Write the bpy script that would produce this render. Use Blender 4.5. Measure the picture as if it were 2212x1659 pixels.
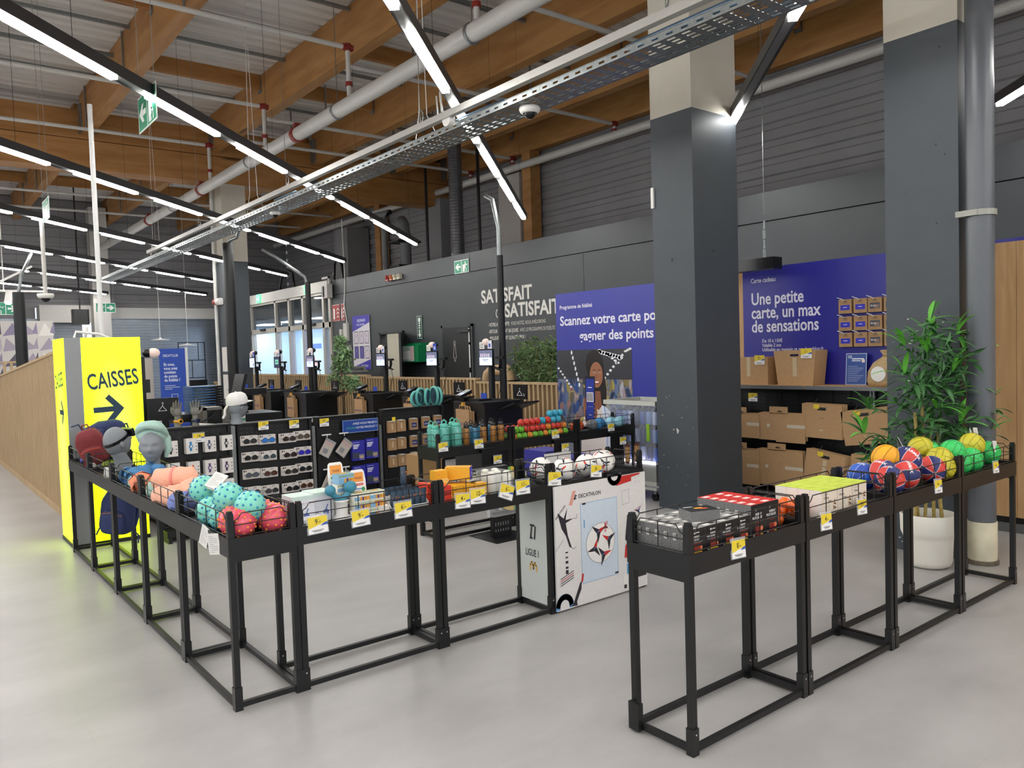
import bpy, math, random
from mathutils import Vector, Matrix, Euler
PI = math.pi
for o in list(bpy.data.objects): bpy.data.objects.remove(o)
SC = bpy.context.scene
COL = SC.collection
# ---------------------------------------------------------------- camera
def make_camera():
    yaw, pitch, roll = math.radians(51.686), math.radians(-2.410), math.radians(-1.812)
    f = Vector((math.cos(yaw)*math.cos(pitch), math.sin(yaw)*math.cos(pitch), math.sin(pitch)))
    r = Vector((math.sin(yaw), -math.cos(yaw), 0)); u = r.cross(f)
    r2 = math.cos(roll)*r + math.sin(roll)*u; u2 = -math.sin(roll)*r + math.cos(roll)*u
    cd = bpy.data.cameras.new('camera'); cd.sensor_width = 36; cd.lens = 1697.4/2212*36
    cd.clip_start = .05; cd.clip_end = 120
    c = bpy.data.objects.new('camera', cd); COL.objects.link(c)
    m = Matrix((r2, u2, -f)).transposed().to_4x4(); m.translation = (0, 0, 1.6); c.matrix_world = m
    SC.camera = c
make_camera()
# ---------------------------------------------------------------- world, exposure, lamp strengths
wd = bpy.data.worlds.new('world'); SC.world = wd; wd.use_nodes = True
wd.node_tree.nodes['Background'].inputs[0].default_value = (.80, .84, .90, 1)
wd.node_tree.nodes['Background'].inputs[1].default_value = .62
SC.view_settings.view_transform = 'Standard'; SC.view_settings.look = 'None'
SC.view_settings.exposure = 1.0; SC.view_settings.gamma = 1; SC.view_settings.use_curve_mapping = False
SC.cycles.use_denoising = True
SC.cycles.max_bounces = 6; SC.cycles.diffuse_bounces = 4; SC.cycles.glossy_bounces = 3
SC.cycles.transparent_max_bounces = 12; SC.cycles.transmission_bounces = 4
SC.cycles.sample_clamp_indirect = 4.0; SC.cycles.caustics_reflective = False; SC.cycles.caustics_refractive = False
TUBE_STRENGTH = 25.0
rnd = random.Random(7)
# ---------------------------------------------------------------- materials
MATS = {}
def S2L(c):
    return tuple((x/12.92 if x <= .04045 else ((x+.055)/1.055)**2.4) for x in c)
def hx(h):
    return S2L(tuple(int(h[i:i+2], 16)/255 for i in (0, 2, 4)))
def mat(name, col, rough=.5, metal=0, var=0.0, scale=8.0, bump=0.0, emit=0, alpha=None, stretch=None, spec=None, trans=0, coat=0):
    if name in MATS: return MATS[name]
    c = hx(col) if isinstance(col, str) else col
    m = bpy.data.materials.new(name); m.use_nodes = True; nt = m.node_tree; b = nt.nodes['Principled BSDF']
    b.inputs['Base Color'].default_value = (*c, 1); b.inputs['Roughness'].default_value = rough; b.inputs['Metallic'].default_value = metal
    if spec is not None: b.inputs['Specular IOR Level'].default_value = spec
    if coat: b.inputs['Coat Weight'].default_value = coat
    if trans: b.inputs['Transmission Weight'].default_value = trans
    if emit:
        b.inputs['Emission Color'].default_value = (*c, 1); b.inputs['Emission Strength'].default_value = emit
    if alpha is not None: b.inputs['Alpha'].default_value = alpha
    if var or bump:
        tc = nt.nodes.new('ShaderNodeTexCoord'); mp = nt.nodes.new('ShaderNodeMapping')
        mp.inputs['Scale'].default_value = stretch or (1, 1, 1)
        nz = nt.nodes.new('ShaderNodeTexNoise'); nz.inputs['Scale'].default_value = scale; nz.inputs['Detail'].default_value = 4
        nt.links.new(tc.outputs['Object'], mp.inputs['Vector']); nt.links.new(mp.outputs[0], nz.inputs['Vector'])
        if var:
            rp = nt.nodes.new('ShaderNodeValToRGB')
            rp.color_ramp.elements[0].position = .3; rp.color_ramp.elements[1].position = .7
            rp.color_ramp.elements[0].color = (*[max(0, x*(1-var)) for x in c], 1)
            rp.color_ramp.elements[1].color = (*[min(1, x*(1+var)) for x in c], 1)
            nt.links.new(nz.outputs['Fac'], rp.inputs[0]); nt.links.new(rp.outputs[0], b.inputs['Base Color'])
        if bump:
            bp = nt.nodes.new('ShaderNodeBump'); bp.inputs['Strength'].default_value = bump; bp.inputs['Distance'].default_value = .01
            nt.links.new(nz.outputs['Fac'], bp.inputs['Height']); nt.links.new(bp.outputs[0], b.inputs['Normal'])
    MATS[name] = m
    return m
def P(col, rough=.5):                       # plain coloured print, card or plastic, with a fine paper mottling
    k = 'print_%s_%d' % (col, int(rough*100))
    return mat(k, col, rough, var=.03, scale=60)
BLACK = mat('black_powder_coat', '0b0c0e', .45, var=.12, scale=30, bump=.03)
BLACKM = mat('black_laminate', '0d0e10', .35, var=.1, scale=12)
DARKPL = mat('black_plastic', '0f1012', .3, var=.1, scale=40)
GREY = mat('anthracite_paint', '41474d', .55, var=.05, scale=5, bump=.02)
BEIGEP = mat('cream_paint', 'cdc8ba', .6, var=.04, scale=3)
WHITEP = mat('white_plastic', 'e9e7e2', .4, var=.02, scale=20)
STEEL = mat('galvanised_steel', '8f9494', .42, .75, var=.12, scale=25)
CHROME = mat('chrome', 'd8dadd', .15, 1, var=.03, scale=10)
WHITEM = mat('white_lacquered_metal', 'dcdcd8', .4, var=.04, scale=12)
# ---------------------------------------------------------------- mesh builder
def fr(o, u, v):
    o, u, v = Vector(o), Vector(u).normalized(), Vector(v).normalized()
    n = u.cross(v); m = Matrix((u, v, n)).transposed().to_4x4(); m.translation = o
    return m
def TR(x, y, z, rz=0, rx=0, ry=0, s=1):
    return Matrix.Translation((x, y, z)) @ Euler((rx, ry, rz)).to_matrix().to_4x4() @ Matrix.Scale(s, 4)
ID = Matrix.Identity(4)
_txt = {}
def text_mesh(s, bold, al, sp):
    k = (s, bold, al, sp)
    if k not in _txt:
        cu = bpy.data.curves.new('t', 'FONT'); cu.body = s; cu.size = 1; cu.offset = bold; cu.align_x = al; cu.space_character = sp
        cu.resolution_u = 3
        o = bpy.data.objects.new('t', cu); me = bpy.data.meshes.new_from_object(o)
        _txt[k] = ([tuple(v.co) for v in me.vertices], [tuple(p.vertices) for p in me.polygons])
        bpy.data.objects.remove(o); bpy.data.curves.remove(cu); bpy.data.meshes.remove(me)
    return _txt[k]
class MB:
    def __init__(s, m=None): s.v, s.f, s.mi, s.sm, s.ml, s.T, s.dm = [], [], [], [], [], ID, m
    def add(s, vs, fs, m=None, smooth=False, T=None):
        m = m or s.dm
        if m not in s.ml: s.ml.append(m)
        k = s.ml.index(m); n = len(s.v); M = s.T @ T if T is not None else s.T
        s.v += [tuple(M @ Vector(p)) for p in vs] if M != ID else [tuple(p) for p in vs]
        s.f += [tuple(i+n for i in f) for f in fs]; s.mi += [k]*len(fs); s.sm += [smooth]*len(fs)
        return s
    def bx(s, x0, x1, y0, y1, z0, z1, m=None, T=None):
        v = [(x, y, z) for z in (z0, z1) for y in (y0, y1) for x in (x0, x1)]
        return s.add(v, [(0, 2, 3, 1), (4, 5, 7, 6), (0, 1, 5, 4), (2, 6, 7, 3), (0, 4, 6, 2), (1, 3, 7, 5)], m, T=T)
    def bc(s, c, d, m=None, T=None):
        return s.bx(c[0]-d[0]/2, c[0]+d[0]/2, c[1]-d[1]/2, c[1]+d[1]/2, c[2]-d[2]/2, c[2]+d[2]/2, m, T)
    def rbox(s, c, d, r, m=None, T=None, n=3):      # box with rounded vertical edges
        w, h = d[0]/2, d[1]/2; pts = []
        for cx, cy, a in ((w-r, h-r, 0), (-w+r, h-r, PI/2), (-w+r, -h+r, PI), (w-r, -h+r, 1.5*PI)):
            for i in range(n+1):
                t = a+PI/2*i/n; pts.append((c[0]+cx+r*math.cos(t), c[1]+cy+r*math.sin(t)))
        return s.ext(pts, c[2]-d[2]/2, c[2]+d[2]/2, m, T)
    def ext(s, pts, z0, z1, m=None, T=None, smooth=False):  # prism over a 2d outline
        n = len(pts); v = [(x, y, z0) for x, y in pts]+[(x, y, z1) for x, y in pts]
        s.add(v, [tuple(range(n))[::-1], tuple(range(n, 2*n))], m, T=T)
        return s.add(v, [(i, (i+1) % n, n+(i+1) % n, n+i) for i in range(n)], m, smooth, T)
    def quad(s, w, h, m=None, T=None, x=0, y=0, z=0):       # in the xy plane of T, lower left corner at x,y
        return s.add([(x, y, z), (x+w, y, z), (x+w, y+h, z), (x, y+h, z)], [(0, 1, 2, 3)], m, T=T)
    def poly(s, pts, m=None, T=None, z=0):
        return s.add([(p[0], p[1], p[2] if len(p) > 2 else z) for p in pts], [tuple(range(len(pts)))], m, T=T)
    def disc(s, x, y, r, m=None, T=None, z=0, n=20, ry=None):
        return s.poly([(x+r*math.cos(2*PI*i/n), y+(ry or r)*math.sin(2*PI*i/n)) for i in range(n)], m, T, z)
    def line(s, pts, w, m=None, T=None, z=0, closed=False):   # flat stroke
        pts = [Vector(p) for p in pts]; n = len(pts)
        for i in range(n if closed else n-1):
            a, b = pts[i], pts[(i+1) % n]; d = (b-a)
            if d.length < 1e-9: continue
            d.normalize(); q = Vector((-d.y, d.x))*w/2; e = d*w*.35
            s.poly([a-q-e, b-q+e, b+q+e, a+q-e], m, T, z)
        return s
    def tube(s, p0, p1, r, m=None, n=8, r2=None, T=None, cap=True):
        return s.path([p0, p1], r, m, n, T, [r, r2 if r2 is not None else r], cap)
    def path(s, pts, r, m=None, n=6, T=None, rs=None, cap=True, closed=False):
        pts = [Vector(p) for p in pts]; L = len(pts); v = []; f = []; prev = None
        for i, p in enumerate(pts):
            if closed: d = pts[(i+1) % L]-pts[i-1]
            else: d = pts[min(i+1, L-1)]-pts[max(i-1, 0)]
            d.normalize()
            if prev is None:
                a = d.orthogonal().normalized()
            else:
                a = prev-d*prev.dot(d)
                a = a.normalized() if a.length > 1e-6 else d.orthogonal().normalized()
            prev = a; b = d.cross(a); rr = rs[i] if rs else r
            v += [p+(a*math.cos(2*PI*k/n)+b*math.sin(2*PI*k/n))*rr for k in range(n)]
        for i in range(L if closed else L-1):
            j = (i+1) % L
            f += [(i*n+k, i*n+(k+1) % n, j*n+(k+1) % n, j*n+k) for k in range(n)]
        s.add(v, f, m, n > 4, T)
        if cap and not closed:
            s.add(v, [tuple(range(n))[::-1], tuple(range((L-1)*n, L*n))], m, False, T)
        return s
    def sq(s, p0, p1, w, m=None, T=None):                    # square bar between two points, axis aligned mostly
        p0, p1 = Vector(p0), Vector(p1); d = (p1-p0).normalized()
        a = Vector((0, 0, 1)) if abs(d.z) < .9 else Vector((0, 1, 0))
        u = d.cross(a).normalized()*w/2; t = u.cross(d).normalized()*w/2
        v = [p+i*u+j*t for p in (p0, p1) for i, j in ((-1, -1), (1, -1), (1, 1), (-1, 1))]
        return s.add(v, [(3, 2, 1, 0), (4, 5, 6, 7)]+[(i, (i+1) % 4, 4+(i+1) % 4, 4+i) for i in range(4)], m, T=T)
    def lathe(s, prof, m=None, n=24, T=None, smooth=True, sy=1, a0=0, a1=2*PI):
        full = abs(a1-a0-2*PI) < 1e-6; c = n if full else n+1
        v = [(r*math.cos(a0+(a1-a0)*k/n), sy*r*math.sin(a0+(a1-a0)*k/n), z) for r, z in prof for k in range(c)]
        f = [(i*c+k, i*c+(k+1) % c, (i+1)*c+(k+1) % c, (i+1)*c+k) for i in range(len(prof)-1) for k in range(n)]
        return s.add(v, f, m, smooth, T)
    def ball(s, c, r, m=None, seg=16, rings=10, T=None, sc=(1, 1, 1)):
        v = [(c[0], c[1], c[2]+r*sc[2])]; f = []
        for i in range(1, rings):
            t = PI*i/rings
            v += [(c[0]+sc[0]*r*math.sin(t)*math.cos(2*PI*k/seg), c[1]+sc[1]*r*math.sin(t)*math.sin(2*PI*k/seg), c[2]+sc[2]*r*math.cos(t)) for k in range(seg)]
        v.append((c[0], c[1], c[2]-r*sc[2])); L = len(v)-1
        f += [(0, 1+k, 1+(k+1) % seg) for k in range(seg)]
        for i in range(rings-2):
            a = 1+i*seg; f += [(a+k, a+seg+k, a+seg+(k+1) % seg, a+(k+1) % seg) for k in range(seg)]
        a = 1+(rings-2)*seg; f += [(a+k, L, a+(k+1) % seg) for k in range(seg)]
        return s.add(v, f, m, True, T)
    def text(s, t, size, m, T=ID, x=0, y=0, z=.0012, al='LEFT', bold=0.0, sx=1, sp=1, shear=0):
        vs, fs = text_mesh(t, bold, al, sp)
        return s.add([(x+(p[0]*sx+p[1]*shear)*size, y+p[1]*size, z) for p in vs], fs, m, False, T)
    def build(s, name, parent=None, loc=None, rot=None):
        me = bpy.data.meshes.new(name); me.from_pydata(s.v, [], s.f)
        for m in s.ml: me.materials.append(m)
        me.polygons.foreach_set('material_index', s.mi); me.polygons.foreach_set('use_smooth', s.sm); me.update()
        o = bpy.data.objects.new(name, me); COL.objects.link(o)
        if parent: o.parent = parent
        if loc: o.location = loc
        if rot: o.rotation_euler = rot if isinstance(rot, (tuple, list)) else (0, 0, rot)
        return o
def tag(o, label, cat, group=None, kind=None):
    o['label'] = label; o['category'] = cat
    if group: o['group'] = group
    if kind: o['kind'] = kind
    return o
def thing(name, label, cat, loc=(0, 0, 0), rz=0, group=None):
    o = bpy.data.objects.new(name, None); o.empty_display_size = .1; COL.objects.link(o)
    o.location = loc; o.rotation_euler = (0, 0, rz)
    return tag(o, label, cat, group)
def struct(o): o['kind'] = 'structure'; return o
def sroot(name, loc=(0, 0, 0)):
    o = bpy.data.objects.new(name, None); o.empty_display_size = .1; COL.objects.link(o); o.location = loc
    return struct(o)
def dup(o, loc=None, rot=None, label=None, group=None, parent=None):
    c = o.copy(); COL.objects.link(c)
    if parent is not None: c.parent = parent
    if loc is not None: c.location = loc
    if rot is not None: c.rotation_euler = rot if isinstance(rot, (tuple, list)) else (0, 0, rot)
    if label: c['label'] = label
    if group: c['group'] = group
    for ch in list(o.children): dup(ch, parent=c)
    return c
def smooth_obj(o, lv=2):
    m = o.modifiers.new('sub', 'SUBSURF'); m.levels = lv; m.render_levels = lv
# ================================================================ structure of the hall
def floor_material():
    m = bpy.data.materials.new('grey_vinyl_floor'); m.use_nodes = True; nt = m.node_tree; b = nt.nodes['Principled BSDF']
    tc = nt.nodes.new('ShaderNodeTexCoord'); mp = nt.nodes.new('ShaderNodeMapping'); mp.inputs['Scale'].default_value = (.7, 1.2, 1)
    mp.inputs['Rotation'].default_value = (0, 0, .12)
    n1 = nt.nodes.new('ShaderNodeTexNoise'); n1.inputs['Scale'].default_value = 1.7; n1.inputs['Detail'].default_value = 7; n1.inputs['Roughness'].default_value = .6
    n2 = nt.nodes.new('ShaderNodeTexNoise'); n2.inputs['Scale'].default_value = .35
    br = nt.nodes.new('ShaderNodeTexBrick'); br.inputs['Scale'].default_value = 1; br.inputs['Mortar Size'].default_value = .0012
    br.inputs['Color1'].default_value = (1, 1, 1, 1); br.inputs['Color2'].default_value = (.985, .985, .988, 1); br.inputs['Mortar'].default_value = (.90, .90, .90, 1)
    br.inputs['Brick Width'].default_value = 1.2; br.inputs['Row Height'].default_value = .6
    rp = nt.nodes.new('ShaderNodeValToRGB'); rp.color_ramp.elements[0].position = .33; rp.color_ramp.elements[1].position = .68
    rp.color_ramp.elements[0].color = (*hx('a19f9d'), 1); rp.color_ramp.elements[1].color = (*hx('b3b1af'), 1)
    mx = nt.nodes.new('ShaderNodeMixRGB'); mx.blend_type = 'MULTIPLY'; mx.inputs[0].default_value = 1
    mr = nt.nodes.new('ShaderNodeMapRange'); mr.inputs['To Min'].default_value = .30; mr.inputs['To Max'].default_value = .46
    L = nt.links.new
    L(tc.outputs['Object'], mp.inputs[0]); L(mp.outputs[0], n1.inputs[0]); L(tc.outputs['Object'], n2.inputs[0]); L(tc.outputs['Object'], br.inputs[0])
    L(n1.outputs['Fac'], rp.inputs[0]); L(rp.outputs[0], mx.inputs[1]); L(br.outputs[0], mx.inputs[2]); L(mx.outputs[0], b.inputs['Base Color'])
    L(n1.outputs['Fac'], mr.inputs[0]); L(mr.outputs[0], b.inputs['Roughness'])
    return m
FLOOR = floor_material()
def wood_mat(name, c0, c1, scale, stretch, rough=.55, knots=True):
    m = bpy.data.materials.new(name); m.use_nodes = True; nt = m.node_tree; b = nt.nodes['Principled BSDF']; L = nt.links.new
    tc = nt.nodes.new('ShaderNodeTexCoord'); mp = nt.nodes.new('ShaderNodeMapping'); mp.inputs['Scale'].default_value = stretch
    n1 = nt.nodes.new('ShaderNodeTexNoise'); n1.inputs['Scale'].default_value = scale; n1.inputs['Detail'].default_value = 5; n1.inputs['Distortion'].default_value = .4
    rp = nt.nodes.new('ShaderNodeValToRGB'); rp.color_ramp.elements[0].position = .3; rp.color_ramp.elements[1].position = .72
    rp.color_ramp.elements[0].color = (*hx(c0), 1); rp.color_ramp.elements[1].color = (*hx(c1), 1)
    L(tc.outputs['Object'], mp.inputs[0]); L(mp.outputs[0], n1.inputs[0]); L(n1.outputs['Fac'], rp.inputs[0])
    out = rp.outputs[0]
    if knots:
        vo = nt.nodes.new('ShaderNodeTexVoronoi'); vo.inputs['Scale'].default_value = 1.0
        mp2 = nt.nodes.new('ShaderNodeMapping'); mp2.inputs['Scale'].default_value = tuple(x*scale*.33 for x in stretch)
        L(tc.outputs['Object'], mp2.inputs[0]); L(mp2.outputs[0], vo.inputs[0])
        r2 = nt.nodes.new('ShaderNodeValToRGB'); r2.color_ramp.elements[0].position = .05; r2.color_ramp.elements[1].position = .11
        r2.color_ramp.elements[0].color = (.28, .2, .14, 1); r2.color_ramp.elements[1].color = (1, 1, 1, 1)
        mx = nt.nodes.new('ShaderNodeMixRGB'); mx.blend_type = 'MULTIPLY'; mx.inputs[0].default_value = 1
        L(vo.outputs['Distance'], r2.inputs[0]); L(out, mx.inputs[1]); L(r2.outputs[0], mx.inputs[2]); out = mx.outputs[0]
    L(out, b.inputs['Base Color']); b.inputs['Roughness'].default_value = rough
    return m
GLULAM = wood_mat('glulam_spruce', 'a8743e', 'c4945a', 3, (2.2, .35, 2.2))
GLULAMX = wood_mat('glulam_spruce_cross', 'a06d35', 'be8c54', 3, (.35, 2.2, 2.2))
OAK = wood_mat('oak_slat', 'a98d68', 'c4aa84', 5, (3, 3, .5), knots=False)
PINE = wood_mat('pine_board', 'b58a5c', 'd0ab7c', 4, (3, 3, .35))
CLAD = mat('grey_wall_cladding', '8f8e90', .6, .0, var=.06, scale=2)
DECK = mat('white_roof_deck', 'e6e5e2', .6, .0, var=.06, scale=3, stretch=(.3, 2, 1))
WALLG = mat('dark_grey_wall_paint', '3a3e41', .5, var=.05, scale=2)
SHUT = mat('shutter_aluminium', '8b929a', .35, .6, var=.08, scale=3)
LINT = mat('cream_lintel', 'c9c6c0', .6, var=.03, scale=2)
# floor
struct(MB(FLOOR).bx(-16, 14, -12, 30, -.1, 0).build('floor'))
# partition with its two rows of panels and doorways
wp = sroot('wall_right')
w = MB(WALLG)
X0, X1 = 9.0, 9.14
for y0, y1, z0, z1 in ((-6, 12.55, 0, 3.165), (12.55, 13.65, 2.16, 3.165), (13.65, 15.2, 0, 3.165), (15.2, 16.3, 2.13, 3.165), (16.3, 18.8, 0, 3.165)):
    w.bx(X0, X1, y0, y1, z0, z1)
w.build('lower_panels', wp)
for i, y in enumerate((-6, 0.2, 6.4, 12.6)):
    MB(WALLG).bx(X0, X1, y, min(y+6.195, 18.8), 3.18, 3.55).build('upper_panel', wp)
MB(mat('wall_core', '0c0c0d', .8, var=.05)).bx(X0+.03, X1, -6, 18.8, 3.16, 3.19).build('panel_joint', wp)
for y in (-2.9, 3.4, 9.4): MB(WALLG).bx(X0-.004, X0, y, y+.05, 0, 3.165).build('joint_strip', wp)
# lettering on the partition, facing -x; u runs along -y
TX = lambda y, z, x=8.996: fr((x, y, z), (0, -1, 0), (0, 0, 1))
t = MB(mat('white_wall_lettering', 'd8d6d0', .6, var=.03, scale=9))
LT = t.dm
t.text('SATISFAIT', .345, LT, TX(12.26, 2.53), bold=.028, sx=1.0)
t.text('OU', .26, LT, TX(11.82, 2.22), bold=-.004, sx=.8)
t.text('SATISFAIT', .345, LT, TX(11.53, 2.23), bold=.028, sx=1.0)
for k, (a, b_) in enumerate((('- VOTRE AVIS COMPTE', 'VOUS NOTEZ, NOUS AMÉLIORONS'), ('- RETOUR PENDANT 365 JOURS', 'AVEC LE PROGRAMME DE FIDÉLITÉ'), ('- MEILLEUR RAPPORT QUALITÉ / PRIX !', ''))):
    z = 2.075-.128*k
    t.text(a, .093, LT, TX(12.06, z), bold=.016, sx=.69)
    t.text(b_, .093, LT, TX((11.36, 11.10, 10)[k], z), bold=-.006, sx=.66)
t.build('wall_lettering', wp)
# a doorway that stands open, with the room behind it
d = sroot('door_1')
DF = mat('dark_door_frame', '2e3033', .5, var=.05)
DL = mat('beige_door_leaf', 'c9bdb0', .5, var=.03)
MB(DF).bx(8.97, 9.16, 15.2, 15.25, 0, 2.13).bx(8.97, 9.16, 16.25, 16.3, 0, 2.13).bx(8.97, 9.16, 15.2, 16.3, 2.08, 2.13).build('door_frame', d)
lf = MB(DL).bx(0, .04, -.96, 0, .01, 2.07); lo = lf.build('door_leaf', d, (8.98, 15.24, 0), -.62)
MB(DF).bx(.04, .046, -.96, 0, .01, 2.07).bx(0, .046, -.966, -.96, .01, 2.07).build('leaf_edge', lo)
MB(CHROME).tube((-.05, -.9, 1.05), (-.05, -.78, 1.05), .009).tube((-.05, -.9, 1.05), (.1, -.9, 1.05), .009).tube((.1, -.9, 1.05), (.1, -.78, 1.05), .009).bx(-.006, .052, -.93, -.87, .95, 1.12).build('door_handle', lo)
MB(DF).bx(-.02, 0, -.45, -.05, 1.98, 2.03).tube((-.02, -.3, 2.03), (.02, -.05, 2.1), .008).build('door_closer', lo)
MB(mat('beige_room_wall', 'd2cbbb', .7, var=.02)).bx(10.4, 10.45, 14.6, 17.4, 0, 2.6).bx(9.14, 10.4, 17.0, 17.05, 0, 2.6).bx(9.14, 10.4, 14.6, 14.65, 0, 2.6).bx(9.14, 10.4, 14.6, 17.05, 2.6, 2.65).build('room_wall', d)
MB(mat('pale_tile_dado', 'd5dcd9', .3, var=.02)).bx(10.385, 10.4, 14.65, 17, 0, 1.25).build('tiled_dado', d)
la = bpy.data.lights.new('washroom_lamp', 'AREA'); la.energy = 9; la.size = .6; lo_ = bpy.data.objects.new('washroom_lamp', la); COL.objects.link(lo_); lo_.location = (9.7, 15.8, 2.58); lo_.parent = d
# a closed black door with a small figure on it
d = sroot('door_2')
BD = mat('black_door_leaf', '1b1d1f', .45, var=.06)
MB(WALLG).bx(8.96, 9.15, 12.55, 12.6, 0, 2.16).bx(8.96, 9.15, 13.6, 13.65, 0, 2.16).bx(8.96, 9.15, 12.55, 13.65, 2.11, 2.16).build('door_frame', d)
o = MB(BD).bx(8.955, 9.0, 12.66, 13.6, .01, 2.11).build('door_leaf', d)
MB(WHITEM).bx(8.945, 8.953, 12.62, 12.655, .05, 1.2).bx(8.945, 8.953, 12.62, 12.655, 1.3, 1.75).bx(8.945, 8.953, 12.62, 12.655, 1.8, 2.08).build('edge_strip', o)
MB(DF).bx(8.92, 8.95, 12.62, 12.98, 2.0, 2.06).build('door_closer', o)
MB(CHROME).bx(8.94, 8.955, 13.5, 13.55, .95, 1.12).tube((8.92, 13.52, 1.06), (8.92, 13.36, 1.06), .009).build('door_handle', o)
q = MB(LT); T = TX(13.16, 1.45, 8.954)
q.line([(.03*math.cos(a*.5), .35+.033*math.sin(a*.5)) for a in range(13)], .009, T=T)
q.line([(-.02, .3), (.02, .3), (.05, .08), (.05, .05), (.025, .05), (.02, -.02), (-.02, -.02), (-.025, .05), (-.05, .05), (-.05, .08)], .009, T=T, closed=True)
q.build('figure_sign', o)
# corrugated cladding far behind the partition and across the end
def ribbed(n0, n1, pitch, depth, along, axis, at, m, name, parent=None):
    pr = []; z = n0
    while z < n1:
        pr += [(0, z), (0, z+pitch*.52), (depth, z+pitch*.6), (depth, z+pitch*.92)]; z += pitch
    v = []; f = []
    for i, (d_, z_) in enumerate(pr):
        for a in along: v.append((at+d_, a, z_) if axis == 'x' else (a, at+d_, z_))
    f = [(2*i, 2*i+1, 2*i+3, 2*i+2) for i in range(len(pr)-1)]
    return MB(m).add(v, f).build(name, parent)
wf = sroot('wall_far'); ribbed(0, 6.95, .3, .035, (-6, 30), 'x', 12.1, CLAD, 'cladding', wf)
for y, wd_ in ((14.1, 0), (21.2, 3.0)):
    MB(GLULAM).bx(11.75, 12.05, y-.15, y+.15, wd_, 6.2).build('timber_post', wf)
MB(mat('pale_post', 'b9b4ad', .6, var=.03)).bx(11.7, 12.05, 14.3, 15.1, 0, 5.75).build('concrete_post', wf)
MB(CLAD).bx(11.3, 12.05, 22.3, 23.2, 3.0, 5.6).build('concrete_post', wf)
MB(CLAD).bx(11.6, 12.05, 17.5, 18.1, 0, 5.7).build('concrete_post', wf)
wb = sroot('wall_back'); ribbed(3.45, 6.95, .3, .035, (-16, 12.1), 'y', 29, CLAD, 'cladding', wb)
def shutter(x0, x1, z1):
    o = ribbed(0, z1, .1, .02, (x0, x1), 'y', 28.9, SHUT, 'roller_shutter', wb)
shutter(5.75, 9.6, 3.1); shutter(1.5, 5.0, 3.1); shutter(-3, 1.2, 3.1)
MB(LINT).bx(5.6, 9.9, 28.7, 29.05, 3.1, 3.45).build('lintel', wb)
MB(LINT).bx(3.75, 5.2, 28.4, 29.05, 2.95, 3.5).build('shutter_box', wb)
MB(CLAD).bx(-16, 3.7, 28.95, 29.05, 0, 3.45).bx(9.6, 12.1, 28.95, 29.05, 0, 3.45).build('plain_panel', wb)
# wall with the triangle graphic at the end of the aisle
g = MB(P('cfcac4', .6)); g.bx(-2, 3.95, 27.4, 27.5, 0, 2.95); go = g.build('graphic_board'); tag(go, 'tall board printed with grey, white and lilac triangles beyond the slatted fence', 'display board')
g = MB(P('9a93a6', .6)); T = fr((-2, 27.398, 0), (1, 0, 0), (0, 0, 1)); r = random.Random(3)
for i in range(13):
    for j in range(6):
        x, y = i*.46+.04, .25+j*.45; c = ('8f86a0', 'e6e2da', '5d5a66', 'b7aeb9', 'a49aa8')
        a = [(x, y), (x+.42, y+r.uniform(0, .1)), (x+r.uniform(.05, .35), y+.4)]
        if r.random() < .5: a = [(x+.2-(p[0]-x-.2), p[1]) for p in a][::-1]
        g.poly(a, P(r.choice(c), .6), T)
        g.poly([(x+.3, y+.1), (x+.44, y+.05), (x+.42, y+.42)], P(r.choice(c), .6), T, z=.001)
g.build('triangle_print', go)
# ================================================================ glazed entrance
ALU = mat('beige_aluminium', 'b9b5ab', .4, .3, var=.04, scale=4)
GLASS = mat('window_glass', 'dfe8ee', .03, alpha=.16, spec=.8)
GLASSD = mat('upper_glass_dark_reflection', '3a4248', .05, alpha=.62, spec=.9)  # dark reflection of the store put into the upper pane colour
MUL = [18.82, 19.2, 20.5, 21.45, 22.45, 24.45, 26.1]
wn = sroot('window_1')
f = MB(ALU)
for y in MUL: f.bx(8.95, 9.1, y-.055, y+.055, 0, 3.3)
f.bx(8.95, 9.1, 18.76, 26.16, 2.36, 2.5).bx(8.95, 9.1, 18.76, 26.16, 3.22, 3.3)
f.build('window_frame', wn)
MB(LINT).bx(8.9, 9.15, 18.78, 26.3, 3.28, 3.56).build('window_header', wn)
for a, b_ in zip(MUL[:-1], MUL[1:]):
    MB(GLASS).bx(9.02, 9.03, a+.055, b_-.055, .02, 2.36).build('pane', wn)
    MB(GLASSD).bx(9.02, 9.03, a+.055, b_-.055, 2.5, 3.22).build('upper_pane', wn)
for y in (23.4, 19.85): MB(DARKPL).bx(8.9, 8.95, y-.18, y+.18, 2.44, 2.5).build('door_sensor', wn)
for y in (23.5, 20.0):
    o = MB(mat('green_exit_glow', '4be07a', .4, emit=1.2)).bx(8.86, 8.9, y-.14, y+.14, 3.3, 3.55).build('exit_lamp', wn)
    e = MB(WHITEP); T = TX(y, 3.42, 8.859); e.quad(.05, .1, e.dm, T, -.08, -.06).quad(.03, .14, e.dm, T, .02, -.07); e.build('exit_symbol', o)
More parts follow.
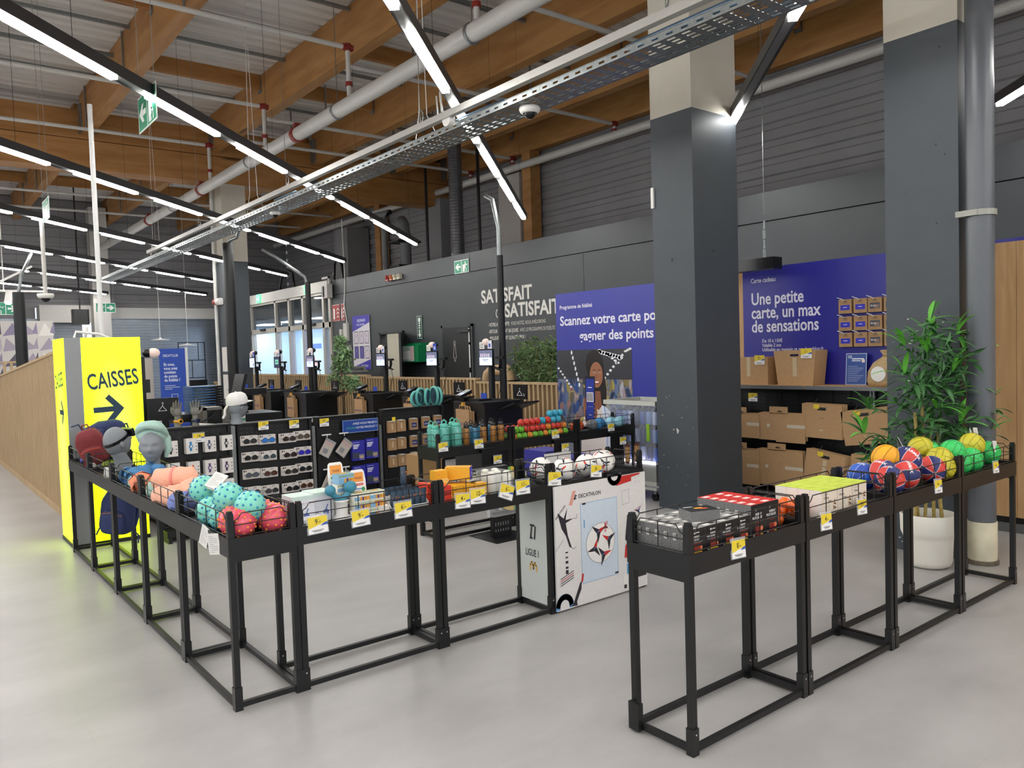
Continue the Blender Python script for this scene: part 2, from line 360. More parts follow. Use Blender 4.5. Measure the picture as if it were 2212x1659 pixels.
# the lit mall passage outside
wm = sroot('wall_mall')
MALL = mat('mall_white_wall', 'bcdcf2', .6, var=.02)
MB(MALL).bx(12.0, 12.05, 18.3, 28, 0, 2.75).bx(9.1, 12.05, 18.2, 18.25, 0, 2.8).bx(9.1, 12.05, 28, 28.05, 0, 2.8).build('passage_wall', wm)
MB(mat('mall_ceiling', 'c4ccd2', .7, var=.02)).bx(9.2, 12.05, 18.2, 28.05, 2.8, 2.85).build('passage_ceiling', wm)
for y in (19.8, 22.3, 24.8, 27):
    MB(mat('added_lamp_glow', (.82, .91, 1), .5, emit=16)).bx(10.2, 10.8, y-.5, y+.5, 2.77, 2.79).build('added_passage_lamp', wm)  # unseen lamps added to make the passage bright
def tposter(y0, y1, z0, z1, base, label, extra=None):
    o = tag(MB(P(base, .5)).bx(11.97, 11.995, y0, y1, z0, z1).build('shop_poster'), label, 'poster')
    e = MB(P(base, .5)); T = fr((11.968, y1, z0), (0, -1, 0), (0, 0, 1))
    if extra: extra(e, T); e.build('poster_print', o)
def snow(e, T):
    e.quad(2.3, .95, P('2a8fd6'), T, 0, 1.05, .001)
    e.poly([(0, 1.0), (.3, 1.35), (.6, 1.15), (1.0, 1.5), (1.4, 1.2), (1.9, 1.45), (2.3, 1.1), (2.3, .75), (0, .75)], P('dfe9f2'), T, .002)
    e.poly([(.5, 1.0), (.8, 1.3), (1.2, 1.0), (1.7, 1.25), (2.2, .85), (.2, .8)], P('7fa8cc'), T, .003)
    e.quad(2.3, .3, P('6f8f86'), T, 0, .2, .001); e.poly([(0, .3), (.8, .5), (2.3, .35), (2.3, .15), (0, .15)], P('3e5a50'), T, .002)
tposter(22.8, 25.1, .35, 2.35, 'eaf2f8', 'snowy mountain poster behind the glass entrance', snow)
def red(e, T): e.poly([(0, 0), (1.9, 0), (1.9, .5), (.2, .75)], P('cf3a48'), T, .001); e.poly([(.2, .85), (1.5, 1.0), (1.2, 1.3), (.3, 1.2)], P('f2b8b4'), T, .002); e.quad(.9, .18, P('2f6fcf'), T, .9, 1.6, .001)
tposter(25.8, 27.7, .3, 2.3, 'd4e6f5', 'pale poster with a red band behind the glass entrance', red)
def violet(e, T): e.quad(1.5, .5, P('5a74ff'), T, 0, 1.5, .001); e.text('Bientôt', .2, P('dfe4ff'), T, .1, 1.7, .002); e.quad(1.2, .5, P('9aa6ff'), T, .15, .5, .002)
o = MB(mat('violet_screen', '4a4cf2', .4, emit=.7, var=.02)).bx(9.6, 9.65, 18.95, 20.3, .35, 1.75).build('violet_display'); tag(o, 'glowing violet advertising display outside the last glass pane', 'display')
e = MB(P('b9c0ff')); T = fr((9.598, 20.3, .35), (0, -1, 0), (0, 0, 1)); e.quad(1.1, .02, e.dm, T, .1, 1.2, .001)
for k in range(3): e.quad(.25, .35, e.dm, T, .15+.4*k, .25, .001)
e.text('Bientôt', .16, e.dm, T, .12, .95); e.text('ici', .16, e.dm, T, .12, .75); e.build('screen_print', o)
tag(MB(mat('mall_brick', 'a5674e', .6, var=.2, scale=9)).bx(10.0, 10.4, 18.6, 20.5, 0, .55).build('planter_wall'), 'low reddish planter wall outside the last glass pane', 'planter')
# ================================================================ roof: deck, girder, beams, purlins, bracing
rf = sroot('ceiling')
pr = []; y = -12
while y < 29.2:
    pr += [(y, 6.95), (y+.14, 6.95), (y+.17, 7.02), (y+.25, 7.02)]; y += .28
v = [(x, a, z) for a, z in pr for x in (-16, 12.3)]
MB(DECK).add(v, [(2*i, 2*i+2, 2*i+3, 2*i+1) for i in range(len(pr)-1)]).build('roof_deck', rf)
BX = [-9.2, -6.7, -4.2, -1.7, .82, 3.33, 5.87, 8.25, 10.4, 11.95]
def dress_beam(o): return o
for x in BX:
    for y0, y1 in ((-12, 17.72), (18.28, 29)):
        MB(GLULAM).bx(x-.1, x+.1, y0, y1, 6.2, 6.95).build('beam', rf)
MB(GLULAMX).bx(-16, 12.05, 17.75, 18.25, 5.52, 6.1).build('girder', rf)
MB(GLULAMX).bx(-16, 12.05, 17.75, 18.25, 6.115, 6.68).build('girder', rf)
for x in BX:
    MB(STEEL).bx(x-.13, x-.1, 17.5, 17.75, 6.2, 6.75).bx(x+.1, x+.13, 17.5, 17.75, 6.2, 6.75).build('beam_hanger', rf)
PY = [4.7, 7.2, 9.7, 12.2, 14.7, 20.5, 23, 25.5]
for i in range(3, len(BX)-1):
    for j, y in enumerate(PY):
        if (i+j) % 3 == 2 and y < 17:
            MB(STEEL).bx(BX[i]+.1, BX[i+1]-.1, y-.03, y+.03, 6.78, 6.84).build('steel_purlin', rf)
        else:
            MB(GLULAMX).bx(BX[i]+.1, BX[i+1]-.1, y-.05, y+.05, 6.68, 6.95).build('purlin', rf)
            MB(STEEL).bx(BX[i+1]-.12, BX[i+1]-.1, y-.07, y+.07, 6.62, 6.93).build('purlin_shoe', rf)
    for y in (6, 11, 13.5, 16.1): MB(STEEL).bx(BX[i]+.1, BX[i+1]-.1, y-.025, y+.025, 6.85, 6.9).build('steel_purlin', rf)
# ================================================================ columns
def column(x0, y0, w, d_, label, top=6.2, zp=3.81, m1=BEIGEP, m2=GREY):
    t = thing('column', label, 'column', (x0, y0, 0))
    MB(m2).bx(0, w, 0, d_, 0, zp).build('painted_shaft', t)
    MB(m1).bx(0, w, 0, d_, zp, top).build('bare_shaft', t)
    return t
cA = column(5.95, 4.72, .68, .5, 'dark grey square column with cream top beside the tub of bottles')
b = MB(P('dcdcd4', .6)); T = fr((-.001, .5, 0), (0, -1, 0), (0, 0, 1)); r = random.Random(5)
for k in range(22): x, y, s_ = r.uniform(.03, .47), r.uniform(.2, 1.15), r.uniform(.002, .005); b.quad(s_*r.uniform(1, 3), s_, b.dm, T, x, y)
b.quad(.02, .003, b.dm, T, .06, .92).poly([(.24, .80), (.25, .75), (.26, .75), (.275, .79), (.262, .78), (.255, .80)], b.dm, T).quad(.012, .012, b.dm, T, .20, .78)
b.build('paint_chips', cA)
MB(GREY).tube((-.006, .28, 2.43), (0, .28, 2.43), .02).tube((.3, -.006, 2.5), (.3, 0, 2.5), .02).build('plugged_hole', cA)
MB(WHITEP).bx(-.02, 0, .47, .5, 2.95, 3.15).build('sensor', cA)
cB = column(5.95, 2.40, .5, .52, 'dark grey square column with cream top behind the bamboo plant')
b = MB(DARKPL); T = fr((-.001, .52, 0), (0, -1, 0), (0, 0, 1))
for x, y in ((.4, 3.66), (.37, 2.98), (.43, 2.9), (.37, 2.42), (.38, 1.78), (.1, 2.7), (.15, 2.68)): b.disc(x, y, .008, b.dm, T, n=8)
b.build('drill_holes', cB)
b = MB(P('c9ccca', .6))
for k in range(26): x, y, s_ = r.uniform(.02, .5), r.choice([r.uniform(.03, .1), r.uniform(1.2, 1.9)]), r.uniform(.003, .008); b.quad(s_*r.uniform(1, 3), s_, b.dm, T, x, y)
b.build('paint_chips', cB)
cC = column(5.95, 17.75, .55, .55, 'distant dark grey column carrying the timber girder', 5.52)
for z in (1.62, 1.0): MB(P('d8d4ce', .6)).bx(-.01, 0, .05, .36, z-.28, z+.27).build('notice', cC)
MB(WHITEM).tube((-.05, .5, 0), (-.05, .5, 5.5), .04).build('conduit', cC)
cD = column(5.2, 28.0, .5, .5, 'pale column standing before the end wall shutters', 6.6, 3.0, LINT, LINT)
# rain pipe
t = thing('rain_pipe', 'round grey rain pipe with cream foot beside the column', 'pipe', (5.985, 2.275, 0))
PG = mat('grey_pvc_paint', '5b5f64', .35, var=.05, scale=3)
MB(PG).tube((0, 0, .3), (0, 0, 4.02), .088, n=24).build('pipe_body', t)
MB(BEIGEP).tube((0, 0, 4.02), (0, 0, 6.9), .088, n=24).build('pipe_top', t)
MB(mat('cream_pipe_foot', 'd6cfb4', .6, var=.12, scale=9)).lathe([(.092, .03), (.094, .1), (.094, .3), (.087, .3)], n=24).build('pipe_foot', t)
MB(mat('old_floor_ring', '5f564a', .8, var=.3, scale=20)).lathe([(.105, 0), (.104, .025), (.08, .035)], n=24).build('floor_ring', t)
MB(mat('cast_clamp', '9a9a92', .5, .2, var=.05)).lathe([(.09, 2.43), (.102, 2.43), (.102, 2.47), (.09, 2.47)], n=24, smooth=False).bx(-.105, -.065, -.02, .12, 2.43, 2.47).build('pipe_clamp', t)
# small pale edging where pine back panels meet the kick board (right of the pipe)
t = thing('pine_wall_panel', 'wide knotty pine board panel standing beside the rain pipe', 'panel', (7.05, 1.0, 0))
for k, (a, b_) in enumerate(((-3.6, -2.2), (-2.2, -.9), (-.9, .25), (.25, 1.0), (1.0, 1.33), (1.33, 1.42), (1.42, 1.72))):
    MB(PINE).bx(k % 2*.002, .03, a+.0015, b_-.0015, .13, 2.345).build('board', t)
MB(BLACK).bx(.03, .07, -3.6, 1.72, .06, .13).build('dark_plinth', t)  # black plinth strip set back above the kickboard
MB(mat('grey_kickboard', '5b5d5c', .5, var=.05)).bx(.02, .05, -3.6, 1.72, 0, .075).build('kickboard', t)
# ================================================================ light rails hung on the diagonal
TUBE = mat('led_tube_glow', (1.0, .985, .955), .5, emit=TUBE_STRENGTH)
RAILM = mat('dark_rail', '3a3a3c', .4, .3, var=.05)
RAILG = mat('grey_rail_tray', '8d8d8b', .35, .5, var=.05)
LUM = .84; PER = 1.16; XE = 8.45; ZR = 3.8; S2 = math.sqrt(2)
RK = [-12.4, -8.9, -5.4, -1.9, 1.78, 5.22, 8.45, 11.85, 15.3, 18.7, 22.1]
WHERE = {1.78: 'crossing the cable tray above the football poster', 5.22: 'passing beside the hanging green exit arrow', 8.45: 'over the checkout kiosks toward the posters',
         -1.9: 'behind the cream column top', -5.4: 'beyond the rain pipe', 11.85: 'over the kiosks near the ficus tree', 15.3: 'before the glass entrance', 18.7: 'near the distant dark column', 22.1: 'in front of the end shutters', -8.9: 'over the open floor past the right tables', -12.4: 'at the far side of the open floor'}
def rail(k):
    x0 = max(-9.0, -8-k if k > 0 else -11-k); x1 = min(XE, 27.6-k)
    n = int((x1-x0)/PER); x0 = x1-n*PER+(PER-LUM)-.05
    lab = 'dark light rail with lit white tubes '+WHERE[k]
    t = thing('light_rail', lab, 'light rail', (x1, x1+k, ZR), 0, 'diagonal ceiling light rails')
    L = (x1-x0)*S2; t.rotation_euler = (0, 0, PI/4)
    MB(RAILM).bx(-L, .06, -.045, .045, .03, .1).bx(-L, .06, -.05, -.04, .01, .1).bx(-L, .06, .04, .05, .01, .1).build('rail_body', t)
    MB(RAILG).bx(-L, .06, -.039, .039, .024, .03).build('rail_reflector', t)
    tm = None
    for i in range(n):
        a = -i*PER*S2-.03
        if k == -1.9 and i == 2: continue
        if tm is None: tm = MB(TUBE).bx(-LUM*S2, 0, -.03, .03, -.014, .022).build('light_tube', t); tm.location = (a, 0, 0)
        else: dup(tm, (a, 0, 0), parent=t)
    wm_ = None
    for i in range(0, n, 2):
        if wm_ is None: wm_ = MB(DARKPL).tube((0, 0, .1), (0, 0, 3.1), .002, n=4).build('suspension_wire', t); wm_.location = (-.5, 0, 0)
        else: dup(wm_, (-.5-i*PER*S2, 0, 0), parent=t)
    return t
for k in RK: rail(k)
# ================================================================ perforated cable tray
HOLE = mat('dark_slot', '2b2d2e', .7, var=.05)
t = thing('cable_tray', 'long perforated galvanised cable tray hung across the hall', 'cable tray', (4.27, -1, 3.62))
TL = 22.6; TWD = .3
b = MB(STEEL)
# floor of the tray as a lattice of strips so that the slots are real openings
ny = int(TL/.125)
xs = [-.15+.3*i/6 for i in range(7)]
for i in range(7): b.bx(xs[i]-.0125, xs[i]+.0125, 0, TL, 0, .002)
b.build('tray_floor', t)
b = MB(STEEL)
for j in range(ny+1): b.bx(-.15, .15, j*.125-.03, j*.125+.03, .0005, .0025)
o = b.build('tray_rung', t); o['kind'] = 'stuff'
for s_ in (-1, 1):
    b = MB(STEEL); x = s_*.15
    b.bx(x-.001, x+.001, 0, TL, .0, .022).bx(x-.001, x+.001, 0, TL, .038, .06).bx(x-.006, x+.006, 0, TL, .058, .062)
    for j in range(ny+1): b.bx(x-.001, x+.001, j*.125-.04, j*.125+.03, .02, .04)
    b.build('tray_side', t)
for y in (2.2, 7.6, 12.2, 17.5):
    MB(WHITEP).path([(-.15, y, .06), (-.1, y, .35), (-.05, y, 3.2)], .004, n=4).path([(.15, y, .06), (.05, y+.1, .35), (-.05, y, 3.2)], .004, n=4).build('suspension_wire', t)
for k, (y0, y1, z_) in enumerate(((3.7, 4.9, .1), (6.3, 7.0, .08), (8.6, 9.3, .08), (10.6, 11.3, .07), (1.9, 2.6, .08))):
    c = MB(mat('blue_data_cable', '7d9fc0', .5, var=.1, scale=9)); r = random.Random(k)
    for q in range(9):
        pts = []
        ox, oz = r.uniform(-.1, .02), r.uniform(0, .05)
        for i in range(13): a = 2*PI*i/12; pts.append((ox+.05*math.sin(a), (y0+y1)/2+(y1-y0)/2*math.cos(a), .03+oz+z_*(.4+.3*math.sin(a))))
        c.path(pts[:-1], .006, n=5, closed=True)
    tag(c.build('cable_coil', loc=(4.27, -1, 3.625)), 'coil of pale blue data cable in the tray '+('before the cream column top', 'beside the round junction box', 'past the round junction box', 'near the small dome camera', 'beside the square junction box')[k], 'cable', 'blue cable coils in the tray')
# slim square profile beside the tray
t = thing('cable_duct', 'slim white square cable duct running beside the perforated tray', 'cable duct', (4.05, -1, 3.71))
MB(mat('pale_grey_duct', 'b9b7b2', .45, .2, var=.03)).bx(-.03, .03, 0, 17.4, 0, .06).build('duct_body', t)
for y in (4.4, 7.4, 10.6, 14.2):
    MB(STEEL).tube((0, y, .05), (0, y, 3.0), .003, n=4).path([(0, y, .06), (.03, y, .12), (.03, y, .17), (0, y, .2)], .006, n=5).build('duct_hanger', t)
# dome cameras and junction boxes on the tray
def dome(loc, label, s=1):
    t = thing('dome_camera', label, 'camera', loc)
    MB(WHITEP).lathe([(0, .0), (.085, .0), (.09, -.02), (.08, -.045), (.06, -.055)], n=20).build('camera_housing', t)
    MB(DARKPL).ball((0, 0, -.05), .05, seg=14, rings=8).build('camera_lens', t); t.scale = (s, s, s); return t
dome((4.27, 5.05, 3.617), 'white dome camera under the perforated tray between the columns')
dome((4.27, 10.55, 3.617), 'small dome camera under the tray near the tall black post', .8)
t = thing('junction_box', 'round white junction box clipped on the tray beside the light rail', 'junction box', (4.1, 5.95, 3.7))
MB(WHITEP).tube((-.06, 0, 0), (.0, 0, 0), .06, n=20).build('box_body', t)
MB(WHITEP).path([(0, 0, .05), (.0, .15, .12), (.02, .2, .3), (.0, .1, .42)], .012).path([(0, .02, .05), (.02, .25, .1), (.03, .28, .3)], .008).build('cable', t)
t = thing('junction_box', 'square white junction box with black cable on top of the tray', 'junction box', (4.16, 2.72, 3.72))
MB(WHITEP).rbox((0, 0, .06), (.12, .2, .12), .02).build('box_body', t)
MB(DARKPL).path([(-.02, -.08, 0), (-.05, -.15, -.06), (0, -.3, -.08), (.1, -.5, .0)], .012).path([(.0, -.08, .03), (-.02, -.2, -.02), (.02, -.35, -.03), (.1, -.5, .02)], .01).build('cable', t)
# tall black service poles
def pole(name, x, y, z1, r_, label, con=None, sq=False):
    t = thing(name, label, 'pole', (x, y, 0))
    if sq: MB(BLACK).bx(-r_, r_, -r_, r_, 0, z1).build('pole_shaft', t)
    else: MB(BLACK).tube((0, 0, 0), (0, 0, z1), r_, n=14).build('pole_shaft', t)
    MB(BLACK).bx(-.12, .12, -.12, .12, 0, .012).build('base_plate', t)
    if con: MB(STEEL).path(con, .03, n=10).build('flexible_conduit', t)
    return t
pole('service_pole', 6.66, 8.62, 2.92, .05, 'black service post standing beside kiosk twelve', [(0, 0, 2.9), (0, 0, 3.3), (-.02, .1, 3.7), (-.02, .25, 3.77)])
pole('service_pole', 6.62, 14.86, 3.10, .055, 'black service post with curved conduit beside kiosk nine', [(0, 0, 3.0), (-.05, 0, 3.2), (-.5, .3, 3.6), (-.7, .5, 3.77)])
pole('service_pole', 4.93, 14.45, 3.72, .095, 'thick black service post beside the laptop display', [(0, 0, 3.7), (.0, -.15, 3.76), (0, -.5, 3.76), (-.3, -1.5, 3.76), (-.45, -3.6, 3.74)])
pole('service_pole', 1.95, 17.2, 2.98, .1, 'black service post behind the sloping slatted fence', [(0, 0, 2.95), (.05, -.1, 3.3), (.3, .5, 3.77)])
# big white main and branches
PW = mat('white_pipe_paint', 'd5d3cd', .4, var=.04, scale=4); RED = mat('red_coupling', '8c2a22', .5, var=.08)
t = thing('water_main', 'thick white sprinkler main running under the timber beams', 'pipe', (5.5, -8, 5.3))
MB(PW).tube((0, 0, 0), (0, 37, 0), .11, n=18).build('pipe_body', t)
for y in (20.5, 25.6, 30): MB(RED).tube((0, y-.05, 0), (0, y+.05, 0), .13, n=18).bx(-.05, .05, y-.05, y+.05, .1, .18).build('pipe_coupling', t)
for y in (15.5, 19, 22.7, 27.8, 32): MB(STEEL).tube((0, y, .1), (0, y, 1.6), .006, n=4).lathe([(.115, -.02), (.125, -.02), (.125, .02), (.115, .02)], n=18, T=TR(0, y, 0, rx=PI/2)).build('pipe_hanger', t)
def branch(y, x0, x1, z, label, drop=None):
    t = thing('sprinkler_branch', label, 'pipe', (0, y, z), 0, 'thin sprinkler branch pipes')
    MB(PW).tube((x0, 0, 0), (x1, 0, 0), .035, n=10).build('pipe_body', t)
    for x in [x0+1.2+2.5*i for i in range(int((x1-x0)/2.5))]:
        MB(STEEL).tube((x, y, z+.03), (x, y, 6.94), .016, n=6).build('drop_rod', rf)
    if drop:
        MB(RED).tube((drop, 0, -.05), (drop, 0, .05), .055).tube((drop-.08, 0, 0), (drop+.08, 0, 0), .05).build('pipe_coupling', t)
        MB(RED).tube((drop, 0, -.5 if drop < 6 else -.1), (drop, 0, -.56 if drop < 6 else -.14), .055).build('pipe_coupling', t)
        MB(PW).tube((drop, 0, -.05), (drop, 0, -.70 if drop < 6 else -.15), .035, n=10).build('riser', t)
ORD = ('fourth', 'third', 'second', 'first')
for i, y in enumerate((7.4, 10.6, 13.9, 17.0)):
    branch(y, -8, 5.5, 6.12, 'thin white sprinkler branch with red elbow, %s from the timber girder' % ORD[i], 5.5)
    branch(y+.6 if y < 16 else 16.2, 5.8, 11.68, 6.1, 'thin white sprinkler branch toward the cladding, %s from the timber girder' % ORD[i], 11.68)
for i, y in enumerate((20.5, 23.5, 26)): branch(y, -8, 11.4, 6.1, 'thin white sprinkler branch beyond the girder, %s behind it' % ('first', 'second', 'third')[i])
t = thing('wall_pipe', 'long white pipe along the ribbed cladding above the partition', 'pipe', (11.68, -6, 5.87))
MB(PW).tube((0, 0, 0), (0, 35, 0), .085, n=14).build('pipe_body', t)
# spiral duct
t = thing('spiral_duct', 'vertical ribbed metal air duct rising behind the partition', 'duct', (9.9, 14.3, 0))
prf = []
for i in range(60): z = 2.2+i*.066; prf += [(.15, z), (.15, z+.05), (.158, z+.055), (.158, z+.06)]
MB(mat('dull_duct_metal', '6d6d70', .4, .7, var=.1, scale=6)).lathe(prf, n=20, smooth=False).build('duct_body', t)
t = thing('vent_stack', 'bent grey waste pipes above the partition near the glass entrance', 'pipe', (10.2, 17.0, 0))
PGm = mat('grey_waste_pipe', '77797b', .5, var=.05)
MB(PGm).tube((0, 0, 2.5), (0, 0, 4.6), .14, n=14).path([(0, 0, 4.5), (0, .05, 4.8), (.1, .3, 4.95), (.3, .6, 4.95)], .14, n=12).tube((-.3, .5, 2.5), (-.3, .5, 5.0), .08).path([(-.3, .5, 5.0), (-.25, .3, 5.15), (-.2, 1.6, 5.2)], .07, n=10).build('pipe_body', t)
for z_ in (3.75, 4.35): MB(BLACK).bx(-.35, .3, -.25, .25, z_, z_+.05).build('pipe_bracket', t)
tag(MB(BLACK).path([(9.07, 18.2, 3.56), (9.07, 18.25, 3.9), (9.07, 18.4, 4.1), (9.07, 18.65, 4.0), (9.07, 18.72, 3.56)], .035, n=8).build('cable_loop'), 'black cable looping over the partition end above the poster', 'cable')
tag(MB(BLACK).path([(9.1, 21.3, 3.56), (9.1, 21.4, 4.0), (9.1, 21.8, 4.15), (9.1, 22.2, 3.95), (9.1, 22.4, 3.56)], .03, n=8).build('cable_loop'), 'black cable looping above the entrance header', 'cable')
for x, y, z0, z1 in ((10.0, 13.6, 0, 6.2), (10.6, 16.6, 0, 6.2)):
    tag(MB(DARKPL).tube((x, y, z0), (x, y, z1), .035).build('riser_cable'), 'thin black riser pipe beside the %s above the partition' % ('ribbed air duct' if y < 15 else 'bent waste pipes'), 'pipe')
# hanging emergency signs
GRN = P('1f8f6a', .4); PAPER = P('e8eee9', .45)
def runner(m, T, x, y, s, mm):
    m.disc(x+.5*s, y+.86*s, .09*s, mm, T, .001, 10)
    m.poly([(x+.36*s, y+.40*s), (x+.52*s, y+.36*s), (x+.62*s, y+.74*s), (x+.44*s, y+.76*s)], mm, T, .001)
    m.line([(x+.45*s, y+.72*s), (x+.25*s, y+.62*s), (x+.2*s, y+.48*s)], .07*s, mm, T, .001).line([(x+.58*s, y+.7*s), (x+.78*s, y+.6*s), (x+.86*s, y+.7*s)], .07*s, mm, T, .001)
    m.line([(x+.46*s, y+.42*s), (x+.66*s, y+.26*s), (x+.62*s, y+.06*s)], .09*s, mm, T, .001).line([(x+.42*s, y+.42*s), (x+.36*s, y+.2*s), (x+.12*s, y+.12*s)], .09*s, mm, T, .001)
def arrow(m, T, x, y, s, d, mm):
    f_ = lambda p: (x+.5*s+d*(p[0]-.5)*s, y+p[1]*s)
    p = [f_(q) for q in ((.05, .4), (.5, .4), (.3, .18), (.55, .18), (.95, .5), (.55, .82), (.3, .82), (.5, .6), (.05, .6))]
    m.poly(p if d > 0 else p[::-1], mm, T, .001)
def exit_sign(T, w, label, d=-1, hang=0.6, glow=0):
    h = w/2; m_ = MB(PAPER).bx(-w/2-.012, w/2+.012, -h-.012, .012, -.006, .0, T=ID)
    o = m_.build('exit_sign'); o.matrix_world = T; tag(o, label, 'exit sign')
    g = MB(GRN); I = ID
    g.quad(h-.008, h, GRN, I, -w/2 if d < 0 else .008, -h, .0006); g.quad(h-.008, h, GRN, I, .008 if d < 0 else -w/2, -h, .0006)
    arrow(g, Matrix.Translation((0, 0, .0008)), (-w/2 if d < 0 else .01)+.03*w, -h+.03*w, h*.86, d, PAPER)
    x = (.01 if d < 0 else -w/2)+.04*w
    g.quad(h*.3, h*.6, PAPER, I, x+h*.05, -h*.95, .001); runner(g, Matrix.Translation((0, 0, .0012)), x, -h*.98, h*.9, PAPER)
    g.build('sign_print', o)
    if hang: MB(STEEL).tube((-w/2*.85, 0, -.003), (-w/2*.85, hang, -.003), .003, n=4).tube((w/2*.85, 0, -.003), (w/2*.85, hang, -.003), .003, n=4).build('sign_wire', o)
    return o
exit_sign(fr((1.83, 7.21, 3.90), (0, -1, 0), (0, 0, 1)), .56, 'green and white exit sign with left arrow hanging near the lit column', -1, 3.04)
exit_sign(fr((1.7, 11.85, 3.755), (0, -1, 0), (0, 0, 1)), .5, 'small green exit sign hanging far over the slatted fence', -1, 3.18)
exit_sign(fr((2.42, 24.0, 3.255), (1, 0, 0), (0, 0, 1)), .6, 'green exit sign with right arrow before the triangle graphic board', 1, 3.68)
exit_sign(fr((4.36, 22.0, 3.125), (1, 0, 0), (0, 0, 1)), .43, 'green exit sign with right arrow in front of the steel shutter', 1, 3.8)
exit_sign(TX(12.87, 3.42, 8.985), .47, 'green exit sign with left arrow fixed on the dark partition', -1, 0)
# fire signs, alarm lamps and boxes on the partition
def wallsign(y0, w, z0, z1, label, fn, base):
    o = tag(MB(P(base, .45)).bx(8.985, 8.999, y0, y0+w, z0, z1).build('wall_sign'), label, 'sign')
    e = MB(PAPER); fn(e, fr((8.984, y0+w, z0), (0, -1, 0), (0, 0, 1)), w, z1-z0); e.build('sign_print', o)
def ext_print(e, T, w, h):
    e.line([(.01, .01), (w-.01, .01), (w-.01, h-.01), (.01, h-.01)], .008, e.dm, T, .0005, True)
    e.quad(w*.2, h*.5, e.dm, T, w*.15, h*.12, .001); e.disc(w*.25, h*.68, w*.1, e.dm, T, .001, 10)
    for k in range(3): e.line([(w*.6, h*(.2+.22*k)), (w*.72, h*(.32+.22*k)), (w*.9, h*(.22+.22*k))], .02, e.dm, T, .001)
wallsign(18.3, .42, 2.5, 2.92, 'square red fire extinguisher sign next to the glass entrance', ext_print, 'a3312b')
wallsign(18.04, .19, 2.5, 2.92, 'narrow red fire sign beside the square red one', ext_print, 'a3312b')
def med(e, T, w, h):
    e.line([(.01, .01), (w-.01, .01), (w-.01, h-.01), (.01, h-.01)], .008, e.dm, T, .0005, True)
    e.disc(w/2, h*.82, w*.25, e.dm, T, .001, 10); e.poly([(w*.2, h*.2), (w*.5, h*.05), (w*.8, h*.2), (w*.6, h*.2), (w*.6, h*.4), (w*.4, h*.4), (w*.4, h*.2)], e.dm, T, .001)
    for k in range(3): e.quad(w*.3, h*.06, e.dm, T, w*.35, h*(.45+.1*k), .001)
wallsign(14.42, .2, 1.92, 2.42, 'tall narrow green sign above the defibrillator cabinet', med, '20503f')
t = thing('alarm_lamps', 'row of small red and cream alarm lamps on the partition', 'alarm', (8.99, 15.75, 3.32))
for k, c in enumerate(('9c2b20', 'c2693a', 'c8c2a8', 'd2ccb8')):
    MB(P(c, .4)).bx(-.07, 0, -.17*k-.06, -.17*k+.06, -.05, .06).ball((-.06, -.17*k, .03), .05, seg=10, rings=6).build('lamp', t)
for k, (y, w, z0, z1) in enumerate(((17.85, .19, 1.98, 2.42), (18.15, .1, 2.02, 2.28), (17.75, .45, 1.72, 1.86))):
    tag(MB(LINT).bx(8.93, 9.0, y, y+w, z0, z1).build('switch_box'), ('tall cream switch box under the red fire signs', 'small cream switch box beside the tall one', 'flat cream trunking piece above the ficus tree')[k], 'switch box')
tag(MB(WHITEP).path([(8.99, 18.0, 5), (8.99, 17.95, 3.4), (8.99, 18.05, 2.9), (8.99, 17.93, 2.42)], .012, n=6).build('wall_cable'), 'thin white cable hanging down the partition past the fire signs', 'cable')
t = thing('projector_bracket', 'beige boxed detector on an arm at the partition corner', 'detector', (8.9, 18.75, 3.15))
MB(LINT).bx(-.1, .05, -.15, .1, -.05, .3).bx(-.02, .02, -.1, .3, .45, .5).bx(-.02, .02, -.1, -.05, .3, .5).build('detector_body', t); MB(DARKPL).bx(-.13, -.1, .02, .1, -.02, .25).build('detector_lens', t)
# back-wall items
t = thing('siren', 'red and white siren on the side of the distant dark column', 'siren', (5.9, 18.1, 2.92))
MB(P('a52c24')).tube((0, 0, 0), (0, .22, 0), .07, n=12).build('red_lamp', t); MB(WHITEP).tube((0, -.2, 0), (0, 0, 0), .08, n=12).build('siren_body', t)
dome((1.91, 13.76, 2.69), 'white dome camera on a slim pole above the slatted fence', 1.3)
tag(MB(LINT).tube((1.91, 13.76, 2.69), (1.91, 13.76, 3.84), .03).build('camera_pole'), 'slim cream pole carrying a dome camera above the fence', 'pole')
t = thing('loudspeaker', 'black loudspeaker aimed over the shutters beside the pale column', 'speaker', (4.55, 26.5, 3.02))
MB(DARKPL).rbox((0, 0, 0), (.45, .3, .45), .05).build('speaker_box', t); MB(BLACK).tube((0, 0, .2), (0, 0, 3.92), .02).build('speaker_rod', t)
t = thing('track_spots', 'white spotlights on a small frame by the triangle board', 'spotlight', (1.9, 19.0, 2.95))
MB(WHITEP).sq((-.9, 0, .2), (.7, 0, .2), .04).sq((0, 0, .2), (0, 0, 2.5), .02).sq((-.2, 0, .3), (.55, .3, .75), .04).build('spot_frame', t)
for x, z in ((-.5, 0), (-.25, .05), (.1, .0)):
    o = MB(WHITEP).tube((x, 0, .18), (x-.05, -.12, -.05), .07, n=12).build('spot_head', t)
    MB(mat('spot_glow', (1, .96, .9), .5, emit=14)).tube((x-.05, -.12, -.052), (x-.051, -.122, -.056), .06, n=12).build('spot_lens', o)
for x, y, z in ((6.9, 27, 2.3), (7.6, 26.5, 2.1)): tag(MB(WHITEM).lathe([(0, 0), (.28, 0), (.3, .02), (.04, .06), (.04, .1)], n=20).tube((0, 0, .1), (0, 0, 6.94-z), .008, n=4).build('pendant_disc', loc=(x, y, z)), 'thin white disc pendant hanging before the shutter', 'pendant', 'disc pendants before the shutter')
